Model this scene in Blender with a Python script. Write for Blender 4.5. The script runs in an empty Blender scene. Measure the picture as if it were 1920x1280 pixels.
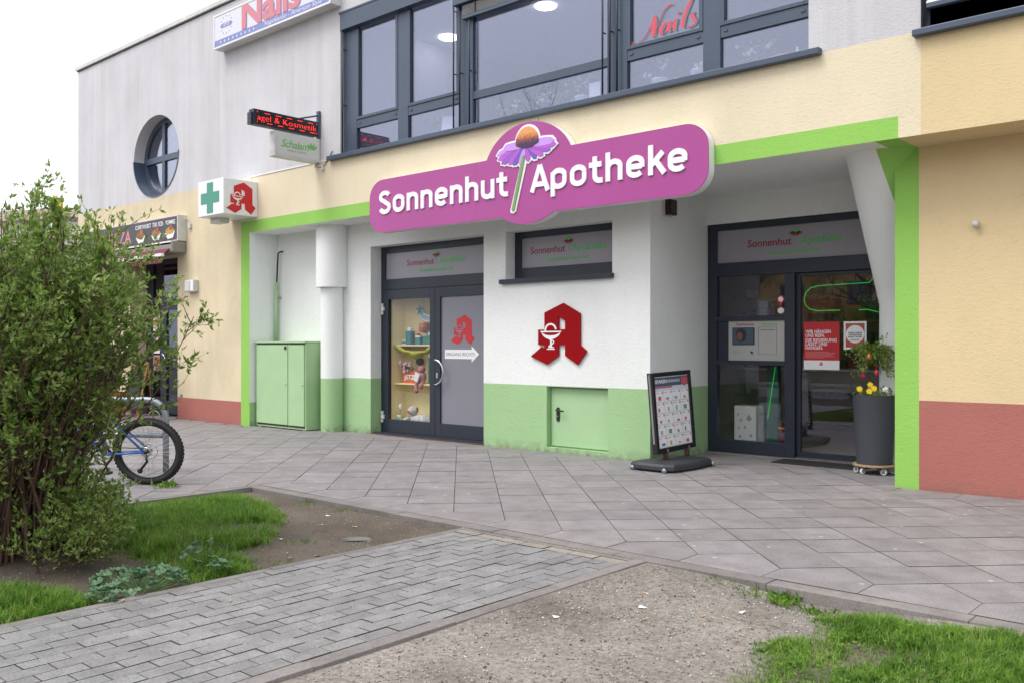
import bpy, bmesh, math, random
import numpy as np
from mathutils import Vector, Matrix, Euler

R = math.radians
random.seed(11)
rng = np.random.default_rng(11)
sc = bpy.context.scene
C = sc.collection

# ------------------------------------------------------------------ camera, sky, sun, exposure
YAW = math.atan2(1720, 1920)
cam_d = bpy.data.cameras.new('camera')
cam_d.sensor_width = 36.0
cam_d.lens = 36.0 * 1720 / 1920
cam_d.shift_y = 5.0 / 1920
cam_d.clip_start = 0.05
cam_d.clip_end = 2000
cam = bpy.data.objects.new('camera', cam_d)
cam.location = (0, -9.01, 1.45)
cam.rotation_euler = (R(90), 0, YAW)
C.objects.link(cam)
sc.camera = cam

SUN_EL, SUN_AZ = R(58), R(205)          # azimuth clockwise from +Y; the light comes from behind the viewer's left shoulder
w = bpy.data.worlds.new('World')
sc.world = w
w.use_nodes = True
nt = w.node_tree
bg = nt.nodes['Background']
sky = nt.nodes.new('ShaderNodeTexSky')
sky.sky_type = 'NISHITA'
sky.sun_disc = False
sky.sun_elevation = SUN_EL
sky.sun_rotation = SUN_AZ
sky.air_density = 1.0
sky.dust_density = 6.0
hs = nt.nodes.new('ShaderNodeHueSaturation')
hs.inputs['Saturation'].default_value = 0.10       # closed cloud cover: almost no blue
nt.links.new(sky.outputs[0], hs.inputs['Color'])
mixw = nt.nodes.new('ShaderNodeMixRGB')
mixw.inputs[0].default_value = 0.72
mixw.inputs[2].default_value = (8.6, 8.75, 9.3, 1)     # even cloud deck
nt.links.new(hs.outputs[0], mixw.inputs[1])
nt.links.new(mixw.outputs[0], bg.inputs[0])
bg.inputs[1].default_value = 0.115

sun_d = bpy.data.lights.new('sun', 'SUN')
sun_d.energy = 1.1
sun_d.angle = R(28)
sun_d.color = (1.0, 0.97, 0.93)
sun = bpy.data.objects.new('sun', sun_d)
sun.rotation_euler = Euler((R(90) - SUN_EL, 0, -SUN_AZ + math.pi), 'XYZ')
C.objects.link(sun)

sc.view_settings.view_transform = 'Standard'
sc.view_settings.look = 'None'
sc.view_settings.gamma = 1.0
sc.view_settings.exposure = 0.82
sc.view_settings.use_curve_mapping = False
sc.render.engine = 'CYCLES'
sc.cycles.max_bounces = 8
sc.cycles.diffuse_bounces = 4
sc.cycles.glossy_bounces = 4
sc.cycles.transparent_max_bounces = 16
sc.cycles.caustics_reflective = False
sc.cycles.caustics_refractive = False
sc.cycles.use_denoising = True

# ------------------------------------------------------------------ helpers
def srgb(r, g, b):
    f = lambda c: (c / 255 / 12.92) if c / 255 <= 0.04045 else ((c / 255 + 0.055) / 1.055) ** 2.4
    return (f(r), f(g), f(b), 1)

def link_mesh(name, me, mat=None, parent=None, smooth=False):
    if mat is not None and not me.materials:
        me.materials.append(mat)
    if smooth:
        me.shade_smooth()
    o = bpy.data.objects.new(name, me)
    C.objects.link(o)
    if parent is not None:
        o.parent = parent
    return o

def mesh(name, verts, faces, mat=None, parent=None, smooth=False):
    me = bpy.data.meshes.new(name)
    me.from_pydata([tuple(v) for v in verts], [], [tuple(f) for f in faces])
    me.update()
    return link_mesh(name, me, mat, parent, smooth)

def np_mesh(name, verts, quads, mat=None, parent=None, smooth=False, tris=False):
    """verts (n,3), quads (m,4) or (m,3) numpy arrays"""
    k = quads.shape[1]
    me = bpy.data.meshes.new(name)
    me.vertices.add(len(verts)); me.vertices.foreach_set('co', verts.astype(np.float32).ravel())
    me.loops.add(quads.size); me.loops.foreach_set('vertex_index', quads.astype(np.int32).ravel())
    me.polygons.add(len(quads))
    me.polygons.foreach_set('loop_start', np.arange(0, quads.size, k, dtype=np.int32))
    me.polygons.foreach_set('loop_total', np.full(len(quads), k, dtype=np.int32))
    me.update(calc_edges=True); me.validate()
    return link_mesh(name, me, mat, parent, smooth)

def empty(name, loc=(0, 0, 0), rz=0, label=None, cat=None, group=None, kind=None):
    o = bpy.data.objects.new(name, None)
    o.location = loc; o.rotation_euler = (0, 0, rz)
    o.empty_display_size = 0.1
    C.objects.link(o)
    return tag(o, label, cat, group, kind)

def tag(o, label=None, cat=None, group=None, kind=None):
    if label: o['label'] = label
    if cat: o['category'] = cat
    if group: o['group'] = group
    if kind: o['kind'] = kind
    return o

class MB:
    """collects shapes into one bmesh"""
    def __init__(s): s.bm = bmesh.new()
    def box(s, x0, x1, y0, y1, z0, z1, bev=0.0, rot=None, piv=None):
        vs = [s.bm.verts.new(p) for p in ((x0,y0,z0),(x1,y0,z0),(x1,y1,z0),(x0,y1,z0),(x0,y0,z1),(x1,y0,z1),(x1,y1,z1),(x0,y1,z1))]
        fs = [s.bm.faces.new([vs[i] for i in f]) for f in ((3,2,1,0),(4,5,6,7),(0,1,5,4),(1,2,6,5),(2,3,7,6),(3,0,4,7))]
        new = list(vs)
        if bev > 0:
            es = list({e for f in fs for e in f.edges})
            r = bmesh.ops.bevel(s.bm, geom=es, offset=bev, segments=2, profile=0.5, affect='EDGES')
            new = list({v for f in r['faces'] for v in f.verts} | {v for v in vs if v.is_valid})
        if rot is not None:
            bmesh.ops.rotate(s.bm, verts=new, cent=piv or ((x0+x1)/2,(y0+y1)/2,(z0+z1)/2), matrix=rot)
        return s
    def quad(s, *pts):
        s.bm.faces.new([s.bm.verts.new(p) for p in pts]); return s
    def poly_xz(s, pts, y0, y1):
        """closed polygon in XZ extruded from y0 (front) to y1"""
        a = [s.bm.verts.new((x, y0, z)) for x, z in pts]
        b = [s.bm.verts.new((x, y1, z)) for x, z in pts]
        n = len(pts)
        s.bm.faces.new(a); s.bm.faces.new(b[::-1])
        for i in range(n):
            s.bm.faces.new((a[i], b[i], b[(i+1) % n], a[(i+1) % n]))
        return s
    def poly_xy(s, pts, z0, z1):
        a = [s.bm.verts.new((x, y, z1)) for x, y in pts]
        b = [s.bm.verts.new((x, y, z0)) for x, y in pts]
        n = len(pts)
        s.bm.faces.new(a); s.bm.faces.new(b[::-1])
        for i in range(n):
            s.bm.faces.new((a[i], b[i], b[(i+1) % n], a[(i+1) % n]))
        return s
    def tube(s, pts, r, seg=8, cap=True):
        """tube along points, r a number or a list"""
        pts = [Vector(p) for p in pts]; n = len(pts)
        rs = [r] * n if not hasattr(r, '__len__') else list(r)
        rings = []; prev = None
        for i, p in enumerate(pts):
            t = (pts[min(i+1, n-1)] - pts[max(i-1, 0)])
            if t.length < 1e-9: t = Vector((0,0,1))
            t.normalize()
            if prev is None:
                a = t.orthogonal().normalized()
            else:
                a = (prev - t * prev.dot(t))
                a = a.normalized() if a.length > 1e-6 else t.orthogonal().normalized()
            prev = a; b = t.cross(a)
            rings.append([s.bm.verts.new(p + (a * math.cos(2*math.pi*k/seg) + b * math.sin(2*math.pi*k/seg)) * rs[i]) for k in range(seg)])
        for i in range(n-1):
            for k in range(seg):
                s.bm.faces.new((rings[i][k], rings[i][(k+1)%seg], rings[i+1][(k+1)%seg], rings[i+1][k]))
        if cap:
            s.bm.faces.new(rings[0][::-1]); s.bm.faces.new(rings[-1])
        return s
    def lathe(s, prof, c=(0,0,0), seg=24, sx=1.0, sy=1.0, cap=True):
        """prof list of (radius, z) from bottom to top"""
        rings = [[s.bm.verts.new((c[0] + r*sx*math.cos(2*math.pi*k/seg), c[1] + r*sy*math.sin(2*math.pi*k/seg), c[2] + z)) for k in range(seg)] for r, z in prof]
        for i in range(len(rings)-1):
            for k in range(seg):
                s.bm.faces.new((rings[i][k], rings[i][(k+1)%seg], rings[i+1][(k+1)%seg], rings[i+1][k]))
        if cap:
            s.bm.faces.new(rings[0][::-1]); s.bm.faces.new(rings[-1])
        return s
    def torus(s, c, R_, r, axis='Y', seg=32, ring=8, a0=0, a1=2*math.pi, sx=1.0):
        full = abs(a1 - a0 - 2*math.pi) < 1e-6
        n = seg if full else seg + 1
        rings = []
        for i in range(n):
            t = a0 + (a1-a0) * i / seg
            rr = []
            for k in range(ring):
                p = 2*math.pi*k/ring
                q = R_ + r*math.cos(p); h = r*math.sin(p)
                if axis == 'Y': v = (c[0] + q*math.cos(t)*sx, c[1] + h, c[2] + q*math.sin(t))
                elif axis == 'X': v = (c[0] + h, c[1] + q*math.cos(t), c[2] + q*math.sin(t))
                else: v = (c[0] + q*math.cos(t)*sx, c[1] + q*math.sin(t), c[2] + h)
                rr.append(s.bm.verts.new(v))
            rings.append(rr)
        m = len(rings)
        for i in range(m if full else m-1):
            for k in range(ring):
                s.bm.faces.new((rings[i][k], rings[(i+1)%m][k], rings[(i+1)%m][(k+1)%ring], rings[i][(k+1)%ring]))
        if not full:
            s.bm.faces.new(rings[0]); s.bm.faces.new(rings[-1][::-1])
        return s
    def ball(s, c, r, seg=10, rings=7, sc_=(1,1,1)):
        m = Matrix.Translation(c) @ Matrix.Diagonal((sc_[0], sc_[1], sc_[2], 1))
        bmesh.ops.create_uvsphere(s.bm, u_segments=seg, v_segments=rings, radius=r, matrix=m); return s
    def build(s, name, mat, parent=None, smooth=False, angle=None):
        bmesh.ops.recalc_face_normals(s.bm, faces=s.bm.faces)
        me = bpy.data.meshes.new(name)
        s.bm.to_mesh(me); s.bm.free()
        o = link_mesh(name, me, mat, parent, smooth)
        if smooth and angle:
            me.set_sharp_from_angle(angle=R(angle))
        return o

def copy_tree(o, parent=None):
    c = o.copy(); C.objects.link(c); c.parent = parent
    for ch in list(o.children):
        copy_tree(ch, c)
    return c

# ---- lettering from the built-in font
def text_mesh(name, body, mat, parent, size=0.1, extrude=0.002, offset=0.0, shear=0.0, xs=1.0, space=1.0,
              loc=(0,0,0), rot=(R(90),0,0), align='LEFT', width=None, bevel=0.0):
    """flat letters; by default they stand in the XZ plane and face -Y. width: stretch to this total width"""
    cu = bpy.data.curves.new(name, 'FONT')
    cu.body = body; cu.size = size; cu.extrude = extrude; cu.offset = offset; cu.shear = shear
    cu.space_character = space; cu.align_x = align; cu.resolution_u = 3; cu.bevel_depth = bevel
    t = bpy.data.objects.new('tmp', cu); C.objects.link(t)
    dg = bpy.context.evaluated_depsgraph_get()
    me = bpy.data.meshes.new_from_object(t.evaluated_get(dg))
    bpy.data.objects.remove(t); bpy.data.curves.remove(cu)
    me.name = name
    xs_ = xs
    if len(me.vertices):
        co = np.empty(len(me.vertices)*3, np.float32); me.vertices.foreach_get('co', co); co = co.reshape(-1, 3)
        if width:
            x0, x1 = co[:,0].min(), co[:,0].max()
            xs_ = width / max(1e-6, x1 - x0)
            if align == 'LEFT': co[:,0] -= x0
            elif align == 'CENTER': co[:,0] -= (x0+x1)/2
        co[:,0] *= xs_
        me.vertices.foreach_set('co', co.ravel()); me.update()
    me.materials.clear()
    o = link_mesh(name, me, mat, parent)
    o.location = loc; o.rotation_euler = rot
    return o

# ------------------------------------------------------------------ materials
MATS = {}
def new_mat(name):
    m = bpy.data.materials.new(name); m.use_nodes = True
    MATS[name] = m
    return m, m.node_tree, m.node_tree.nodes['Principled BSDF']

def N(nt, typ, **kw):
    n = nt.nodes.new(typ)
    for k, v in kw.items():
        if k.startswith('i_'):
            n.inputs[k[2:].replace('_', ' ')].default_value = v
        else:
            setattr(n, k, v)
    return n

def coords(nt, scale=(1,1,1), out='Object'):
    tc = N(nt, 'ShaderNodeNewGeometry') if out == 'Position' else N(nt, 'ShaderNodeTexCoord'); mp = N(nt, 'ShaderNodeMapping')
    mp.inputs['Scale'].default_value = scale
    nt.links.new(tc.outputs[out], mp.inputs['Vector'])
    return mp.outputs['Vector']

def noise(nt, scale=(1,1,1), detail=4, rough=0.6, s=1.0, out='Object', dist=0.0):
    n = N(nt, 'ShaderNodeTexNoise')
    n.inputs['Scale'].default_value = s; n.inputs['Detail'].default_value = detail; n.inputs['Roughness'].default_value = rough
    n.inputs['Distortion'].default_value = dist
    nt.links.new(coords(nt, scale, out), n.inputs['Vector'])
    return n.outputs['Fac']

def ramp(nt, fac, stops):
    r = N(nt, 'ShaderNodeValToRGB')
    e = r.color_ramp.elements
    while len(e) < len(stops): e.new(0.5)
    for i, (p, c) in enumerate(stops):
        e[i].position = p; e[i].color = c if len(c) == 4 else (*c, 1)
    nt.links.new(fac, r.inputs[0])
    return r.outputs[0]

def mixc(nt, a, b, fac, mode='MIX'):
    m = N(nt, 'ShaderNodeMixRGB', blend_type=mode)
    for i, v in ((0, fac), (1, a), (2, b)):
        if hasattr(v, 'node'): nt.links.new(v, m.inputs[i])
        else: m.inputs[i].default_value = v
    return m.outputs[0]

def bump(nt, bsdf, h, strength=0.4, dist=0.01):
    b = N(nt, 'ShaderNodeBump')
    b.inputs['Strength'].default_value = strength; b.inputs['Distance'].default_value = dist
    nt.links.new(h, b.inputs['Height'])
    nt.links.new(b.outputs[0], bsdf.inputs['Normal'])
    return b

def g(v): return (v, v, v, 1)

def plain(name, col, rough=0.5, metal=0.0, var=0.08, nscale=8.0, bmp=0.0, bscale=60, spec=0.5, coat=0.0):
    m, nt, b = new_mat(name)
    n = noise(nt, (nscale,)*3, 4, 0.6)
    c = mixc(nt, col, ramp(nt, n, [(0.3, g(1-var)), (0.7, g(1+var*0.3))]), 1.0, 'MULTIPLY')
    nt.links.new(c, b.inputs['Base Color'])
    rr = N(nt, 'ShaderNodeMapRange'); rr.inputs['To Min'].default_value = max(0, rough-0.06); rr.inputs['To Max'].default_value = min(1, rough+0.08)
    nt.links.new(n, rr.inputs[0]); nt.links.new(rr.outputs[0], b.inputs['Roughness'])
    b.inputs['Metallic'].default_value = metal
    b.inputs['Specular IOR Level'].default_value = spec
    b.inputs['Coat Weight'].default_value = coat
    if bmp:
        bump(nt, b, noise(nt, (bscale,)*3, 3, 0.6), bmp, 0.004)
    return m

def plaster(name, col, relief=0.55, dirt=0.12, fine=1.0, streak=0.0, stain=(0.35, 0.33, 0.31, 1), grime=0.0):
    """scraped render: short, mostly level ridges, faint blotches, optional run marks and low grime"""
    m, nt, b = new_mat(name)
    h1 = noise(nt, (20*fine, 20*fine, 42*fine), 5, 0.62, dist=0.9)
    h2 = noise(nt, (90*fine, 90*fine, 130*fine), 3, 0.6)
    h = mixc(nt, h1, h2, 0.35)
    blot = noise(nt, (0.9, 0.9, 0.7), 6, 0.62)
    c = mixc(nt, col, ramp(nt, blot, [(0.3, g(1-dirt)), (0.62, g(1.0))]), 1.0, 'MULTIPLY')
    pit = ramp(nt, h1, [(0.30, g(0.82)), (0.45, g(1.0))])
    c = mixc(nt, c, pit, 0.55, 'MULTIPLY')
    if streak:
        s = noise(nt, (3.2, 3.2, 0.16), 7, 0.68)
        s2 = noise(nt, (0.55, 0.55, 0.5), 5, 0.6)
        sm = mixc(nt, ramp(nt, s, [(0.40, g(0)), (0.72, g(1))]), ramp(nt, s2, [(0.36, g(0.15)), (0.6, g(1))]), 1.0, 'MULTIPLY')
        sf = N(nt, 'ShaderNodeMath', operation='MULTIPLY'); sf.inputs[1].default_value = streak
        nt.links.new(sm, sf.inputs[0])
        c = mixc(nt, c, stain, sf.outputs[0])
    if grime:
        tc = N(nt, 'ShaderNodeTexCoord'); sp = N(nt, 'ShaderNodeSeparateXYZ')
        nt.links.new(tc.outputs['Object'], sp.inputs[0])
        mr = N(nt, 'ShaderNodeMapRange'); mr.inputs['From Min'].default_value = 0.0; mr.inputs['From Max'].default_value = 0.14
        mr.inputs['To Min'].default_value = 1.0; mr.inputs['To Max'].default_value = 0.0
        nt.links.new(sp.outputs['Z'], mr.inputs[0])
        gm = mixc(nt, mr.outputs[0], ramp(nt, noise(nt, (7, 7, 7), 5, 0.65), [(0.40, g(0)), (0.62, g(1))]), 1.0, 'MULTIPLY')
        gf = N(nt, 'ShaderNodeMath', operation='MULTIPLY'); gf.inputs[1].default_value = grime
        nt.links.new(gm, gf.inputs[0])
        c = mixc(nt, c, (0.16, 0.14, 0.11, 1), gf.outputs[0])
    nt.links.new(c, b.inputs['Base Color'])
    b.inputs['Roughness'].default_value = 0.9
    b.inputs['Specular IOR Level'].default_value = 0.2
    bump(nt, b, h, relief, 0.012)
    return m

def glass(name, tint=(0.8, 0.82, 0.84, 1), base=0.06, gain=1.0, rough=0.0):
    """window pane: clear body with Fresnel mirror on top"""
    m = bpy.data.materials.new(name); m.use_nodes = True; MATS[name] = m
    nt = m.node_tree; nt.nodes.remove(nt.nodes['Principled BSDF'])
    out = nt.nodes['Material Output']
    tr = N(nt, 'ShaderNodeBsdfTransparent'); tr.inputs[0].default_value = tint
    gl = N(nt, 'ShaderNodeBsdfGlossy'); gl.inputs['Roughness'].default_value = rough
    gl.inputs['Color'].default_value = (0.80, 0.84, 1.0, 1)
    lw = N(nt, 'ShaderNodeLayerWeight'); lw.inputs['Blend'].default_value = 0.5
    fr = N(nt, 'ShaderNodeMath', operation='POWER'); fr.inputs[1].default_value = 4.0
    nt.links.new(lw.outputs['Facing'], fr.inputs[0])
    ma = N(nt, 'ShaderNodeMath', operation='MULTIPLY_ADD'); ma.inputs[1].default_value = gain; ma.inputs[2].default_value = base
    ma.use_clamp = True
    nt.links.new(fr.outputs[0], ma.inputs[0])
    mx = N(nt, 'ShaderNodeMixShader')
    nt.links.new(ma.outputs[0], mx.inputs[0]); nt.links.new(tr.outputs[0], mx.inputs[1]); nt.links.new(gl.outputs[0], mx.inputs[2])
    nt.links.new(mx.outputs[0], out.inputs['Surface'])
    return m

def emit(name, col, strength):
    m, nt, b = new_mat(name)
    b.inputs['Base Color'].default_value = col
    b.inputs['Emission Color'].default_value = col
    b.inputs['Emission Strength'].default_value = strength
    return m

def obj_var(nt, amt=0.12):
    """grey factor that differs a little from piece to piece"""
    oi = N(nt, 'ShaderNodeObjectInfo')
    return ramp(nt, oi.outputs['Random'], [(0.0, g(1-amt)), (1.0, g(1.0))])
M_CREAM   = plaster('cream plaster', (0.745, 0.655, 0.475, 1), 0.55, 0.09, 1.0, 0.10, (0.45, 0.39, 0.28, 1))
M_CREAM_L = plaster('weathered cream plaster', (0.71, 0.605, 0.42, 1), 0.5, 0.22, 1.0, 0.22, (0.40, 0.36, 0.28, 1))
M_YELLOW  = plaster('yellow plaster', (0.70, 0.555, 0.325, 1), 0.5, 0.08, 1.0, 0.09, (0.42, 0.33, 0.2, 1))
M_GREY    = plaster('grey white plaster', (0.61, 0.605, 0.625, 1), 0.6, 0.12, 1.15, 0.36, (0.27, 0.26, 0.25, 1))
M_LIME    = plaster('lime green plaster', (0.285, 0.55, 0.115, 1), 0.5, 0.06)
M_WHITE   = plaster('white plaster', (0.79, 0.81, 0.79, 1), 0.5, 0.07, 1.0, 0.07, (0.45, 0.46, 0.43, 1))
M_WHITE_S = plaster('smooth white plaster', (0.79, 0.81, 0.79, 1), 0.2, 0.05)
M_SAGE    = plaster('pale green plaster', (0.345, 0.535, 0.275, 1), 0.6, 0.08, 1.0, 0, grime=0.75)
M_RED     = plaster('brick red plaster', (0.40, 0.15, 0.125, 1), 0.6, 0.10, grime=0.35)
M_SAGE_PAINT = plain('pale green paint', (0.365, 0.555, 0.30, 1), 0.45, 0, 0.07, 2.0)
M_ANTH    = plain('anthracite aluminium', (0.018, 0.024, 0.040, 1), 0.45, 0.0, 0.10, 3.0)
M_ANTH_B  = plain('blue grey aluminium', (0.056, 0.080, 0.122, 1), 0.40, 0.0, 0.10, 3.0)
M_BLACK   = plain('black plastic', (0.012, 0.012, 0.014, 1), 0.4)
M_RUBBER  = plain('black rubber', (0.018, 0.018, 0.019, 1), 0.75, bmp=0.3, bscale=120)
M_STEEL   = plain('brushed steel', (0.62, 0.62, 0.63, 1), 0.28, 1.0)
M_GALV    = plain('galvanised steel', (0.30, 0.33, 0.35, 1), 0.5, 0.7, 0.25, 14)
M_WHITEP  = plain('white plastic', (0.78, 0.79, 0.80, 1), 0.35, 0, 0.04)
M_OFFW    = plain('aged white metal', (0.60, 0.60, 0.58, 1), 0.45, 0, 0.18, 5)
M_ALU     = plain('grey aluminium', (0.42, 0.42, 0.41, 1), 0.4, 0.3, 0.12)
M_INK     = plain('black ink', (0.02, 0.02, 0.022, 1), 0.6)
M_RUST    = plain('rusty iron', (0.12, 0.06, 0.035, 1), 0.85, 0, 0.4, 40, 0.5)
M_WOOD    = plain('varnished wood', (0.42, 0.17, 0.05, 1), 0.5, 0, 0.3, 20)
M_PLY     = plain('plywood edge', (0.45, 0.30, 0.16, 1), 0.6, 0, 0.3, 30)

# ---- slab, paver, soil, gravel
def slab_mat(name, col, warm, speck=0.5, gum=0.1):
    m, nt, b = new_mat(name)
    big = noise(nt, (0.7,)*3, 5, 0.6, out='Position')
    c = mixc(nt, col, warm, ramp(nt, big, [(0.35, g(0)), (0.7, g(1))]))
    c = mixc(nt, c, obj_var(nt, 0.17), 1.0, 'MULTIPLY')
    sp = noise(nt, (85,)*3, 4, 0.8, out='Position')
    c = mixc(nt, c, ramp(nt, sp, [(0.33, g(0.55)), (0.5, g(1.0)), (0.68, g(1.4))]), speck, 'MULTIPLY')
    mid = noise(nt, (4,)*3, 6, 0.7, out='Position')
    c = mixc(nt, c, ramp(nt, mid, [(0.32, g(0.68)), (0.58, g(1.0)), (0.75, g(1.08))]), 0.9, 'MULTIPLY')
    # trodden chewing gum: pale round spots, thinly spread
    vo = N(nt, 'ShaderNodeTexVoronoi', feature='F1', voronoi_dimensions='2D'); vo.inputs['Scale'].default_value = 3.6
    tc = N(nt, 'ShaderNodeNewGeometry'); wob = N(nt, 'ShaderNodeTexNoise'); wob.inputs['Scale'].default_value = 30
    nt.links.new(tc.outputs['Position'], wob.inputs['Vector'])
    vm = N(nt, 'ShaderNodeMixRGB'); vm.inputs[0].default_value = 0.02
    nt.links.new(tc.outputs['Position'], vm.inputs[1]); nt.links.new(wob.outputs['Color'], vm.inputs[2])
    nt.links.new(vm.outputs[0], vo.inputs['Vector'])
    spot = ramp(nt, vo.outputs['Distance'], [(0.035, g(1)), (0.075, g(0))])
    sel = ramp(nt, vo.outputs['Color'], [(0.66, g(0)), (0.72, g(1))])
    f = mixc(nt, spot, sel, 1.0, 'MULTIPLY')
    ff = N(nt, 'ShaderNodeMath', operation='MULTIPLY'); ff.inputs[1].default_value = gum
    nt.links.new(f, ff.inputs[0])
    c = mixc(nt, c, (0.56, 0.56, 0.55, 1), ff.outputs[0])
    nt.links.new(c, b.inputs['Base Color'])
    rr = N(nt, 'ShaderNodeMapRange'); rr.inputs['To Min'].default_value = 0.55; rr.inputs['To Max'].default_value = 0.85
    nt.links.new(mid, rr.inputs[0]); nt.links.new(rr.outputs[0], b.inputs['Roughness'])
    b.inputs['Specular IOR Level'].default_value = 0.35
    bump(nt, b, sp, 0.25, 0.003)
    return m
M_SLAB  = slab_mat('concrete slab', (0.258, 0.240, 0.247, 1), (0.288, 0.264, 0.262, 1), 0.75, 0.55)
M_KERB  = slab_mat('concrete edging', (0.225, 0.205, 0.20, 1), (0.25, 0.225, 0.21, 1), 0.6)
M_PAVER = slab_mat('grey concrete paver', (0.27, 0.262, 0.26, 1), (0.235, 0.232, 0.232, 1), 0.75)
M_PAVER_B = slab_mat('beige concrete paver', (0.30, 0.265, 0.23, 1), (0.32, 0.285, 0.24, 1), 0.6)

def soil_mat(name, a, bcol, pebbly=0.5, sc_=1.0):
    m, nt, b = new_mat(name)
    n1 = noise(nt, (1.3*sc_,)*3, 7, 0.65)
    n2 = noise(nt, (45*sc_,)*3, 5, 0.75)
    c = mixc(nt, a, bcol, ramp(nt, n1, [(0.36, g(0)), (0.62, g(1))]))
    c = mixc(nt, c, ramp(nt, n2, [(0.28, g(0.45)), (0.5, g(1.0)), (0.72, g(1.5))]), pebbly, 'MULTIPLY')
    vo = N(nt, 'ShaderNodeTexVoronoi'); vo.inputs['Scale'].default_value = 75*sc_
    nt.links.new(coords(nt), vo.inputs['Vector'])
    c = mixc(nt, c, mixc(nt, (0.22, 0.2, 0.18, 1), vo.outputs['Color'], 0.15), ramp(nt, vo.outputs['Distance'], [(0.12, g(0.55*pebbly)), (0.34, g(0))]))
    nt.links.new(c, b.inputs['Base Color'])
    b.inputs['Roughness'].default_value = 0.95; b.inputs['Specular IOR Level'].default_value = 0.2
    bump(nt, b, mixc(nt, n2, vo.outputs['Distance'], 0.4), 0.9, 0.012)
    return m
M_SOIL   = soil_mat('bare dark soil', (0.085, 0.068, 0.052, 1), (0.15, 0.125, 0.10, 1), 0.6)
M_GRAVEL = soil_mat('trodden gravel', (0.14, 0.12, 0.102, 1), (0.275, 0.247, 0.218, 1), 0.9, 0.7)
M_JOINT  = soil_mat('joint sand', (0.06, 0.052, 0.045, 1), (0.10, 0.095, 0.068, 1), 0.6, 2)

# ------------------------------------------------------------------ ground
def sheet(name, pts, z, mat, kind='structure', parent=None):
    o = mesh(name, [(x, y, z) for x, y in pts], [tuple(range(len(pts)))], mat, parent)
    if parent is None: tag(o, kind=kind)
    return o

M_FARGND = soil_mat('pale asphalt', (0.15, 0.145, 0.14, 1), (0.20, 0.19, 0.185, 1), 0.5)
ground = sheet('ground', [(-400, -400), (400, -400), (400, 400), (-400, 400)], -0.16, M_FARGND)
tag(ground, 'grey ground under and beyond the paving', 'ground')

def terrain(name, x0, x1, y0, y1, zf, mat, step=0.06):
    nx, ny = int((x1-x0)/step)+1, int((y1-y0)/step)+1
    xs = np.linspace(x0, x1, nx); ys = np.linspace(y0, y1, ny)
    X, Y = np.meshgrid(xs, ys); Z = zf(X, Y)
    v = np.stack([X, Y, Z], -1).reshape(-1, 3)
    i = np.arange(ny-1)[:, None]*nx + np.arange(nx-1)[None]
    q = np.stack([i, i+1, i+nx+1, i+nx], -1).reshape(-1, 4)
    return np_mesh(name, v, q, mat, None, True)

def bumps(X, Y, s=1.0, seed=0):
    r = np.random.default_rng(seed); Z = 0
    for k in range(9):
        a = r.uniform(0, 6.28); f = r.uniform(1.5, 9) / s
        Z = Z + np.sin(X*f*np.cos(a) + Y*f*np.sin(a) + r.uniform(0, 6.28)) / (f*s)
    return Z

def soil_z(X, Y):
    z = -0.045 + 0.008*bumps(X, Y, 1.0, 3)
    z = z + 0.05*np.exp(-(((X+6.9)/0.9)**2 + ((Y+6.3)/0.9)**2))       # raised under the shrub
    z = z + 0.03*np.exp(-(((X+7.0)/1.0)**2 + ((Y+5.0)/0.6)**2))
    z = z - 0.032*np.exp(-(((X+5.66)/0.15)**2 + ((Y+4.52)/0.13)**2))   # hollow of the puddle
    return z
def gravel_z(X, Y):
    z = -0.016 + 0.006*bumps(X, Y, 1.0, 5)
    z = z - 0.075*np.exp(-(((X+2.25)/0.45)**2 + ((Y+3.95)/0.22)**2))    # worn hollow below the edging
    z = z + 0.02*np.clip((X+1.9)/1.5, 0, 1)
    return z
bed = terrain('soil_bed', -8.20, -5.16, -11.0, -3.83, soil_z, M_SOIL)
tag(bed, 'bare dark soil of the planting bed beside the paved path', 'soil', kind='structure')
grav = terrain('gravel_path', -3.43, 4.0, -11.0, -3.83, gravel_z, M_GRAVEL)
tag(grav, 'trodden beige gravel right of the paved path', 'gravel', kind='structure')

# puddle in the bed
pm, pnt, pb = new_mat('puddle water')
pb.inputs['Base Color'].default_value = (0.05, 0.052, 0.045, 1); pb.inputs['Roughness'].default_value = 0.08; pb.inputs['Specular IOR Level'].default_value = 0.3
pts = []
for k in range(28):
    a = 2*math.pi*k/28
    r = 1 + 0.12*math.sin(3*a+1) + 0.07*math.sin(5*a)
    pts.append((-5.665 + 0.125*r*math.cos(a)*1.0 + 0.03*math.sin(a), -4.52 + 0.105*r*math.sin(a) + 0.05*math.cos(a)))
pud = sheet('puddle', pts, -0.0595, pm, None)
tag(pud, 'small grey puddle in the bare soil near the path corner', 'puddle', kind='structure')

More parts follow.
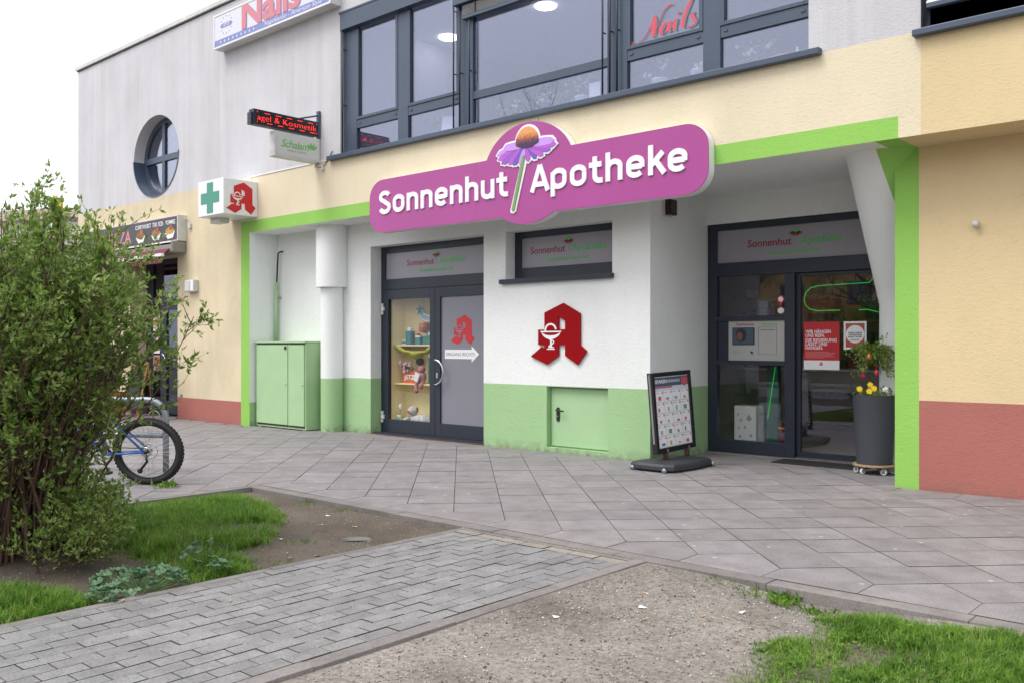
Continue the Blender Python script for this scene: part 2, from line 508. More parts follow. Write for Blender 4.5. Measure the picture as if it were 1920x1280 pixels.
# ------------------------------------------------------------------ slabs laid diagonally, mitred pieces along the edges
def clip(poly, a, b, c):
    """keep the part with a*x + b*y <= c"""
    out = []
    for i in range(len(poly)):
        p, q = poly[i], poly[(i+1) % len(poly)]
        dp, dq = a*p[0]+b*p[1]-c, a*q[0]+b*q[1]-c
        if dp <= 1e-9: out.append(p)
        if (dp < -1e-9 and dq > 1e-9) or (dp > 1e-9 and dq < -1e-9):
            t = dp/(dp-dq); out.append((p[0]+(q[0]-p[0])*t, p[1]+(q[1]-p[1])*t))
    return out
def area(p): return abs(sum(p[i][0]*p[(i+1)%len(p)][1]-p[(i+1)%len(p)][0]*p[i][1] for i in range(len(p))))/2
def inset(poly, d):
    """shrink a convex polygon by d"""
    n = len(poly); out = poly
    A = sum(poly[i][0]*poly[(i+1)%n][1]-poly[(i+1)%n][0]*poly[i][1] for i in range(n))
    s = 1 if A > 0 else -1
    for i in range(n):
        p, q = poly[i], poly[(i+1)%n]
        ex, ey = q[0]-p[0], q[1]-p[1]; L = math.hypot(ex, ey)
        if L < 1e-6: continue
        nx, ny = s*ey/L, -s*ex/L          # outward
        out = clip(out, nx, ny, nx*p[0]+ny*p[1]-(d if not callable(d) else d(ex/L, ey/L)))
        if len(out) < 3: return []
    return out
def piece_mesh(name, poly, mat, thick=0.05, bev=0.003, dark=2):
    """paving piece with softened arris, around its own centre; returns mesh and centre"""
    A = sum(poly[i][0]*poly[(i+1)%len(poly)][1]-poly[(i+1)%len(poly)][0]*poly[i][1] for i in range(len(poly)))
    if A < 0: poly = poly[::-1]
    cx = sum(p[0] for p in poly)/len(poly); cy = sum(p[1] for p in poly)/len(poly)
    base = [(x-cx, y-cy) for x, y in poly]; top = inset(base, bev)
    n = len(base)
    if len(top) != n: top = [(x*0.97, y*0.97) for x, y in base]
    v = [(x, y, -thick) for x, y in base] + [(x, y, -bev) for x, y in base] + [(x, y, 0) for x, y in top]
    # match rotation of the inset polygon
    k0 = min(range(n), key=lambda k: (top[k][0]-base[0][0])**2+(top[k][1]-base[0][1])**2)
    top = top[k0:]+top[:k0]
    v[2*n:] = [(x, y, 0) for x, y in top]
    f = [tuple(range(2*n, 3*n))]
    for r in (0, n):
        for i in range(n): f.append((r+i, r+(i+1)%n, r+n+(i+1)%n, r+n+i))
    me = bpy.data.meshes.new(name); me.from_pydata(v, [], f); me.update(); me.materials.append(mat); me.materials.append(M_JOINT)
    for p_ in me.polygons:
        if p_.index > 0 and dark: p_.material_index = 1
    return me, (cx, cy)

def cam_px(X, Y, Z=0.0):
    ca, sa = math.cos(YAW), math.sin(YAW)
    dx, dy = X, Y+9.01
    xc, zc = ca*dx+sa*dy, -sa*dx+ca*dy
    if zc < 0.3: return None
    return 960+1720*xc/zc, 645-1720*(Z-1.45)/zc, zc

def lay(parent, name, polys, mat_of, jit=0.0015, limit=300, z=0.0, thick=0.05, gap=None, name_rest=None, share=True, dark=2):
    """the largest pieces in view become single objects, the others one joined part"""
    items = []
    for p in polys:
        q = inset(p, gap or (lambda ex, ey: 0.0040 if ex*ey > 0.2 else 0.0013))
        if len(q) < 3 or area(q) < 0.0015: continue
        cx = sum(v[0] for v in q)/len(q); cy = sum(v[1] for v in q)/len(q)
        s = cam_px(cx, cy)
        vis = s is not None and -20 < s[0] < 1940 and s[1] < 1300
        hid = cx < -6.29 and cy > 0.62 or cx > -3.3 and cy > 0.62 or cx < -14.4 and cy > 0.05
        sz = area(q)/s[2]**3 if s and vis and not hid else 0
        items.append((sz, q, hid))
    items.sort(key=lambda t: -t[0])
    cache = {}
    rest_v, rest_f, rest_m = [], [], []
    for i, (sz, q, hid) in enumerate(items):
        if hid: continue
        mt = mat_of(q)
        if i < limit and sz > 0:
            cx = sum(v[0] for v in q)/len(q); cy = sum(v[1] for v in q)/len(q)
            key = (mt.name, tuple(sorted((round(x-cx, 3), round(y-cy, 3)) for x, y in q)))
            if key not in cache: cache[key] = piece_mesh(name, q, mt, thick, 0.0016 if name == 'paver' else 0.0022, dark)[0]
            o = link_mesh(name, cache[key], None, parent)
            o.location = (cx, cy, z + random.uniform(-jit, jit))
            o.rotation_euler = (random.uniform(-jit, jit)*2.2, random.uniform(-jit, jit)*2.2, random.uniform(-1, 1)*0.004)
        else:
            me, c = piece_mesh(name, q, mt, thick, 0.0016 if name == 'paver' else 0.0022, dark)
            dz = z + random.uniform(-jit, jit); b0 = len(rest_v)
            rest_v += [(v.co.x+c[0], v.co.y+c[1], v.co.z+dz) for v in me.vertices]
            rest_f += [tuple(b0+k for k in p.vertices) for p in me.polygons]; rest_m += [p.material_index for p in me.polygons]
            bpy.data.meshes.remove(me)
    if rest_v:
        o = mesh(name_rest or 'far_' + name + 's', rest_v, rest_f, mat_of(items[-1][1]), parent)
        o.data.materials.append(M_JOINT); o.data.polygons.foreach_set('material_index', rest_m)
        o['kind'] = 'stuff'

pavement = empty('pavement', (0, 0, 0), 0, 'grey pavement of square slabs laid diagonally before the shops', 'pavement', kind='structure')
DG = 0.603
X0 = -6.29
Y_LO, Y_HI = -3.42, -3.42 + 6*DG       # mitre rows
polys = []
kmin, kmax = -30, 14
for k in range(kmin, kmax):
    x = X0 + k*DG
    # mitred edge pieces ("bishop's hats")
    if x+DG > -8.28:
        polys.append(clip([(x, -3.69), (x+DG, -3.69), (x+DG, Y_LO), (x+DG/2, Y_LO+DG/2), (x, Y_LO)], -1, 0, 8.28))
    if not (-0.5 < k < 4.5):
        polys.append([(x, 0.54), (x, Y_HI), (x+DG/2, Y_HI-DG/2), (x+DG, Y_HI), (x+DG, 0.54)])
for j in range(-16, 18):
    cy = Y_LO + DG/2 + j*DG/2
    for k in range(kmin, kmax):
        cx = X0 + k*DG + (DG/2 if j % 2 else 0)
        d = [(cx-DG/2, cy), (cx, cy-DG/2), (cx+DG/2, cy), (cx, cy+DG/2)]
        if j >= 0 and cy + DG/2 <= Y_HI + 1e-6:
            polys.append(d)
        elif cy + DG/2 > Y_HI:                     # carries on into the entrance recess
            q = clip(clip(clip(clip(d, -1, 0, 6.29), 1, 0, X0+5*DG), 0, 1, 1.93), 0, -1, -Y_HI + DG/2 if False else 9)
            if cy - DG/2 >= Y_HI - DG/2 - 1e-6 or True:
                if cy > Y_HI - 1e-6 and len(q) >= 3: polys.append(q)
                elif cy <= Y_HI - 1e-6 and -6.3 < cx < -3.2 and len(q) >= 3: polys.append(q)
        if j < 0:
            q = clip(d, 1, 0, -8.28)
            if len(q) >= 3 and cy > -10: polys.append(q)
            if cx > -8.28 and cy + DG/2 > Y_LO and False: pass
lay(pavement, 'paving_slab', polys, lambda q: M_SLAB, limit=300, name_rest='far_paving_slabs')

# edging stones between slabs and beds
def strip(x0, x1, y0, y1, n, along):
    out = []
    for i in range(n):
        if along == 'x':
            a = x0+(x1-x0)*i/n; b = x0+(x1-x0)*(i+1)/n; out.append([(a, y0), (b, y0), (b, y1), (a, y1)])
        else:
            a = y0+(y1-y0)*i/n; b = y0+(y1-y0)*(i+1)/n; out.append([(x0, a), (x1, a), (x1, b), (x0, b)])
    return out
kerb = empty('kerb', (0, 0, 0), 0, 'flush concrete edging between the slabs and the beds', 'kerb', kind='structure')
lay(kerb, 'edging_stone', strip(-8.28, 2.0, -3.83, -3.695, 9, 'x') + strip(-8.28, -8.20, -11, -3.83, 7, 'y'), lambda q: M_KERB, 0.002, 300, 0.0, 0.2, 0.002, dark=0)

path = empty('path', (0, 0, 0), 0, 'grey brick paver path leading to the pavement', 'path', kind='structure')
lay(path, 'border_stone', strip(-3.53, -3.43, -11, -3.83, 8, 'y') + strip(-5.16, -5.09, -11, -3.83, 8, 'y'), lambda q: M_KERB, 0.003, 300, -0.004, 0.15, 0.002, dark=0)
pv = []
PW, PL = 1.56/15, 0.213
for i in range(15):
    xa = -5.09 + i*PW
    yy = -4.005 - (PL/2 if i % 2 else 0)
    pv.append((xa, -4.005, yy) if i % 2 else None)
    while yy > -9.0:
        pv.append((xa, yy, yy-PL)); yy -= PL
pp = [[(a, c), (a+PW, c), (a+PW, b), (a, b)] for t in pv if t for a, b, c in [t]]
lay(path, 'paver', pp, lambda q: M_PAVER, 0.0025, 300, -0.004, 0.06, 0.0018, 'far_pavers')
lay(path, 'header_paver', strip(-5.09, -3.53, -4.002, -3.90, 7, 'x') + strip(-5.09, -3.53, -3.897, -3.835, 3, 'x'), lambda q: M_PAVER_B if q[0][1] < -3.95 or q[2][1] < -3.95 else M_KERB, 0.002, 300, -0.003, 0.06, 0.0025)
for nm, x0, x1, y0, y1, zz in (('pavement_bedding', -24, 3, -3.7, 1.95, -0.012), ('pavement_bedding', -24, -8.25, -11, -3.7, -0.012), ('path_bedding', -5.15, -3.45, -11, -3.84, -0.013)):
    par = pavement if nm.startswith('pave') else path
    sheet('bedding', [(x0, y0), (x1, y0), (x1, y1), (x0, y1)], zz, M_JOINT, parent=par)
# ------------------------------------------------------------------ the building
YB = 0.57          # ground floor wall stands back below the projecting upper floor
ZS = 3.42          # underside of the projection
bld = empty('pharmacy_building', (-10, 0, 0), 0, 'two storey cream, white and green shop building with projecting upper floor', 'building')
bld.location = (0, 0, 0)

def patch(name, x0, x1, z0, z1, mat, y=0.0, holes=(), depth=0.25, sides='', parent=bld, ell=None):
    """front of a wall in XZ with rectangular openings and their reveals; ell = (cx, cz, rx, rz) round opening"""
    bm = MB().bm
    xs = {x0, x1}; zs = {z0, z1}
    hs_ = list(holes)
    if ell:
        cx, cz, rx, rz = ell; e = (cx-rx-0.05, cx+rx+0.05, max(z0, cz-rz-0.05), cz+rz+0.05)
        hs_.append(e)
    for a, b, c, d in hs_:
        xs |= {max(x0, min(x1, a)), max(x0, min(x1, b))}; zs |= {max(z0, min(z1, c)), max(z0, min(z1, d))}
    xs = sorted(xs); zs = sorted(zs); V = {}
    def v(x, yy, z):
        k = (round(x, 4), round(yy, 4), round(z, 4))
        if k not in V: V[k] = bm.verts.new(k)
        return V[k]
    for i in range(len(xs)-1):
        for j in range(len(zs)-1):
            mx, mz = (xs[i]+xs[i+1])/2, (zs[j]+zs[j+1])/2
            if any(a < mx < b and c < mz < d for a, b, c, d in hs_): continue
            bm.faces.new((v(xs[i], y, zs[j]), v(xs[i+1], y, zs[j]), v(xs[i+1], y, zs[j+1]), v(xs[i], y, zs[j+1])))
    def rev(p, q):
        bm.faces.new((v(p[0], y, p[1]), v(p[0], y+depth, p[1]), v(q[0], y+depth, q[1]), v(q[0], y, q[1])))
    for a, b, c, d in holes:
        a_, b_, c_, d_ = max(a, x0), min(b, x1), max(c, z0), min(d, z1)
        if a >= x0: rev((a_, c_), (a_, d_))
        if b <= x1: rev((b_, d_), (b_, c_))
        if d <= z1: rev((a_, d_), (b_, d_))
        if c > z0: rev((b_, c_), (a_, c_))
    if ell:
        n = 64; a, b, c, d = e
        pin, pout = [], []
        for k in range(n):
            t = 2*math.pi*k/n; cs, sn = math.cos(t), math.sin(t)
            pin.append((cx+rx*cs, cz+rz*sn))
            m = max(abs(cs), abs(sn)); ox, oz = cs/m, sn/m
            pout.append((cx + ox*(rx+0.05), max(c, min(d, cz + oz*(rz+0.05)))))
        for k in range(n):
            p, q = k, (k+1) % n
            bm.faces.new([bm.verts.new((s[0], y, s[1])) for s in (pin[p], pout[p], pout[q], pin[q])])
    for sd in sides:
        if sd == 'b': rev((x1, z0), (x0, z0))
        if sd == 't': rev((x0, z1), (x1, z1))
        if sd == 'l': rev((x0, z0), (x0, z1))
        if sd == 'r': rev((x1, z1), (x1, z0))
    bmesh.ops.remove_doubles(bm, verts=bm.verts, dist=1e-5)
    me = bpy.data.meshes.new(name); bm.to_mesh(me); bm.free()
    return link_mesh(name, me, mat, parent)

XL, XR = -21.40, 1.6
RW = (-17.75, 5.245, 0.95, 0.832)                   # round window
WS = (-11.72, -4.0, 4.442, 6.45)                    # strip window
WR = (-2.90, 0.9, 4.405, 6.45)                      # window at the right
SHOP = (-18.83, -16.863, 0.0, 3.20)                 # snack shop doorway
DOOR = (-11.67, -9.13, -0.05, 3.03)
WSM = (-8.703, -6.863, 2.36, 3.03)
HAT = (-7.95, -6.93, 0.062, 0.882)
ZP = 0.893                                          # top of the green plinth
ZT = 4.40

patch('upper_wall', XL, XR, ZT, 7.68, M_GREY, 0, (WS, WR), 0.16, '', ell=RW)
patch('upper_wall_fascia', -14.594, -2.90, 3.63, ZT, M_CREAM, 0, (), 0.25)
patch('upper_wall_fascia', -3.107, -2.90, ZS, 3.63, M_CREAM, 0, ())
patch('upper_wall_fascia', -2.90, XR, ZS, ZT, M_YELLOW, 0, ())
patch('wall', XL, -14.594, 0.42, ZT, M_CREAM_L, 0, ((SHOP[0], SHOP[1], 0, SHOP[3]),), 0.42)
patch('plinth', XL, SHOP[0], -0.1, 0.42, M_RED, 0, (), 0.42, 'r')
patch('plinth', SHOP[1], -14.594, -0.1, 0.42, M_RED, 0, (), 0.42, 'l')
patch('green_band', -14.594, -3.107, ZS, 3.63, M_LIME, 0, ())
patch('green_band', -14.594, -14.318, -0.1, ZS, M_LIME, 0, ())
patch('wall', -14.318, -6.29, ZP, ZS+0.05, M_WHITE, YB, (DOOR, WSM), 0.24)
patch('plinth', -14.318, -6.29, -0.1, ZP, M_SAGE, YB, (DOOR, HAT), 0.24)
patch('green_band', -3.336, -3.10, -0.1, ZS+0.05, M_LIME, YB, ())
patch('wall', -3.10, XR, ZP-0.005, ZS+0.05, M_YELLOW, YB, ())
patch('plinth', -3.10, XR, -0.1, ZP-0.005, M_RED, YB, ())
# cross walls
def xwall(name, x, y0, y1, z0, z1, mat):
    return mesh(name, [(x, y0, z0), (x, y1, z0), (x, y1, z1), (x, y0, z1)], [(0, 1, 2, 3)], mat, bld)
xwall('wall', -14.318, 0.0, YB, 0.42, ZS, M_WHITE_S)
xwall('plinth', -14.318, 0.0, YB, -0.1, 0.42, M_SAGE)
xwall('wall', -6.29, YB, 2.0, ZP, ZS, M_WHITE)
xwall('plinth', -6.29, YB, 2.0, -0.1, ZP, M_SAGE)
xwall('wall', -3.336, YB, 2.0, -0.1, ZS, M_WHITE)
xwall('wall', XL, 0.0, 9.0, -0.1, 7.68, M_GREY)
xwall('wall', XR, 0.0, 9.0, -0.1, 7.68, M_GREY)
patch('wall', -6.29, -3.336, 3.045, ZS, M_WHITE, 1.95, ())
# undersides
def soffit(x0, x1, y0, y1, mat, z=ZS):
    return mesh('soffit', [(x0, y0, z), (x0, y1, z), (x1, y1, z), (x1, y0, z)], [(0, 1, 2, 3)], mat, bld)
soffit(-14.318, -3.336, 0.0, YB, M_WHITE_S); soffit(-6.29, -3.336, YB, 2.0, M_WHITE_S)
soffit(-3.336, -3.107, 0.0, YB, M_LIME); soffit(-3.107, XR, 0.0, YB, M_YELLOW)
# roof and coping
mesh('roof', [(XL, 0.1, 7.66), (XR, 0.1, 7.66), (XR, 9, 7.66), (XL, 9, 7.66)], [(0, 1, 2, 3)], M_ALU, bld)
MB().box(XL-0.05, XR, -0.05, 0.3, 7.68, 7.765, 0.006).build('coping', M_OFFW, bld)
MB().box(XL-0.02, XR, -0.012, 0.2, 7.655, 7.679).build('drip_edge', M_BLACK, bld)
mesh('rear_wall', [(XL, 9, -0.1), (XR, 9, -0.1), (XR, 9, 7.68), (XL, 9, 7.68)], [(0, 1, 2, 3)], M_GREY, bld)
# upper floor slab so the rooms are closed off
mesh('floor_slab', [(XL, 0.02, 4.30), (XR, 0.02, 4.30), (XR, 9, 4.30), (XL, 9, 4.30)], [(0, 1, 2, 3)], M_ALU, bld)
# pale drip profile over the cream field
MB().box(-14.25, -12.0, -0.012, 0.0, 4.392, 4.41).build('drip_profile', M_WHITEP, bld)
MB().box(-14.262, -14.25, -0.012, 0.0, 4.27, 4.41).build('drip_profile', M_WHITEP, bld)
# hairline joints in the fascia render
M_JNT = plain('render joint', (0.45, 0.39, 0.28, 1), 0.9)
MB().box(-7.62, -7.612, -0.002, 0.01, 4.30, 4.372).build('render_joint', M_JNT, bld)

G_UP = glass('upstairs glass', (0.84, 0.86, 0.93, 1), 0.145, 0.6)
G_DOOR = glass('shop door glass', (0.98, 0.98, 0.97, 1), 0.06, 0.6)
G_DISP = glass('display glass', (0.97, 0.97, 0.97, 1), 0.025, 0.4)
G_SHOP = glass('snack shop glass', (0.6, 0.63, 0.68, 1), 0.08, 0.6)
G_ROUND = glass('round window glass', (0.6, 0.62, 0.66, 1), 0.30, 0.6)

def frame_rects(name, rects, y0, y1, mat, parent, bev=0.004):
    m = MB()
    for x0, x1, z0, z1 in rects: m.box(x0, x1, y0, y1, z0, z1, bev)
    return m.build(name, mat, parent)
def pane(x0, x1, z0, z1, y, mat, parent, t=0.012, name='pane'):
    return MB().box(x0, x1, y, y+t, z0, z1).build(name, mat, parent)

# ---- round window
rw = MB()
cx, cz, rx, rz = RW
def ell_ring(m, r0, r1, y0, y1, a0=0, a1=2*math.pi, seg=64):
    full = abs(a1-a0-2*math.pi) < 1e-6
    def ring(rr, y): return [m.bm.verts.new((cx+rx*rr*math.cos(a0+(a1-a0)*k/seg), y, cz+rz*rr*math.sin(a0+(a1-a0)*k/seg))) for k in range(seg if full else seg+1)]
    A, B, C_, D_ = ring(r1, y0), ring(r0, y0), ring(r0, y1), ring(r1, y1)
    n = len(A)
    for k in range(n if full else n-1):
        q = (k+1) % n
        for P, Q in ((A, B), (B, C_), (C_, D_), (D_, A)):
            m.bm.faces.new((P[k], P[q], Q[q], Q[k]))
# plaster reveal of the upper half, metal lining of the lower half
m = MB(); ell_ring(m, 0.985, 1.0, 0.0, 0.30, 0, math.pi, 40); m.build('round_reveal', M_GREY, bld)
rwin = MB(); ell_ring(rwin, 0.86, 0.985, 0.225, 0.30)
rwin.box(cx-rx*0.95, cx+rx*0.95, 0.212, 0.29, cz-0.062, cz+0.062, 0.004)
rwin.box(cx-0.155, cx-0.045, 0.216, 0.288, cz-rz*0.95, cz+rz*0.95, 0.004)
rwo = rwin.build('round_window', M_ANTH_B, bld)
m = MB(); ell_ring(m, 0.972, 1.0, -0.012, 0.30, math.pi, 2*math.pi, 40); m.build('sill_lining', M_ANTH_B, rwo)
for sx in (-1, 1):
    for sz in (-1, 1):
        n_ = 12; m = MB()
        pts = [(cx + (-0.1 if True else 0), cz)]
        pts += [(cx+rx*0.9*math.cos(t)*sx, cz+rz*0.9*math.sin(t)*sz) for t in [math.pi/2*k/n_ for k in range(n_+1)]]
        m.poly_xz(pts, 0.25, 0.262); m.build('pane', G_ROUND, rwo)

# ---- strip window of the nail studio
sw = empty('strip_window', (0, 0, 0)); sw.parent = bld
YW0, YW1 = 0.07, 0.15
fr = []
zb, z1_, z2_, zt = 4.442, 4.825, 4.955, 6.45
cols = [(-11.62, -11.40, 0), (-10.425, -10.20, 1), (-9.13, -8.86, 2), (-6.58, -6.29, 3), (-5.262, -5.046, 4), (-4.03, -4.0, 5)]
lights = [(-11.402, -10.425), (-10.20, -9.13), (-8.86, -6.58), (-6.29, -5.262), (-5.046, -4.03)]
fr += [(-11.72, -11.402, zb, zt), (-10.425, -10.20, zb, zt), (-9.13, -8.86, zb, zt), (-6.58, -6.29, zb, zt), (-5.262, -5.046, zb, zt), (-4.03, -4.0, zb, zt)]
for q_ in fr: frame_rects('mullion', [q_], YW0, YW1, M_ANTH_B, sw)
for (a, b) in lights:
    big = a < -8 and b > -7
    m = MB()
    zz0, zz1 = (4.828, 4.935) if big else (4.825, 4.955)
    m.box(a+0.001, b-0.001, YW0+0.006, YW1-0.004, zz0, zz1, 0.003)
    if not big:                                   # opening sash above the fixed bottom light
        for q in ((a+0.001, a+0.05, 4.957, 6.38), (b-0.05, b-0.001, 4.957, 6.38), (a+0.051, b-0.051, 4.957, 5.0)):
            m.box(q[0], q[1], YW0-0.008, YW1-0.012, q[2], q[3], 0.003)
        m.box(a+0.04, a+0.085, YW0-0.004, YW0+0.01, 4.885, 4.91); m.box(b-0.085, b-0.04, YW0-0.004, YW0+0.01, 4.885, 4.91)
    m.box(a+0.001, b-0.001, YW0+0.006, YW1-0.004, 4.443, 4.487, 0.002)
    m.build('transom', M_ANTH_B, sw)
    pane(a, b, 4.486, 4.826, 0.105, G_UP, sw); pane(a, b, 4.936 if big else 4.956, 6.40, 0.10, G_UP, sw)
    sl = MB().box(a, b, YW0+0.02, YW0+0.034, 4.487, 4.4885).build('gasket', M_BLACK, sw)
MB().box(-11.98, -3.86, -0.085, 0.07, 4.372, 4.441, 0.008).build('sill', M_ANTH_B, sw)
MB().box(-11.975, -3.88, -0.01, 0.07, 4.4415, 4.452).build('sill_top', M_ANTH_B, sw)
# external blind boxes, the raised blind of the middle bay and its guide rails
MB().box(-11.71, -9.145, -0.02, 0.10, 6.40, 6.66, 0.004).build('blind_box', M_ANTH_B, sw)
MB().box(-11.735, -9.14, -0.028, 0.0, 6.66, 6.69, 0.003).build('blind_box', M_ANTH_B, sw)
MB().box(-9.143, -3.95, -0.05, 0.06, 6.15, 6.50, 0.004).build('blind_box', M_ANTH_B, sw)
bl = empty('blind', (0, 0, 0)); bl.parent = sw
for k in range(7):
    MB().box(-9.0, -6.5, 0.0, 0.055, 6.005+0.02*k, 6.012+0.02*k, rot=Matrix.Rotation(R(10), 3, 'X')).build('slat', M_ALU, bl)
MB().box(-9.004, -6.5, -0.005, 0.06, 5.942, 5.99, 0.004).build('bottom_rail', M_ANTH_B, bl)
MB().box(-8.76, -8.735, -0.01, 0.0, 5.99, 6.15).build('ladder_tape', M_BLACK, bl)
for x, yy in ((-11.665, 0.0), (-9.17, 0.0), (-9.06, 0.01), (-8.88, 0.02), (-6.60, 0.0), (-6.50, 0.01), (-6.40, 0.02)):
    MB().tube([(x, yy, 4.445), (x, yy, 6.40 if x < -9.1 else 6.15)], 0.012, 8).build('guide_rail', M_ANTH, sw, True)
    for zz in (4.47, 5.22, 6.1):
        MB().box(x-0.006, x+0.006, yy, YW0, zz-0.006, zz+0.006).build('rail_bracket', M_BLACK, sw)

# the room behind
M_ROOMW = plain('room wall', (0.60, 0.60, 0.66, 1), 0.8)
M_ROOMC = plain('room ceiling', (0.66, 0.66, 0.72, 1), 0.8)
room = empty('upstairs_room', (0, 0, 0)); room.parent = bld
rx0, rx1, ry1, rz0, rz1 = -11.9, -3.8, 6.0, 4.38, 6.75
for nm, vs, mt in (('room_wall', [(rx0, ry1, rz0), (rx1, ry1, rz0), (rx1, ry1, rz1), (rx0, ry1, rz1)], M_ROOMW),
                   ('room_wall', [(rx0, 0.16, rz0), (rx0, ry1, rz0), (rx0, ry1, rz1), (rx0, 0.16, rz1)], M_ROOMW),
                   ('room_wall', [(rx1, 0.16, rz0), (rx1, ry1, rz0), (rx1, ry1, rz1), (rx1, 0.16, rz1)], M_ROOMW),
                   ('room_ceiling', [(rx0, 0.16, rz1), (rx1, 0.16, rz1), (rx1, ry1, rz1), (rx0, ry1, rz1)], M_ROOMC),
                   ('room_floor', [(rx0, 0.16, rz0), (rx1, 0.16, rz0), (rx1, ry1, rz0), (rx0, ry1, rz0)], M_ROOMW)):
    mesh(nm, vs, [(0, 1, 2, 3)], mt, room)
MB().box(-11.72, -4.0, 0.151, 0.36, 4.40, 4.462).build('inner_sill', M_WHITEP, room)

# ---- window at the right edge, blind lowered
rw_ = empty('blind_window', (0, 0, 0)); rw_.parent = bld
frame_rects('frame', [(-2.895, -2.845, 4.405, 6.45), (-2.845, 0.9, 4.405, 4.45), (-0.9, -0.82, 4.45, 6.45)], 0.07, 0.14, M_ANTH_B, rw_)
pane(-2.845, 0.9, 4.45, 6.45, 0.11, glass('dark pane', (0.25, 0.25, 0.27, 1), 0.0, 0.35), rw_)
MB().box(-2.955, 0.9, -0.085, 0.07, 4.338, 4.402, 0.008).build('sill', M_ANTH_B, rw_)
MB().tube([(-2.87, 0.01, 4.41), (-2.87, 0.01, 6.4)], 0.02, 8).build('guide_rail', M_ANTH, rw_, True)
MB().box(-2.85, 0.9, -0.005, 0.06, 4.60, 4.645, 0.005).build('bottom_rail', M_ANTH_B, rw_)
M_SLAT = plain('pale blind slat', (0.72, 0.76, 0.78, 1), 0.35, 0.0)
slat_me = None
for k in range(14):
    o = MB().box(-2.85, 0.9, -0.02, 0.06, 4.675+0.062*k, 4.679+0.062*k, 0.0, Matrix.Rotation(R(52), 3, 'X')).build('slat', M_SLAT, rw_)
mesh('painted_room_dark', [(-3.2, 1.2, 4.4), (1.5, 1.2, 4.4), (1.5, 1.2, 6.6), (-3.2, 1.2, 6.6)], [(0, 1, 2, 3)], M_INK, rw_)  # flat black sheet: the unlit room's darkness put into its colour

# ---- double door with fanlight
yd = 0.79
dd = empty('double_door', (0, 0, 0)); dd.parent = bld
a, b = DOOR[0], DOOR[1]
frame_rects('door_frame', [(a, a+0.10, -0.02, 3.03), (a+0.10, b+0.1, 2.925, 3.03), (a+0.10, b+0.1, 2.33, 2.50)], yd, yd+0.08, M_ANTH, dd)
# grey foil panel in the fanlight
M_FROSTL = plain('pale grey frosted foil', (0.29, 0.285, 0.32, 1), 0.32, 0, 0.04, 2)
M_FROST = plain('grey frosted foil', (0.215, 0.215, 0.25, 1), 0.34, 0, 0.04, 2)
MB().box(a+0.1, b+0.1, yd+0.03, yd+0.045, 2.49, 2.93).build('fanlight_panel', M_FROSTL, dd)
xm = -10.37
def leaf(x0, x1, glassmat, nm):
    l = empty(nm, (0, 0, 0)); l.parent = dd
    f = [(x0, x0+0.115, 0.03, 2.325), (x1-0.115, x1, 0.03, 2.325), (x0+0.115, x1-0.115, 2.175, 2.325), (x0+0.115, x1-0.115, 0.03, 0.235)]
    frame_rects('leaf_frame', f, yd-0.018, yd+0.05, M_ANTH, l, 0.003)
    pane(x0+0.115, x1-0.115, 0.235, 2.175, yd+0.01, glassmat, l)
    return l
l1 = leaf(a+0.085, xm, G_DISP, 'door_leaf')
l2 = leaf(xm+0.006, b+0.06, M_FROST, 'door_leaf')
MB().box(a+0.03, b, YB+0.02, yd+0.05, -0.03, 0.028).build('threshold', M_ANTH, dd)
MB().box(a, b, YB-0.03, YB+0.14, -0.03, 0.012).build('grating', M_RUST, dd)
for zz in (0.27, 2.02):
    m = MB()
    m.box(a+0.045, a+0.085, yd-0.045, yd-0.001, zz-0.09, zz-0.035, 0.003); m.box(a+0.055, a+0.125, yd-0.055, yd-0.019, zz-0.03, zz+0.03, 0.003); m.box(a+0.045, a+0.085, yd-0.045, yd-0.001, zz+0.035, zz+0.09, 0.003)
    m.build('hinge', M_OFFW, dd)
hb = MB(); pts = []
for k in range(19):
    t = -math.pi/2 + math.pi*k/18
    pts.append((xm+0.055 + 0.20*math.cos(t)*0.95, yd-0.075, 1.02 + 0.19*math.sin(t)))
hb.tube(pts, 0.014, 10)
hb.tube([(pts[0][0], yd-0.075, pts[0][2]), (pts[0][0], yd-0.01, pts[0][2])], 0.012, 8).tube([(pts[-1][0], yd-0.075, pts[-1][2]), (pts[-1][0], yd-0.01, pts[-1][2])], 0.012, 8)
hb.build('handle', M_STEEL, l2, True)
MB().box(xm+0.04, xm+0.075, yd-0.028, yd-0.018, 0.93, 1.01, 0.003).build('lock', M_STEEL, l2)
# display case behind the glass leaf
M_DISP = plain('pale yellow laminate', (0.86, 0.75, 0.40, 1), 0.5, 0, 0.05, 3)
dc = empty('display_case', (0, 0, 0)); dc.parent = bld
x0, x1 = a+0.17, xm-0.08
for nm, bx in (('back_panel', (x0, x1+0.3, 1.16, 1.18, 0.05, 2.35)), ('side_panel', (x0-0.02, x0, 0.86, 1.34, 0.05, 2.35)),
               ('shelf', (x0, x1+0.3, 0.90, 1.16, 0.80, 0.822)), ('shelf', (x0, x1+0.3, 0.92, 1.16, 1.42, 1.44)), ('base_panel', (x0, x1+0.3, 0.86, 1.16, 0.16, 0.19))):
    MB().box(*bx).build(nm, M_DISP, dc)
MB().box(x1+0.3, x1+0.32, 0.86, 1.34, 0.05, 2.35).build('side_panel', M_DISP, dc)

# ---- small high window
ws = empty('foil_window', (0, 0, 0)); ws.parent = bld
a, b, c, d = WSM; yw = 0.765
frame_rects('frame', [(a, a+0.11, c, d), (a+0.11, b+0.1, d-0.09, d), (a+0.11, b+0.1, c, c+0.16)], yw, yw+0.07, M_ANTH, ws)
MB().box(a+0.11, b+0.1, yw+0.03, yw+0.042, c+0.15, d-0.08).build('foil_panel', M_FROSTL, ws)
MB().box(a-0.075, b+0.028, YB-0.065, yw+0.02, c-0.068, c-0.005, 0.006).build('sill', M_ANTH, ws)

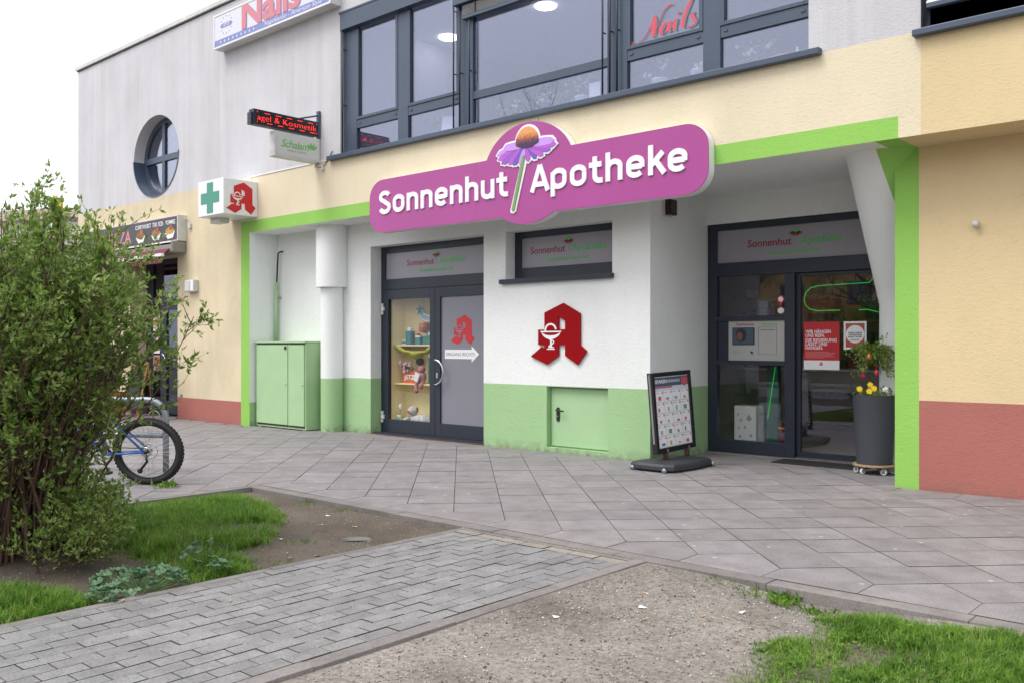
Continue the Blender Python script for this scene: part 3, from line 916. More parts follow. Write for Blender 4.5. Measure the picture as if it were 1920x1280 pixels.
# ---- green metal hatch
ht = empty('service_hatch', (0, 0, 0)); ht.parent = bld
a, b, c, d = HAT; yh = 0.665
MB().box(a, b+0.05, yh, yh+0.03, c, d).build('hatch_frame', M_SAGE_PAINT, ht)
MB().box(a+0.028, b+0.02, yh-0.022, yh-0.002, c+0.018, d-0.02, 0.003).build('hatch_leaf', M_SAGE_PAINT, ht)
m = MB()
hx, hz = a+0.145, 0.545
pr = [(hx+0.026*math.cos(t), hz+0.03+0.026*math.sin(t)) for t in [math.pi*k/8 for k in range(9)]] + [(hx+0.026*math.cos(t), hz-0.11+0.026*math.sin(t)) for t in [math.pi+math.pi*k/8 for k in range(9)]]
m.poly_xz(pr, yh-0.034, yh-0.0225); hp = m.build('handle_plate', M_BLACK, ht)
MB().tube([(hx, yh-0.03, hz+0.02), (hx, yh-0.075, hz+0.02), (hx+0.03, yh-0.085, hz+0.02), (hx+0.135, yh-0.085, hz+0.012)], 0.011, 8).build('lever', M_BLACK, ht, True)
MB().tube([(hx, yh-0.036, hz-0.065), (hx, yh-0.044, hz-0.065)], 0.009, 10).build('lock', M_STEEL, ht)

# ---- entrance front with sliding door
ye = 1.96
ef = empty('entrance_front', (0, 0, 0)); ef.parent = bld
fr = [(-6.285, -6.15, 0.0, 3.04), (-6.15, -3.34, 2.955, 3.04), (-6.15, -3.34, 2.345, 2.522), (-5.19, -5.055, 0.0, 2.345),
      (-6.15, -5.19, 1.752, 1.814), (-6.15, -5.19, 1.178, 1.236), (-6.15, -5.19, 0.02, 0.19), (-3.42, -3.34, 0.0, 2.345)]
frame_rects('front_frame', fr, ye, ye+0.09, M_ANTH, ef, 0.003)
MB().box(-6.15, -3.34, ye+0.03, ye+0.045, 2.52, 2.96).build('fanlight_panel', M_FROSTL, ef)
pane(-6.15, -5.19, 1.812, 2.346, ye+0.04, G_DOOR, ef); pane(-6.15, -5.19, 0.188, 1.18, ye+0.04, G_DOOR, ef)
sd_ = empty('sliding_door', (0, 0, 0)); sd_.parent = ef
frame_rects('leaf_frame', [(-5.054, -5.0, 0.02, 2.343), (-5.0, -3.43, 0.02, 0.10), (-5.0, -3.43, 2.30, 2.343), (-3.48, -3.43, 0.10, 2.30)], ye+0.05, ye+0.10, M_ANTH, sd_, 0.002)
pane(-5.0, -3.48, 0.10, 2.30, ye+0.07, G_DOOR, sd_)
MB().box(-6.28, -3.34, 1.90, 1.955, -0.02, 0.02).build('threshold', M_KERB, ef)
MB().box(-6.2, -3.4, ye+0.02, ye+0.09, -0.005, 0.03).build('door_track', M_STEEL, ef)

# ---- columns
m = MB(); m.lathe([(0.19, -0.1), (0.19, ZP-0.01)], (-12.515, 0.44, 0), 40, 1.0, 1.0)
col1 = m.build('column', M_SAGE, bld, True, 40)
MB().lathe([(0.191, ZP-0.01), (0.191, 2.42)], (-12.515, 0.44, 0), 40).build('column_shaft', M_WHITE_S, col1, True, 40)
MB().lathe([(0.268, 2.395), (0.268, ZS)], (-12.515, 0.44, 0), 40).build('column_sleeve', M_WHITE_S, col1, True, 40)
# flared column at the entrance, painted white towards the door and green towards the corner
mm, nt, b_ = new_mat('white and lime plaster')
tc = N(nt, 'ShaderNodeTexCoord'); sp = N(nt, 'ShaderNodeSeparateXYZ'); nt.links.new(tc.outputs['Object'], sp.inputs[0])
gt = N(nt, 'ShaderNodeMath', operation='GREATER_THAN'); gt.inputs[1].default_value = -3.45 + 0.083*ZS
ma_ = N(nt, 'ShaderNodeMath', operation='MULTIPLY_ADD'); ma_.inputs[1].default_value = 0.083
nt.links.new(sp.outputs['Z'], ma_.inputs[0]); nt.links.new(sp.outputs['X'], ma_.inputs[2]); nt.links.new(ma_.outputs[0], gt.inputs[0])
nt.links.new(mixc(nt, (0.79, 0.81, 0.79, 1), (0.285, 0.55, 0.115, 1), gt.outputs[0]), b_.inputs['Base Color'])
b_.inputs['Roughness'].default_value = 0.9
bump(nt, b_, noise(nt, (20, 20, 42), 5, 0.62, dist=0.9), 0.3, 0.012)
fl = MB(); rings = []
for z_, fx_, fy_, fr_ in [(-0.1, -3.71, 1.745, 0.2), (1.9, -3.71, 1.745, 0.2)] + [(1.9+(ZS-1.9)*t, -3.71+0.22*t, 1.745-1.005*t, 0.2+0.19*t) for t in [k/8 for k in range(1, 9)]]:
    rings.append([fl.bm.verts.new((fx_+fr_*math.cos(2*math.pi*k/48), fy_+fr_*math.sin(2*math.pi*k/48), z_)) for k in range(48)])
for i in range(len(rings)-1):
    for k in range(48): fl.bm.faces.new((rings[i][k], rings[i][(k+1) % 48], rings[i+1][(k+1) % 48], rings[i+1][k]))
fl.build('flared_column', mm, bld, True)

# ---- snack shop doorway
ss = empty('shop_doorway', (0, 0, 0)); ss.parent = bld
a, b = SHOP[0], SHOP[1]; yk = 0.34
frame_rects('front_frame', [(a, a+0.30, 0, 3.2), (a+0.30, b+0.2, 2.28, 2.42), (a+0.30, b+0.2, 3.1, 3.2), (a+0.62, a+0.74, 0, 2.28), (a+0.3, a+0.62, 0, 0.35), (a+0.74, a+0.86, 0.02, 2.27), (a+0.86, b+0.2, 0.02, 0.28), (a+0.86, b+0.2, 2.15, 2.27)], yk, yk+0.07, M_ANTH, ss, 0.003)
pane(a+0.3, b+0.2, 2.42, 3.1, yk+0.03, G_SHOP, ss); pane(a+0.3, a+0.62, 0.35, 2.28, yk+0.03, G_SHOP, ss); pane(a+0.86, b+0.2, 0.28, 2.15, yk+0.03, G_SHOP, ss)
for yy in (yk-0.07, yk+0.12):
    h_ = MB(); pts = [(a+0.80 + (0.17*math.cos(t)), yy, 1.08+0.17*math.sin(t)) for t in [-math.pi/2+math.pi*k/14 for k in range(15)]]
    h_.tube(pts, 0.013, 8).build('handle', M_STEEL, ss, True)
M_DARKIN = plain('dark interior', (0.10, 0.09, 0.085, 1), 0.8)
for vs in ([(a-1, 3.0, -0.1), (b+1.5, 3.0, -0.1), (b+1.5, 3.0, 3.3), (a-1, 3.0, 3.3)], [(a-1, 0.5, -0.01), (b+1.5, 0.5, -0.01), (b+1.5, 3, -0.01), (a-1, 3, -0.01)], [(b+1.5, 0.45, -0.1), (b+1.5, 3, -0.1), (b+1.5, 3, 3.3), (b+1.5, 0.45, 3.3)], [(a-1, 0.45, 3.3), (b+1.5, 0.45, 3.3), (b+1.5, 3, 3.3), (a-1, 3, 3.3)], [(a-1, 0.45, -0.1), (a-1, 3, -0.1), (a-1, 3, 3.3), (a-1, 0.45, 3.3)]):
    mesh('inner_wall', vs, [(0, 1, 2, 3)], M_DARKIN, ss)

# ---- pharmacy sales room behind the entrance
sr = empty('sales_room', (0, 0, 0)); sr.parent = bld
M_SHOPW = plain('beige shop wall', (0.55, 0.45, 0.35, 1), 0.7)
M_SHOPF = plain('pale shop floor', (0.78, 0.68, 0.60, 1), 0.35)
for nm, vs, mt in (('inner_wall', [(-8.6, 6.2, 0), (-2.2, 6.2, 0), (-2.2, 6.2, 3.2), (-8.6, 6.2, 3.2)], M_SHOPW), ('inner_wall', [(-8.6, 2.06, 0), (-8.6, 6.2, 0), (-8.6, 6.2, 3.2), (-8.6, 2.06, 3.2)], M_SHOPW),
                   ('inner_wall', [(-2.2, 2.06, 0), (-2.2, 6.2, 0), (-2.2, 6.2, 3.2), (-2.2, 2.06, 3.2)], M_SHOPW), ('ceiling', [(-8.6, 2.06, 3.2), (-2.2, 2.06, 3.2), (-2.2, 6.2, 3.2), (-8.6, 6.2, 3.2)], M_SHOPW),
                   ('shop_floor', [(-8.6, 2.02, 0.01), (-2.2, 2.02, 0.01), (-2.2, 6.2, 0.01), (-8.6, 6.2, 0.01)], M_SHOPF)):
    mesh(nm, vs, [(0, 1, 2, 3)], mt, sr)
mesh('inner_wall', [(-8.6, 2.03, 0), (-6.2, 2.03, 0), (-6.2, 2.03, 3.2), (-8.6, 2.03, 3.2)], [(0, 1, 2, 3)], M_SHOPW, sr)
# ------------------------------------------------------------------ signs
from mathutils.geometry import tessellate_polygon
def poly_holes(name, outer, holes, y0, y1, mat, parent, side_mat=None):
    """flat plate in XZ with cut-outs, front face at y0 and back at y1"""
    loops = [outer] + list(holes)
    pts = [Vector((x, z, 0)) for lp in loops for x, z in lp]
    tri = tessellate_polygon([[Vector((x, z, 0)) for x, z in lp] for lp in loops])
    n = len(pts)
    v = [(p.x, y0, p.y) for p in pts] + [(p.x, y1, p.y) for p in pts]
    f = [tuple(t) for t in tri] + [tuple(i+n for i in t[::-1]) for t in tri]
    k = len(f); b = 0
    for lp in loops:
        m = len(lp)
        for i in range(m): f.append((b+i, b+(i+1) % m, n+b+(i+1) % m, n+b+i))
        b += m
    bm = bmesh.new()
    vv = [bm.verts.new(p) for p in v]
    fs = []
    for q in f:
        try: fs.append(bm.faces.new([vv[i] for i in q]))
        except ValueError: pass
    for i, q in enumerate(fs):
        q.material_index = 1 if (side_mat and i >= k) else 0
    bmesh.ops.recalc_face_normals(bm, faces=bm.faces)
    me = bpy.data.meshes.new(name); bm.to_mesh(me); bm.free()
    me.materials.append(mat)
    if side_mat: me.materials.append(side_mat)
    return link_mesh(name, me, None, parent)

def stroke(pts, w0, closed=False):
    """ribbon outline along 2-D points; w0 a number or list of widths"""
    n = len(pts); ws = [w0]*n if not hasattr(w0, '__len__') else w0
    L, Rr = [], []
    for i in range(n):
        a, b = pts[max(0, i-1)], pts[min(n-1, i+1)]
        dx, dz = b[0]-a[0], b[1]-a[1]; l = math.hypot(dx, dz) or 1
        nx, nz = -dz/l*ws[i]/2, dx/l*ws[i]/2
        L.append((pts[i][0]+nx, pts[i][1]+nz)); Rr.append((pts[i][0]-nx, pts[i][1]-nz))
    return L, Rr
def strokes_mesh(name, strokes, y, mat, parent, place, t=0.002):
    """list of (points, widths) as thin ribbons; place maps 2-D to 3-D XZ"""
    m = MB()
    for si, (pts, ws) in enumerate(strokes):
        L, Rr = stroke(pts, ws)
        for i in range(len(pts)-1):
            q = [place(*p) for p in (L[i], L[i+1], Rr[i+1], Rr[i])]
            a = [m.bm.verts.new((x, y-0.0003*si, z)) for x, z in q]
            try: m.bm.faces.new(a)
            except ValueError: pass
    bmesh.ops.remove_doubles(m.bm, verts=m.bm.verts, dist=1e-5)
    me = bpy.data.meshes.new(name)
    bmesh.ops.recalc_face_normals(m.bm, faces=m.bm.faces); m.bm.to_mesh(me); m.bm.free()
    return link_mesh(name, me, mat, parent)
def bez(p0, p1, p2, p3, n=10):
    out = []
    for k in range(n+1):
        t = k/n; s = 1-t
        out.append(tuple(s**3*p0[i]+3*s*s*t*p1[i]+3*s*t*t*p2[i]+t**3*p3[i] for i in (0, 1)))
    return out

PH_A = [(0.593, 1.0), (0.888, 0.825), (0.888, 0.32), (1.0, 0.226), (0.845, 0.004), (0.626, 0.148), (0.626, 0.32), (0.51, 0.32), (0.51, 0.147), (0.301, 0.0), (0.0, 0.131), (0.198, 0.288), (0.255, 0.267), (0.255, 0.32), (0.14, 0.32), (0.14, 0.574), (0.255, 0.574), (0.255, 0.852)]
PH_H = [(0.51, 0.779), (0.626, 0.711), (0.626, 0.574), (0.51, 0.574)]
def emblem(parent, x0, x1, z0, z1, y, t, red, white, nm='emblem'):
    """gothic pharmacy A with chalice and snake"""
    P = lambda x, z: (x0+(x1-x0)*x, z0+(z1-z0)*z)
    o = poly_holes(nm, [P(*p) for p in PH_A], [[P(*p) for p in PH_H]], y-t, y, red, parent)
    st = []
    bowl = [(0.186, 0.545), (0.56, 0.545), (0.545, 0.53), (0.46, 0.465), (0.381, 0.443), (0.29, 0.465), (0.2, 0.53)]
    st.append((bez((0.273, 0.545), (0.27, 0.69), (0.44, 0.70), (0.465, 0.575), 12), 0.032))
    st.append(([(0.186, 0.538), (0.56, 0.538)], 0.022))
    st.append((bez((0.21, 0.518), (0.28, 0.42), (0.46, 0.42), (0.54, 0.518), 12), [0.012+0.05*math.sin(math.pi*k/12) for k in range(13)]))
    st.append(([(0.376, 0.45), (0.381, 0.29)], 0.032))
    st.append((bez((0.31, 0.445), (0.34, 0.40), (0.46, 0.40), (0.42, 0.355), 10), 0.02))
    st.append((bez((0.42, 0.355), (0.40, 0.325), (0.34, 0.325), (0.34, 0.285), 10), 0.02))
    st.append(([(0.33, 0.282), (0.43, 0.282)], 0.018)); st.append(([(0.305, 0.256), (0.445, 0.256)], 0.018))
    strokes_mesh('chalice', st, y-t-0.0015, white, o, P)
    return o
M_PHRED = plain('pharmacy red', (0.275, 0.001, 0.004, 1), 0.5, 0, 0.04, spec=0.12)
M_STICKR = plain('red foil', (0.50, 0.02, 0.03, 1), 0.35, 0, 0.05)
M_PAINTW = plain('white paint', (0.80, 0.80, 0.81, 1), 0.35, 0, 0.03)

em = empty('pharmacy_emblem', (0, 0, 0), 0, 'large dark red pharmacy letter emblem with white chalice on the white wall', 'emblem')
emblem(em, -8.209, -7.248, 1.176, 1.995, YB-0.012, 0.022, M_PHRED, M_PAINTW, 'letter_plate')

# ---- big magenta sign over the entrance
M_MAG = plain('magenta sign face', (0.375, 0.058, 0.262, 1), 0.34, 0, 0.06, 0.8)
bs = empty('pharmacy_sign', (0, 0, 0), 0, 'long magenta sign reading Sonnenhut Apotheke with coneflower', 'sign')
xa, xb, za, zb_, rr_ = -10.828, -5.073, 3.103, 3.888, 0.27
ccx, ccz, crx, crz = -7.69, 3.636, 0.77, 0.65
out = []
def arc(cx_, cz_, r0, r1, a0, a1, n=10): return [(cx_+r0*math.cos(R(a0+(a1-a0)*k/n)), cz_+r1*math.sin(R(a0+(a1-a0)*k/n))) for k in range(n+1)]
rxx = 0.30
out += arc(xa+rxx, za+rr_, rxx, rr_, 180, 270)
t0 = math.degrees(math.asin((za-ccz)/crz)); t1 = math.degrees(math.asin((zb_-ccz)/crz))
out += arc(ccx, ccz, crx, crz, 180-t0-360, t0, 20)
out += arc(xb-rxx, za+rr_, rxx, rr_, 270, 360)
out += arc(xb-rxx, zb_-rr_, rxx, rr_, 0, 90)
out += arc(ccx, ccz, crx, crz, t1, 180-t1, 24)
out += arc(xa+rxx, zb_-rr_, rxx, rr_, 90, 180)
poly_holes('sign_box', out, [], -0.128, -0.012, M_WHITEP, bs)
poly_holes('sign_face', out, [], -0.140, -0.129, M_MAG, bs)
M_SEAM = plain('sign seam', (0.33, 0.045, 0.25, 1), 0.5)
for sx, z0, z1 in ((-8.60, za+0.004, zb_-0.004), (-6.36, za+0.004, zb_-0.004)):
    MB().box(sx, sx+0.003, -0.1405, -0.139, z0, z1).build('seam', M_SEAM, bs)
M_LETT = plain('white raised letter', (0.84, 0.84, 0.86, 1), 0.35, 0, 0.02)
# raised letters of even stroke, each a part of its own; units: x-height 1 = 0.255 m
def din(ch):
    """strokes of one narrow grotesque letter, advance width"""
    W = 0.24
    el = lambda cx_, cz_, rx_, rz_, a0, a1, n=14: [(cx_+rx_*math.cos(R(a0+(a1-a0)*k/n)), cz_+rz_*math.sin(R(a0+(a1-a0)*k/n))) for k in range(n+1)]
    if ch == 'S': return [el(0.36, 0.98, 0.25, 0.23, 20, 180, 10) + el(0.36, 0.98, 0.25, 0.23, 180, 245, 5)[1:] + el(0.36, 0.36, 0.26, 0.25, 65, 0, 5) + el(0.36, 0.36, 0.26, 0.25, 0, -165, 12)[1:]], 0.80
    if ch in 'op':
        ring = el(0.36, 0.62, 0.24, 0.14, 0, 180, 10) + el(0.36, 0.36, 0.24, 0.25, 180, 360, 14)
        ring = el(0.36, 0.64, 0.24, 0.245, 0, 180, 12) + el(0.36, 0.36, 0.24, 0.245, 180, 360, 12) + [(0.60, 0.64)]
        if ch == 'o': return [ring], 0.79
        return [ring, [(0.12, 0.84), (0.12, -0.34)]], 0.79
    if ch == 'n': return [[(0.12, 0.0), (0.12, 0.99)], [(0.12, 0.62)] + el(0.36, 0.64, 0.22, 0.245, 155, 0, 10) + [(0.58, 0.0)]], 0.77
    if ch == 'h': return [[(0.12, 0.0), (0.12, 1.34)], [(0.12, 0.62)] + el(0.36, 0.64, 0.22, 0.245, 155, 0, 10) + [(0.58, 0.0)]], 0.77
    if ch == 'u': return [[(0.58, 0.0), (0.58, 0.99)], [(0.12, 0.99), (0.12, 0.36)] + el(0.34, 0.36, 0.22, 0.245, 180, 335, 10)[1:]], 0.77
    if ch == 'e': return [[(0.60, 0.43)] + [(0.60, 0.62)] + el(0.36, 0.64, 0.24, 0.245, 0, 180, 12)[0:] + el(0.36, 0.36, 0.24, 0.245, 180, 322, 12), [(0.14, 0.50), (0.60, 0.50)]], 0.78
    if ch == 't': return [[(0.22, 1.26), (0.22, 0.34)] + el(0.42, 0.34, 0.20, 0.225, 180, 262, 6)[1:] + [(0.52, 0.118)], [(0.0, 0.875), (0.48, 0.875)]], 0.60
    if ch == 'A': return [[(0.02, 0.0), (0.36, 1.30)], [(0.36, 1.30), (0.70, 0.0)], [(0.14, 0.36), (0.58, 0.36)]], 0.79
    if ch == 'k': return [[(0.12, 0.0), (0.12, 1.34)], [(0.12, 0.40), (0.54, 0.97)], [(0.30, 0.62), (0.60, 0.02)]], 0.68
def din_word(word, xa, xb, zb):
    adv = sum(din(c)[1] for c in word) - 0.18
    ux = (xb-xa)/adv; uz = 0.256; x = xa
    for c in word:
        st, ad = din(c); m = MB()
        for i, s_ in enumerate(st):
            # true-width ribbon in metres
            pts = [(x+p[0]*ux, zb+p[1]*uz) for p in s_]
            L, Rr = stroke(pts, 0.064)
            y0 = -0.158-0.0006*i
            n_ = len(pts)
            a_ = [m.bm.verts.new((p[0], y0, p[1])) for p in L]; b_ = [m.bm.verts.new((p[0], y0, p[1])) for p in Rr]
            c_ = [m.bm.verts.new((p[0], -0.1405, p[1])) for p in L]; d_ = [m.bm.verts.new((p[0], -0.1405, p[1])) for p in Rr]
            for k in range(n_-1):
                for q in ((a_[k], a_[k+1], b_[k+1], b_[k]), (c_[k], c_[k+1], a_[k+1], a_[k]), (b_[k], b_[k+1], d_[k+1], d_[k])):
                    m.bm.faces.new(q)
            m.bm.faces.new((a_[0], b_[0], d_[0], c_[0])); m.bm.faces.new((a_[-1], c_[-1], d_[-1], b_[-1]))
        m.build('letter', M_LETT, bs)
        x += ad*ux
din_word('Sonnenhut', -10.60, -8.044, 3.372)
din_word('Apotheke', -7.602, -5.362, 3.372)
# coneflower: white outline board, petals, cone, stem
fl_ = empty('coneflower', (0, 0, 0)); fl_.parent = bs
FX, FZ = -7.665, 4.03
petals = [(-8.20, 3.925, 0.10, 0), (-8.18, 3.86, 0.10, 1), (-8.12, 3.80, 0.10, 2), (-7.99, 3.775, 0.09, 1), (-7.91, 3.755, 0.09, 3), (-7.80, 3.745, 0.085, 0), (-7.655, 3.77, 0.085, 1), (-7.52, 3.79, 0.085, 3), (-7.40, 3.82, 0.10, 1), (-7.28, 3.875, 0.10, 2), (-7.19, 3.935, 0.10, 1), (-7.22, 3.99, 0.10, 0), (-8.08, 4.0, 0.10, 0)]
PC = [plain('lilac petal', (0.55, 0.30, 0.75, 1), 0.4), plain('magenta petal', (0.45, 0.10, 0.55, 1), 0.4), plain('violet petal', (0.30, 0.09, 0.50, 1), 0.4), plain('blue violet petal', (0.16, 0.08, 0.46, 1), 0.4)]
def petal_poly(tip, w_, grow=0.0, base=(FX, FZ-0.03)):
    dx, dz = tip[0]-base[0], tip[1]-base[1]; L = math.hypot(dx, dz)
    ux, uz = dx/L, dz/L; L += grow
    out = []
    for sgn, rng_ in ((1, range(0, 9)), (-1, range(8, -1, -1))):
        for k in rng_:
            t = k/8; hw = (w_/2+grow)*(0.30+0.70*math.sin(math.pi*min(1, 0.18+0.62*t)))*(1 if t < 0.85 else math.sqrt(max(0.0, 1-((t-0.85)/0.15)**2)) if t < 1 else 0.05)
            out.append((base[0]+ux*L*t-uz*hw*sgn, base[1]+uz*L*t+ux*hw*sgn))
    return out
for i, (tx, tz, pw, ci) in enumerate(petals):
    m = MB(); m.poly_xz(petal_poly((tx, tz), pw, 0.024), -0.152-0.0003*i, -0.141); m.build('outline', M_LETT, fl_)
    m = MB(); m.poly_xz(petal_poly((tx, tz), pw), -0.159-0.0004*i, -0.153); m.build('petal', PC[ci], fl_)
m = MB(); m.poly_xz([(-7.965, 3.175), (-7.955, 3.145), (-7.905, 3.135), (-7.865, 3.16), (-7.86, 3.19), (-7.675, 3.80), (-7.775, 3.80)], -0.1525, -0.141); m.build('outline', M_LETT, fl_)
M_STEM = plain('stem green', (0.19, 0.33, 0.11, 1), 0.45)
m = MB(); m.poly_xz([(-7.935, 3.18), (-7.905, 3.165), (-7.888, 3.185), (-7.70, 3.86), (-7.745, 3.86)], -0.1665, -0.1535); m.build('stem', M_STEM, fl_)
dome = lambda gx, gz: [(FX-0.19*gx, FZ-0.03)] + [(FX+0.19*gx*math.cos(R(180-a)), FZ+0.19*gz*math.sin(R(a))) for a in range(0, 181, 15)] + [(FX+0.19*gx, FZ-0.03), (FX+0.08, FZ-0.075), (FX-0.08, FZ-0.075)]
m = MB(); m.poly_xz(dome(1.13, 1.16), -0.160, -0.141); m.build('outline', M_LETT, fl_)
cm_, cnt, cb = new_mat('coneflower cone')
tc = N(cnt, 'ShaderNodeTexCoord'); spx = N(cnt, 'ShaderNodeSeparateXYZ'); cnt.links.new(tc.outputs['Object'], spx.inputs[0])
mr = N(cnt, 'ShaderNodeMapRange'); mr.inputs['From Min'].default_value = 3.95; mr.inputs['From Max'].default_value = 4.22
cnt.links.new(spx.outputs['Z'], mr.inputs[0])
nz_ = noise(cnt, (55, 55, 28), 3, 0.6)
ad = N(cnt, 'ShaderNodeMath', operation='MULTIPLY_ADD'); ad.inputs[1].default_value = 0.55; cnt.links.new(nz_, ad.inputs[0]); cnt.links.new(mr.outputs[0], ad.inputs[2])
cnt.links.new(ramp(cnt, ad.outputs[0], [(0.50, (0.05, 0.02, 0.07, 1)), (0.72, (0.28, 0.08, 0.06, 1)), (0.86, (0.60, 0.20, 0.05, 1)), (1.0, (0.72, 0.33, 0.12, 1))]), cb.inputs['Base Color'])
m = MB(); m.poly_xz(dome(1.0, 1.0), -0.172, -0.1605); m.build('cone', cm_, fl_)

# ---- lettering on the grey foil panels
M_FOILR = plain('dark red foil letter', (0.26, 0.022, 0.05, 1), 0.4)
M_FOILG = plain('green foil letter', (0.09, 0.46, 0.11, 1), 0.4)
def foil_text(parent, xs, xe, xs2, xe2, xt, xt2, fx, zb, y):
    text_mesh('lettering', 'Sonnenhut', M_FOILR, parent, 0.135, 0.0006, 0.002, 0.04, loc=(xs, y, zb), width=xe-xs)
    text_mesh('lettering', 'Apotheke', M_FOILG, parent, 0.135, 0.0006, 0.002, 0.04, loc=(xs2, y, zb), width=xe2-xs2)
    text_mesh('lettering', 'Apothekerin Katrin Paul', M_FOILG, parent, 0.072, 0.0006, 0.001, 0.04, loc=(xt, y, zb-0.115), width=xt2-xt)
    MB().box(fx-0.004, fx+0.003, y-0.001, y, zb-0.03, zb+0.13).build('stem', M_FOILG, parent)
    for k in range(9):
        a = R(200 + 140*k/8); c0 = (fx, zb+0.165)
        tip = (c0[0]+0.105*math.cos(a), c0[1]+0.075*math.sin(a)*0.9-0.005)
        L, Rr = stroke([c0, ((c0[0]+tip[0])/2, (c0[1]+tip[1])/2), tip], [0.008, 0.02, 0.005])
        MB().poly_xz(L+Rr[::-1], y-0.001, y).build('petal', M_FOILR, parent)
    MB().poly_xz([(fx+0.035*math.cos(2*math.pi*k/14), zb+0.172+0.028*math.sin(2*math.pi*k/14)) for k in range(14)], y-0.0025, y-0.0012).build('cone', M_FOILG, parent)
foil_text(dd, -11.067, -10.436, -10.324, -9.743, -10.772, -10.029, -10.38, 2.70, yd+0.0285)
foil_text(ws, -8.432, -7.809, -7.693, -7.127, -8.133, -7.411, -7.748, 2.712, yw+0.0285)
foil_text(ef, -5.714, -5.11, -4.988, -4.449, -5.427, -4.73, -5.052, 2.71, ye+0.0285)

# ---- stickers on the door leaf
st_ = empty('door_sticker', (0, 0, 0), 0, 'red pharmacy letter sticker on the grey door pane', 'sticker')
emblem(st_, -10.045, -9.535, 1.44, 1.888, yd+0.0095, 0.002, M_STICKR, M_FROST, 'letter_foil')
ar = empty('arrow_sign', (0, 0, 0), 0, 'white paper arrow reading Eingang rechts on the grey door pane', 'sign')
m = MB(); m.poly_xz([(-10.167, 1.368), (-9.595, 1.368), (-9.595, 1.418), (-9.44, 1.30), (-9.595, 1.18), (-9.595, 1.229), (-10.167, 1.229)], yd+0.006, yd+0.0095); m.build('paper_arrow', M_PAINTW, ar)
text_mesh('lettering', 'EINGANG RECHTS', M_INK, ar, 0.075, 0.0005, -0.0006, 0.05, loc=(-10.135, yd+0.0055, 1.273), width=0.60)

# ---- illuminated box with cross and letter
bx = empty('pharmacy_cube_sign', (0, 0, 0), 0, 'white box sign with green cross and red pharmacy letter', 'sign')
x0, x1, y0, y1, z0, z1 = -14.90, -14.06, -0.665, 0.0, 3.668, 4.285
MB().box(x0, x1, y0, y1, z0, z1, 0.012).build('box', M_WHITEP, bx)
M_CROSS = plain('cross green', (0.035, 0.26, 0.18, 1), 0.35, 0, 0.03)
cxm, czm = (x0+x1)/2-0.02, (z0+z1)/2-0.0
cr = [(-0.10, 0.265), (0.10, 0.265), (0.10, 0.095), (0.30, 0.095), (0.30, -0.095), (0.10, -0.095), (0.10, -0.265), (-0.10, -0.265), (-0.10, -0.095), (-0.30, -0.095), (-0.30, 0.095), (-0.10, 0.095)]
m = MB(); m.poly_xz([(cxm+a_, czm+b_) for a_, b_ in cr], y0-0.004, y0-0.001); m.build('cross', M_CROSS, bx)
sd2 = empty('side_face', (x1+0.003, y0+0.02, 0), R(90)); sd2.parent = bx      # local X runs into the depth (world +Y)
M_EMR = plain('sign red', (0.55, 0.008, 0.015, 1), 0.35, 0, 0.03)
emblem(sd2, 0.03, 0.60, z0+0.03, z1-0.045, 0.0, 0.003, M_EMR, M_PAINTW, 'letter_plate')
MB().box(x0+0.02, x0+0.33, -0.45, -0.25, z0-0.085, z0-0.004, 0.006).build('ballast_box', M_OFFW, bx)

# ---- LED ticker and beauty salon sign, both at right angles to the wall
XS = -12.24
led = empty('led_ticker', (0, 0, 0), 0, 'dark projecting ticker sign with red dot lettering', 'sign')
MB().box(XS-0.14, XS, -1.235, -0.05, 4.80, 5.035, 0.006).build('housing', M_ANTH, led)
MB().box(XS-0.12, XS-0.02, -1.275, -1.236, 4.795, 4.98, 0.004).build('end_cap', M_ANTH, led)
MB().box(XS+0.001, XS+0.004, -1.20, -0.07, 4.825, 5.005).build('display', M_BLACK, led)
MB().box(XS-0.05, XS+0.012, -0.049, -0.005, 4.78, 5.215, 0.004).build('post', M_ANTH_B, led)
MB().tube([(XS-0.02, -0.40, 5.03), (XS-0.02, -0.05, 5.14)], 0.014, 8).build('brace', M_ANTH_B, led)
M_LED = emit('red led', (1.0, 0.03, 0.02, 1), 1.4)
lf = empty('display_face', (XS+0.0045, -1.19, 4.825), R(90)); lf.parent = led
text_mesh('lettering', 'agel & Kosmetik', M_LED, lf, 0.125, 0.001, -0.0032, loc=(0.015, -0.001, 0.048), width=1.085)
M_PANEL = plain('pale sign panel', (0.60, 0.60, 0.58, 1), 0.4, 0, 0.04)
for k in range(5):
    MB().box(0.14+0.2*k, 0.24+0.2*k, -0.002, -0.0005, 0.160, 0.166).build('led_dash', M_LED, lf); MB().box(0.18+0.2*k, 0.28+0.2*k, -0.002, -0.0005, 0.012, 0.018).build('led_dash', M_LED, lf)
for vx in (0.012, 1.112):
    for vz in (0.01, 0.16): MB().box(vx-0.005, vx+0.005, -0.002, -0.0005, vz, vz+0.012).build('led_dash', M_LED, lf)
sg = empty('salon_sign', (0, 0, 0), 0, 'white projecting box sign with green script Schalam below the ticker', 'sign')
MB().box(XS-0.16, XS, -0.865, -0.01, 4.372, 4.765, 0.008).build('box', M_OFFW, sg)
MB().box(XS+0.001, XS+0.004, -0.80, -0.03, 4.405, 4.74).build('panel', M_PANEL, sg)
sf_ = empty('sign_face', (XS+0.0045, -0.80, 4.40), R(90)); sf_.parent = sg
M_SGG = plain('leaf green', (0.17, 0.48, 0.13, 1), 0.4)
text_mesh('lettering', 'Schalam', M_SGG, sf_, 0.165, 0.0006, 0.002, 0.28, loc=(0.05, -0.001, 0.135), width=0.52, space=0.94)
text_mesh('lettering', 'NAGEL & KOSMETIK', M_ALU, sf_, 0.045, 0.0005, 0, loc=(0.17, -0.001, 0.075), width=0.36)
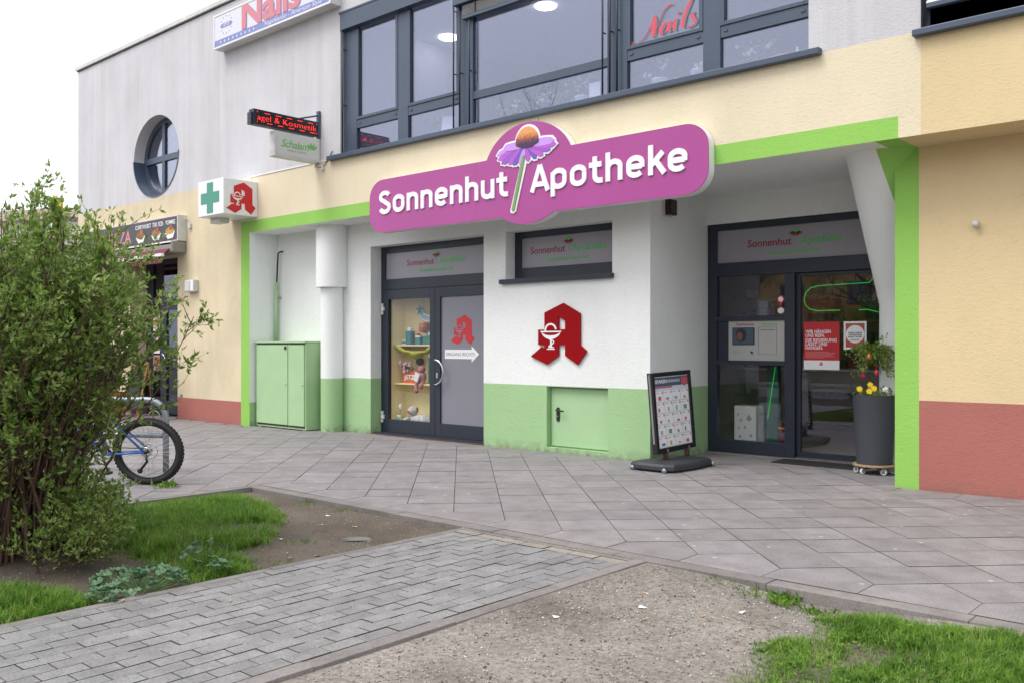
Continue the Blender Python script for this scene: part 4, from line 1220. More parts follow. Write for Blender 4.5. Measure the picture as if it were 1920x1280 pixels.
for k, (lx, lz, an) in enumerate(((0.62, 0.17, 100), (0.635, 0.165, 70), (0.65, 0.16, 45), (0.61, 0.16, 130))):
    L = 0.11; p = [(lx, lz), (lx+L*0.5*math.cos(R(an)), lz+L*0.5*math.sin(R(an))), (lx+L*math.cos(R(an)), lz+L*math.sin(R(an)))]
    a_, b_ = stroke(p, [0.012, 0.045, 0.004]); MB().poly_xz(a_+b_[::-1], -0.0025-0.0002*k, -0.001).build('leaf', M_SGG, sf_)
MB().tube([(XS+0.03, -0.06, 4.38), (XS+0.0, -0.12, 4.30), (XS+0.08, -0.05, 4.29), (XS+0.12, -0.01, 4.33), (XS+0.25, -0.012, 4.45), (XS+0.33, -0.012, 4.53)], 0.006, 6).build('cable', M_BLACK, sg, True)
MB().box(XS+0.05, XS+0.11, -0.05, 0.0, 4.25, 4.31, 0.006).build('junction_box', M_OFFW, sg)

# ---- nail studio sign on the upper wall
ns = empty('nail_studio_sign', (0, 0, 0), 0, 'wide white and blue light box reading Nails on the grey upper wall', 'sign')
x0, x1, z0, z1 = -15.165, -11.705, 6.787, 7.40
MB().box(x0, x1, -0.20, -0.0, z0, z1, 0.008).build('box', M_OFFW, ns)
M_NSW = plain('sign white', (0.66, 0.66, 0.72, 1), 0.4, 0, 0.03)
M_NSB = plain('sign blue', (0.20, 0.23, 0.50, 1), 0.4, 0, 0.05)
M_NSR = plain('faded pink red', (0.62, 0.20, 0.24, 1), 0.4, 0, 0.05)
M_RIM = plain('white rim', (0.76, 0.76, 0.76, 1), 0.4)
MB().box(x0+0.03, x1-0.03, -0.204, -0.201, z0+0.03, z1-0.03).build('panel', M_NSW, ns)
MB().box(x0+0.032, x1-0.032, -0.207, -0.2045, z0+0.032, z0+0.145).build('blue_band', M_NSB, ns)
m = MB(); m.box(x0, x1, -0.212, -0.2, z0, z0+0.03); m.box(x0, x1, -0.212, -0.2, z1-0.03, z1); m.box(x0, x0+0.03, -0.212, -0.2, z0+0.03, z1-0.03); m.box(x1-0.03, x1, -0.212, -0.2, z0+0.03, z1-0.03); m.build('rim', M_RIM, ns)
text_mesh('lettering', 'Nails', M_NSB, ns, 0.62, 0.001, 0.02, loc=(x0+0.955, -0.2062, z0+0.17), width=1.73, space=1.0)
text_mesh('lettering', 'Nails', M_NSR, ns, 0.62, 0.001, 0.02, loc=(x0+0.93, -0.2095, z0+0.178), width=1.73, space=1.0)
text_mesh('lettering', 'Nagelstudio - American Style', M_RIM, ns, 0.105, 0.0006, 0.0, 0.35, loc=(x0+1.62, -0.2085, z0+0.062), width=1.62)
def star(cx_, cz_, r): return [(cx_+(r if k % 2 == 0 else r*0.42)*math.cos(R(90+36*k)), cz_+(r if k % 2 == 0 else r*0.42)*math.sin(R(90+36*k))) for k in range(10)]
for k in range(9): MB().poly_xz(star(x0+0.24+0.133*k, z0+0.09, 0.030), -0.209, -0.2075).build('star', M_RIM, ns)
M_NSB2 = plain('sign indigo', (0.12, 0.12, 0.33, 1), 0.4)
for k in range(12): MB().poly_xz(star(x0+0.42+0.19*math.cos(R(30*k)), z0+0.37+0.155*math.sin(R(30*k)), 0.016), -0.206, -0.2045).build('star', M_NSB2, ns)
MB().poly_xz(arc(x0+0.28, z0+0.37, 0.04, 0.04, 90, 270, 8)+arc(x0+0.56, z0+0.37, 0.04, 0.04, -90, 90, 8), -0.206, -0.2045).build('badge', M_NSB, ns)
text_mesh('lettering', 'ST D', M_RIM, ns, 0.075, 0.0005, 0.001, 0.2, loc=(x0+0.33, -0.2072, z0+0.345), width=0.19)

# ---- red script on the nail studio's window
nw = empty('window_lettering', (0, 0, 0), 0, 'red script Nails with grey shadow on an upstairs window pane', 'lettering')
NS = []
NS.append((bez((0.00, 0.12), (-0.03, 0.06), (0.02, 0.0), (0.08, 0.03), 8) , [0.05, 0.07, 0.06, 0.045, 0.03, 0.02, 0.015, 0.012, 0.01]))
NS.append((bez((0.08, 0.03), (0.22, 0.10), (0.30, 0.42), (0.36, 0.70), 12), [0.012]*7+[0.016]*6))
NS.append((bez((0.365, 0.72), (0.36, 0.50), (0.33, 0.30), (0.34, 0.10), 10), [0.03, 0.05, 0.065, 0.07, 0.07, 0.07, 0.07, 0.065, 0.06, 0.05, 0.03]))
NS.append((bez((0.34, 0.10), (0.42, 0.35), (0.48, 0.92), (0.60, 0.92), 12), [0.012]*9+[0.02, 0.03, 0.035, 0.03]))
NS.append((bez((0.60, 0.92), (0.63, 0.92), (0.64, 0.89), (0.645, 0.86), 5), [0.03, 0.035, 0.03, 0.02, 0.012, 0.006]))
def scr_a(x, z, h): return [(bez((x+0.13, z+h*0.86), (x+0.02, z+h*1.0), (x-0.04, z+h*0.05), (x+0.03, z+h*0.03), 10), [0.02, 0.03, 0.045, 0.055, 0.06, 0.06, 0.055, 0.05, 0.035, 0.03, 0.02]),
                            (bez((x+0.03, z+h*0.03), (x+0.08, z), (x+0.11, z+h*0.5), (x+0.15, z+h*0.9), 8), 0.014), (bez((x+0.155, z+h*0.9), (x+0.12, z+h*0.4), (x+0.09, z), (x+0.18, z+h*0.15), 8), [0.04, 0.055, 0.06, 0.06, 0.055, 0.045, 0.03, 0.02, 0.01])]
NS += scr_a(0.45, 0.10, 0.36)
NS.append((bez((0.70, 0.46), (0.66, 0.28), (0.63, 0.12), (0.71, 0.15), 8), [0.035, 0.05, 0.055, 0.055, 0.05, 0.045, 0.035, 0.02, 0.01]))
NS.append(([(0.715, 0.58), (0.735, 0.63)], 0.045))
NS.append((bez((0.93, 0.93), (0.86, 0.70), (0.72, 0.10), (0.83, 0.14), 12), [0.02, 0.035, 0.045, 0.05, 0.05, 0.05, 0.05, 0.05, 0.05, 0.045, 0.035, 0.02, 0.01]))
NS.append((bez((0.97, 0.50), (0.86, 0.46), (1.02, 0.28), (0.97, 0.17), 10), [0.012, 0.025, 0.035, 0.045, 0.05, 0.05, 0.05, 0.045, 0.04, 0.03, 0.015]))
NS.append((bez((0.97, 0.17), (0.93, 0.10), (0.87, 0.10), (0.87, 0.16), 6), [0.03, 0.025, 0.025, 0.03, 0.035, 0.035, 0.02]))
M_SCR = plain('red script foil', (0.66, 0.075, 0.11, 1), 0.45); M_SCS = plain('grey script shadow', (0.16, 0.18, 0.24, 1), 0.5)
pl = lambda x, z: (-6.235 + 0.88*x + 0.0*z, 5.0 + 0.40*z)
strokes_mesh('lettering', NS, 0.0945, M_SCR, nw, pl); strokes_mesh('shadow', NS, 0.0965, M_SCS, nw, lambda x, z: (pl(x, z)[0]+0.018, pl(x, z)[1]-0.012))

# ---- snack shop light box and awning
sb = empty('snack_shop_sign', (0, 0, 0), 0, 'dark light box with Currywurst, Türk. Pizza and Pommes pictures', 'sign')
x0, x1 = -20.9, -16.513
M_MAROON = plain('maroon sign border', (0.12, 0.02, 0.03, 1), 0.4); M_DKSIGN = plain('anthracite sign print', (0.035, 0.035, 0.045, 1), 0.4)
MB().box(x0, x1, -0.187, 0.0, 3.43, 3.93, 0.006).build('box', M_OFFW, sb)
MB().box(x0+0.02, x1-0.03, -0.191, -0.188, 3.455, 3.905).build('border', M_MAROON, sb)
MB().box(x0+0.04, x1-0.045, -0.194, -0.1915, 3.475, 3.885).build('print', M_DKSIGN, sb)
text_mesh('lettering', 'CURRYWURST', M_PAINTW, sb, 0.12, 0.0005, 0.001, loc=(-18.22, -0.1945, 3.765), width=0.66)
text_mesh('lettering', 'TÜRK. PIZZA', M_PAINTW, sb, 0.12, 0.0005, 0.001, loc=(-17.50, -0.1945, 3.765), width=0.44)
text_mesh('lettering', 'POMMES', M_PAINTW, sb, 0.12, 0.0005, 0.001, loc=(-16.96, -0.1945, 3.765), width=0.37)
text_mesh('lettering', 'PIZZA', M_NSR, sb, 0.36, 0.0005, 0.004, loc=(-19.5, -0.1945, 3.52), width=1.1)
M_FOOD = [plain('fried brown', (0.38, 0.16, 0.05, 1), 0.5, 0, 0.4, 25), plain('sauce red', (0.40, 0.08, 0.04, 1), 0.5, 0, 0.5, 30), plain('chips yellow', (0.62, 0.33, 0.06, 1), 0.5, 0, 0.5, 40)]
for k, fx in enumerate((-18.0, -17.35, -16.80)):
    tray = empty('food_picture', (0, 0, 0)); tray.parent = sb
    MB().poly_xz([(fx-0.20, 3.60), (fx+0.20, 3.63), (fx+0.12, 3.50), (fx-0.08, 3.485)], -0.196, -0.1945).build('tray', M_PAINTW, tray)
    MB().poly_xz([(fx+0.17*math.cos(R(a))*(1+0.1*math.sin(a*0.09)), 3.625+(0.09 if a < 180 else 0.05)*math.sin(R(a))) for a in range(0, 360, 20)], -0.198, -0.1965).build('food', M_FOOD[(1, 0, 2)[k]], tray)
    MB().poly_xz([(fx+0.05+0.08*math.cos(R(a)), 3.70+0.05*math.sin(R(a))) for a in range(0, 360, 24)], -0.2, -0.1985).build('topping', M_FOOD[(0, 1, 1)[k]], tray)
MB().tube([(x1+0.0, -0.05, 3.86), (x1+0.12, -0.03, 3.86), (x1+0.16, -0.02, 3.78)], 0.008, 6).build('cable', M_OFFW, sb)
MB().box(x1+0.12, x1+0.20, -0.05, 0.0, 3.66, 3.76, 0.01).build('socket', M_OFFW, sb)
aw = empty('awning', (0, 0, 0), 0, 'folded maroon awning in a grey case below the snack sign', 'awning')
M_CASE = plain('bronze grey case', (0.25, 0.23, 0.21, 1), 0.45, 0.2)
MB().box(x0, x1+0.002, -0.30, 0.0, 3.20, 3.425, 0.03).build('case', M_CASE, aw)
m = MB(); m.quad((x0+0.1, -0.28, 3.30), (x1-0.1, -0.28, 3.30), (x1-0.1, -0.45, 3.14), (x0+0.1, -0.45, 3.14)); m.quad((x0+0.1, -0.45, 3.14), (x1-0.1, -0.45, 3.14), (x1-0.1, -0.45, 2.99), (x0+0.1, -0.45, 2.99)); m.build('cloth', plain('maroon awning cloth', (0.16, 0.03, 0.045, 1), 0.9), aw)
MB().box(x0+0.05, x1-0.05, -0.49, -0.43, 3.11, 3.17, 0.006).build('front_rail', M_RIM, aw)
MB().box(x0+0.02, x1-0.05, -0.30, -0.27, 3.36, 3.42).build('top_rail', M_RIM, aw)
# ------------------------------------------------------------------ things standing and hanging about
# ---- green two-door cabinet
cb_ = empty('meter_cabinet', (-13.52, 0.3, 0), 0, 'pale green two door metal cabinet in the recess beside the column', 'cabinet')
def L_(o, par):            # children keep world coordinates although their parent is moved
    o.parent = par; o.matrix_parent_inverse = Matrix.Translation(par.location).inverted(); return o
x0, x1, y0, y1, z1 = -14.27, -12.79, 0.09, 0.56, 1.50
L_(MB().box(x0, x1, y0+0.02, y1, 0.015, z1-0.03, 0.004).build('body', M_SAGE_PAINT), cb_)
L_(MB().box(x0-0.02, x1+0.012, y0-0.012, y1, z1-0.029, z1, 0.004).build('lid', M_SAGE_PAINT), cb_)
xm_ = -13.28
for a_, b_ in ((x0+0.035, xm_-0.012), (xm_+0.012, x1-0.03)):
    d_ = L_(MB().box(a_, b_, y0-0.004, y0+0.019, 0.075, z1-0.065, 0.003).build('cabinet_door', M_SAGE_PAINT), cb_)
    L_(MB().box(a_, b_, y0+0.012, y0+0.0195, z1-0.062, z1-0.034).build('vent_slot', M_BLACK), cb_); L_(MB().box(a_, b_, y0+0.012, y0+0.0195, 0.045, 0.072).build('vent_slot', M_BLACK), cb_)
    k_ = MB().tube([(b_-0.05, y0-0.005, 0.77), (b_-0.05, y0-0.02, 0.77)], 0.012, 10).build('lock', M_STEEL, None, True); L_(k_, cb_)
L_(MB().box(xm_-0.105, xm_-0.035, y0-0.008, y0-0.0045, z1-0.145, z1-0.085).build('plate', M_INK), cb_)
for fx in (x0+0.06, x1-0.10): L_(MB().box(fx, fx+0.06, y0+0.03, y1-0.05, -0.01, 0.016).build('foot', M_SAGE_PAINT), cb_)
pp_ = empty('wall_pipe', (-14.26, 0.5, 1.5), 0, 'thin upright green pipe with dark cable above the cabinet', 'pipe')
L_(MB().tube([(-14.265, 0.50, 1.50), (-14.235, 0.505, 2.56)], 0.028, 10).build('conduit', M_SAGE_PAINT, None, True), pp_)
L_(MB().tube([(-14.235, 0.505, 2.56), (-14.20, 0.51, 3.08), (-14.16, 0.53, 3.11), (-14.12, 0.565, 3.11)], 0.014, 8).build('cable', M_BLACK, None, True), pp_)
L_(MB().tube([(-14.24, 0.505, 2.28), (-14.17, 0.55, 2.29)], 0.012, 8).build('bracket', M_GALV, None, True), pp_)

# ---- pavement sign on a water-filled base
ab = empty('pavement_sign', (-5.8, 0.3, 0), 0, 'black framed pavement poster stand on a dark rubber base', 'sign')
bm_ = MB()
base_o = [(-6.10, -0.13), (-5.98, -0.19), (-5.62, -0.19), (-5.52, -0.12), (-5.47, 0.30), (-5.52, 0.72), (-5.62, 0.80), (-5.98, 0.80), (-6.10, 0.73), (-6.04, 0.30)]
def lathe_poly(m, poly, levels):
    cx_ = sum(p[0] for p in poly)/len(poly); cy_ = sum(p[1] for p in poly)/len(poly); rings = []
    for s_, z in levels: rings.append([m.bm.verts.new((cx_+(p[0]-cx_)*s_, cy_+(p[1]-cy_)*s_, z)) for p in poly])
    n = len(poly)
    for i in range(len(rings)-1):
        for k in range(n): m.bm.faces.new((rings[i][k], rings[i][(k+1) % n], rings[i+1][(k+1) % n], rings[i+1][k]))
    m.bm.faces.new(rings[0][::-1]); m.bm.faces.new(rings[-1])
lathe_poly(bm_, base_o, [(0.94, 0.012), (1.0, 0.03), (1.0, 0.07), (0.95, 0.095), (0.62, 0.115)])
L_(bm_.build('base', plain('dark grey base rubber', (0.035, 0.037, 0.042, 1), 0.55)), ab)
for wx, wy in ((-6.05, -0.17), (-5.60, -0.20), (-5.51, 0.72)):
    o = L_(MB().lathe([(0.028, -0.012), (0.028, 0.012)], (0, 0, 0), 14).build('castor', M_GALV, None, True), ab); o.rotation_euler = (R(90), 0, 0); o.location = (wx, wy, 0.03)
for py in (0.15, 0.62):
    L_(MB().tube([(-5.80, py, 0.09), (-5.80, py, 0.25)], 0.034, 14).build('post', M_RUST, None, True), ab)
    L_(MB().tube([(-5.80, py, 0.19), (-5.80, py, 0.235)], 0.038, 14).build('collar', M_STEEL, None, True), ab)
bo = empty('poster_frame', (0, 0, 0)); L_(bo, ab); bo.location = (-5.80, -0.075, 0.185); bo.matrix_parent_inverse = Matrix.Translation(ab.location).inverted()
bo.rotation_euler = (R(-4.2), R(-1.5), R(90))               # local X runs along the board, local -Y is the visible face
BW, BH = 0.86, 0.935
def bpart(name, m, mat): return m.build(name, mat, bo)
for nm, q in (('frame_bar', (0, 0.06, 0, BH)), ('frame_bar', (BW-0.06, BW, 0, BH)), ('frame_bar', (0.06, BW-0.06, 0, 0.06)), ('frame_bar', (0.06, BW-0.06, BH-0.05, BH))):
    bpart(nm, MB().box(q[0], q[1], -0.035, 0.035, q[2], q[3], 0.008), M_BLACK)
bpart('edge_strip', MB().box(-0.004, 0.0, -0.012, 0.012, 0.12, BH-0.02), M_STEEL)
M_PAPER = plain('poster paper', (0.60, 0.67, 0.72, 1), 0.25, 0, 0.02)
bpart('poster', MB().box(0.055, BW-0.055, -0.018, 0.018, 0.055, BH-0.045), M_PAPER)
M_HEAD = plain('poster slate blue', (0.07, 0.11, 0.18, 1), 0.3)
bpart('header', MB().box(0.062, BW-0.062, -0.0195, -0.0185, BH-0.165, BH-0.062), M_HEAD)
text_mesh('lettering', 'SPAREN', M_PAINTW, bo, 0.06, 0.0003, 0.001, loc=(0.08, -0.02, BH-0.128), width=0.25)
M_PRNT = [plain('print red', (0.55, 0.10, 0.12, 1), 0.4), plain('print blue', (0.06, 0.15, 0.40, 1), 0.4), plain('print teal', (0.12, 0.35, 0.36, 1), 0.4), plain('print grey', (0.36, 0.40, 0.43, 1), 0.4), plain('print yellow', (0.60, 0.40, 0.05, 1), 0.4), plain('print green', (0.16, 0.30, 0.22, 1), 0.4), plain('print orange', (0.60, 0.16, 0.04, 1), 0.4), plain('print pink', (0.55, 0.25, 0.30, 1), 0.4)]
bpart('print_patch', MB().box(0.34, 0.62, -0.0204, -0.0196, BH-0.125, BH-0.093), M_PRNT[3])
bpart('print_patch', MB().box(0.065, 0.44, -0.0204, -0.0196, BH-0.185, BH-0.168), M_PRNT[0])
bpart('badge', MB().poly_xz([(0.65, BH-0.075), (0.79, BH-0.075), (0.79, BH-0.15), (0.72, BH-0.185), (0.65, BH-0.15)], -0.0212, -0.0204), M_PRNT[0])
rr2 = random.Random(5)
for r_ in range(5):
    for c_ in range(4):
        ox = 0.075 + 0.182*c_; oz = BH-0.335 - 0.132*r_
        bpart('cell', MB().box(ox, ox+0.165, -0.0192, -0.0186, oz, oz+0.115), M_PAINTW)
        bpart('price_tag', MB().box(ox+0.132, ox+0.158, -0.0200, -0.0194, oz+0.088, oz+0.110), M_PRNT[0])
        w_, h_ = rr2.uniform(0.03, 0.075), rr2.uniform(0.02, 0.055)
        px_ = ox+0.03+rr2.uniform(0, 0.03)
        bpart('product_picture', MB().box(px_, px_+w_, -0.0200, -0.0194, oz+0.01, oz+0.01+h_), rr2.choice(M_PRNT))
        if rr2.random() < 0.6: bpart('product_picture', MB().box(px_+0.01, px_+w_*0.8, -0.0206, -0.0201, oz+0.012, oz+0.01+h_*0.5), rr2.choice(M_PRNT))
        bpart('text_line', MB().box(ox+0.004, ox+0.075, -0.0200, -0.0194, oz+0.094, oz+0.102), M_PRNT[3])

# ---- planter on a castor board
ptx, pty = -3.85, 1.40
pt = empty('planter', (ptx, pty, 0), 0, 'tall anthracite conical plant pot on a castor board by the entrance', 'planter')
M_POT = plain('anthracite pot', (0.055, 0.06, 0.072, 1), 0.5, 0, 0.08, 4)
MB().lathe([(0.19, 0.112), (0.205, 0.30), (0.232, 0.87), (0.238, 0.885), (0.225, 0.885), (0.22, 0.85)], (0, 0, 0), 40, 1.0, 1.0, True).build('pot', M_POT, pt, True, 40)
MB().lathe([(0.215, 0.858), (0.215, 0.862)], (0, 0, 0), 24).build('potting_soil', M_SOIL, pt)
MB().lathe([(0.228, 0.088), (0.232, 0.092), (0.232, 0.108), (0.228, 0.111)], (0, 0, 0), 36).build('castor_board', M_PLY, pt)
for k, a_ in enumerate((200, 250, 320, 20, 95)):
    wx, wy = 0.19*math.cos(R(a_)), 0.19*math.sin(R(a_))
    w_ = empty('castor', (wx, wy, 0.037), R(a_*1.7)); w_.parent = pt
    MB().torus((0, 0, 0), 0.024, 0.013, 'Y', 18, 8).build('tyre', M_WHITEP, w_, True)
    MB().tube([(0, -0.014, 0), (0, 0.014, 0)], 0.014, 10).build('hub', M_GALV, w_, True)
    MB().box(-0.012, 0.012, -0.022, -0.018, -0.005, 0.052).box(-0.012, 0.012, 0.018, 0.022, -0.005, 0.052).box(-0.012, 0.012, -0.022, 0.022, 0.048, 0.052).build('fork', M_GALV, w_)
# ---- door mat, wall fittings
MB_mat = MB().box(-5.15, -4.05, 1.50, 1.90, 0.001, 0.016, 0.004).build('door_mat', M_RUBBER)
tag(MB_mat, 'flat black rubber mat before the sliding door', 'mat')
wb = empty('wall_socket_box', (-16.25, 0, 2.55), 0, 'white electrical box on the cream wall left of the pharmacy', 'electrical box')
L_(MB().box(-16.40, -16.07, -0.10, 0, 2.44, 2.67, 0.012).build('box', M_OFFW), wb); L_(MB().box(-16.39, -16.20, -0.112, -0.10, 2.455, 2.655, 0.006).build('cover', M_OFFW), wb); L_(MB().box(-16.185, -16.085, -0.108, -0.10, 2.455, 2.655, 0.004).build('cover', M_WHITEP), wb)
lp = empty('wall_sensor', (-2.57, YB, 2.6), 0, 'small white sensor lamp on the yellow wall', 'sensor')
L_(MB().tube([(-2.57, YB, 2.60), (-2.57, YB-0.04, 2.60)], 0.02, 12).build('stem', M_OFFW, None, True), lp); L_(MB().tube([(-2.585, YB-0.05, 2.595), (-2.535, YB-0.05, 2.605)], 0.033, 14).build('head', M_OFFW, None, True), lp)
sr_ = empty('alarm_box', (-6.2, 0.9, 3.2), 0, 'small dark alarm box with pale back on the entrance side wall', 'alarm box')
L_(MB().box(-6.288, -6.255, 0.84, 1.02, 3.06, 3.27, 0.006).build('back_plate', M_OFFW), sr_); L_(MB().box(-6.255, -6.17, 0.845, 1.015, 3.065, 3.265, 0.02).build('cover', plain('dark red cover', (0.03, 0.008, 0.008, 1), 0.2)), sr_)

# ---- posters and the night-service panel
rp = empty('red_poster', (0, 0, 0), 0, 'red poster Wir hängen uns rein on the sliding door glass', 'poster')
yp = ye+0.069
M_POSR = plain('poster red', (0.50, 0.02, 0.03, 1), 0.35, 0, 0.03)
MB().box(-4.963, -4.507, yp-0.002, yp, 1.136, 1.724).build('sheet', M_POSR, rp); MB().box(-4.963, -4.507, yp-0.003, yp-0.0021, 1.136, 1.25).build('foot_band', M_PAINTW, rp)
for i, (t_, wd) in enumerate((('WIR HÄNGEN', 0.325), ('UNS REIN.', 0.25), ('DIE REGIERUNG', 0.40), ('LÄSST UNS', 0.28), ('HÄNGEN.', 0.225))):
    text_mesh('lettering', t_, M_PAINTW, rp, 0.058, 0.0003, 0.0012, loc=(-4.94, yp-0.0026, 1.585-0.047*i-(0.012 if i > 1 else 0)), width=wd)
for i in range(6): MB().box(-4.94, -4.94+(0.30, 0.385, 0.36, 0.33, 0.37, 0.24)[i], yp-0.0026, yp-0.0021, 1.352-0.014*i, 1.357-0.014*i).build('text_line', plain('pale red print', (0.62, 0.25, 0.25, 1), 0.5) if i == 0 else MATS['pale red print'], rp)
emblem(rp, -4.765, -4.715, 1.185, 1.232, yp-0.0031, 0.0005, M_POSR, M_PAINTW, 'emblem')
mp_ = empty('mask_poster', (0, 0, 0), 0, 'white edged poster asking for masks beside the red poster', 'poster')
MB().box(-4.454, -4.176, yp-0.002, yp, 1.385, 1.724).build('sheet', M_PAINTW, mp_); MB().box(-4.428, -4.200, yp-0.003, yp-0.0021, 1.412, 1.70).build('red_field', plain('brick print', (0.42, 0.08, 0.05, 1), 0.4), mp_)
MB().poly_xz([(-4.314+0.112*math.cos(R(a_)), 1.57+0.108*math.sin(R(a_))) for a_ in range(0, 360, 12)], yp-0.004, yp-0.0031).build('oval', M_PAINTW, mp_)
for i, t_ in enumerate(('DANKE, DASS SIE', 'WEITERHIN EINE', 'MASKE TRAGEN')): text_mesh('lettering', t_, M_INK, mp_, 0.024, 0.0002, 0.0008, loc=(-4.314, yp-0.0045, 1.578-0.024*i), width=0.165, align='CENTER')
for i in range(2): MB().box(-4.37, -4.26, yp-0.0045, yp-0.0041, 1.505-0.01*i, 1.509-0.01*i).build('text_line', M_INK, mp_)
np_ = empty('night_service_panel', (0, 0, 0), 0, 'pale intercom panel with small screen in the entrance front', 'intercom panel')
yn = ye+0.03
M_PNL = plain('brushed pale panel', (0.46, 0.46, 0.45, 1), 0.35, 0.3, 0.06)
MB().box(-6.149, -5.191, yn, yn+0.02, 1.237, 1.751).build('plate', M_PNL, np_)
MB().box(-6.149, -5.99, yn-0.003, yn-0.0005, 1.238, 1.75).build('dark_strip', M_ANTH, np_)
scr = MB().box(-5.93, -5.615, yn-0.012, yn-0.0005, 1.44, 1.665, 0.004).build('screen_frame', M_BLACK, np_)
M_SCRN = emit('screen glow', (0.035, 0.06, 0.09, 1), 0.12)
MB().box(-5.92, -5.625, yn-0.0135, yn-0.0125, 1.45, 1.655).build('screen', M_SCRN, scr)
MB().poly_xz([(-5.80+0.075*math.cos(R(a_)), 1.58+0.07*math.sin(R(a_))-(0.03 if 200 < a_ < 340 else 0)) for a_ in range(0, 360, 15)], -0.0145+yn, yn-0.0136).build('screen_shape', plain('dark brown print', (0.03, 0.018, 0.014, 1), 0.4), scr)
MB().poly_xz([(-5.82+0.045*math.cos(R(a_)), 1.55+0.055*math.sin(R(a_))) for a_ in range(0, 360, 15)], yn-0.0155, yn-0.0146).build('screen_shape', plain('warm print', (0.16, 0.08, 0.055, 1), 0.4), scr)
MB().tube([(-5.65, yn-0.012, 1.345), (-5.65, yn, 1.345)], 0.026, 16).build('call_button', M_STEEL, np_); MB().tube([(-5.65, yn-0.014, 1.345), (-5.65, yn-0.011, 1.345)], 0.016, 14).build('button_cap', M_BLACK, np_)
MB().box(-5.93, -5.83, yn-0.003, yn-0.0005, 1.315, 1.375).build('speaker_grille', M_ALU, np_)
for q in ((-5.56, -5.31, 1.318, 1.321), (-5.56, -5.31, 1.67, 1.673), (-5.31, -5.307, 1.318, 1.673), (-5.56, -5.557, 1.318, 1.673), (-5.53, -5.33, 1.628, 1.634)): MB().box(q[0], q[1], yn-0.002, yn-0.0005, q[2], q[3]).build('hatch_line', M_INK, np_)
text_mesh('lettering', 'Sonnenhut', M_FOILR, np_, 0.055, 0.0003, 0.0005, 0.04, loc=(-5.88, yn-0.001, 1.69), width=0.26); text_mesh('lettering', 'Apotheke', M_FOILG, np_, 0.055, 0.0003, 0.0005, 0.04, loc=(-5.51, yn-0.001, 1.69), width=0.21)
pn = empty('location_sticker', (0, 0, 0), 0, 'small red map pin sticker on the upper entrance pane', 'sticker')
MB().poly_xz([(-5.255+0.05*math.cos(R(a_)), 2.02+0.05*math.sin(R(a_))) for a_ in range(-30, 211, 15)] + [(-5.255, 1.92)], ye+0.036, ye+0.0385).build('pin', M_STICKR, pn)
MB().poly_xz([(-5.255+0.034*math.cos(R(a_)), 2.02+0.034*math.sin(R(a_))) for a_ in range(0, 360, 20)], ye+0.034, ye+0.0355).build('disc', M_PAINTW, pn)
MB().poly_xz([(-5.255+0.046*math.cos(R(a_)), 1.875+0.038*math.sin(R(a_))) for a_ in range(0, 360, 20)], ye+0.036, ye+0.0385).build('disc', M_PAINTW, pn)

# ---- inside the pharmacy
neon = empty('neon_sign', (0, 0, 0), 0, 'green neon outline with dark Sonnenhut letters behind the sliding door', 'neon sign')
M_NEON = emit('green neon', (0.01, 0.50, 0.06, 1), 0.36)
yN = 2.62
MB().tube([(-4.74, yN, 1.885), (-5.05, yN, 1.885), (-5.15, yN, 1.91), (-5.21, yN, 1.97), (-5.225, yN, 2.05), (-5.20, yN, 2.13), (-5.13, yN, 2.19), (-5.02, yN, 2.212), (-4.36, yN, 2.225), (-4.28, yN, 2.33)], 0.006, 8).build('glow_tube', M_NEON, neon, True)
MB().tube([(-4.50, yN, 1.885), (-4.38, yN, 1.885), (-4.22, yN, 1.84)], 0.006, 8).build('glow_tube', M_NEON, neon, True)
text_mesh('lettering', 'Sonnenhut', M_INK, neon, 0.16, 0.006, 0.003, loc=(-5.13, yN, 1.99), width=0.98)
for wx in (-5.0, -4.5): MB().tube([(wx, yN, 2.22), (wx, yN, 3.19)], 0.003, 6).build('suspension', M_BLACK, neon)
ct = empty('sales_counter', (-5.5, 4.4, 0), 0, 'pale sales counter inside the pharmacy', 'counter')
M_CNT = plain('pale counter', (0.52, 0.50, 0.47, 1), 0.5)
L_(MB().box(-6.9, -4.1, 4.2, 4.75, 0.75, 1.05, 0.01).build('front', M_CNT), ct); L_(MB().box(-6.9, -4.1, 4.12, 4.85, 1.05, 1.09, 0.006).build('top', M_WHITEP), ct); L_(MB().box(-6.5, -6.1, 4.3, 4.7, 0.02, 0.75).build('pedestal', M_CNT), ct); L_(MB().box(-4.9, -4.5, 4.3, 4.7, 0.02, 0.75).build('pedestal', M_CNT), ct)
shf = empty('wall_shelf', (-5.4, 6.0, 0), 0, 'brown wall shelf full of packets behind the counter', 'shelf')
L_(MB().box(-8.0, -2.4, 5.88, 6.18, 0.02, 0.1).build('plinth', M_DARKIN), shf)
rr2 = random.Random(8)
for k in range(5):
    z_ = 0.55+0.42*k
    L_(MB().box(-8.0, -2.4, 5.88, 6.18, z_, z_+0.025).build('board', M_PLY), shf)
    x_ = -7.9
    while x_ < -2.6:
        w_ = rr2.uniform(0.06, 0.2); h_ = rr2.uniform(0.12, 0.30)
        L_(MB().box(x_, x_+w_, 5.92, 6.10, z_+0.026, z_+0.026+h_).build('packet', rr2.choice(M_PRNT+[M_PAINTW]*3)), shf)
        x_ += w_+rr2.uniform(0.01, 0.10)
us = empty('umbrella_stand', (-5.93, 2.45, 0), 0, 'white upright box with grey drop pattern inside the entrance window', 'umbrella stand')
MB().box(-0.16, 0.16, -0.12, 0.12, 0.02, 0.62, 0.006).build('box', M_WHITEP, us)
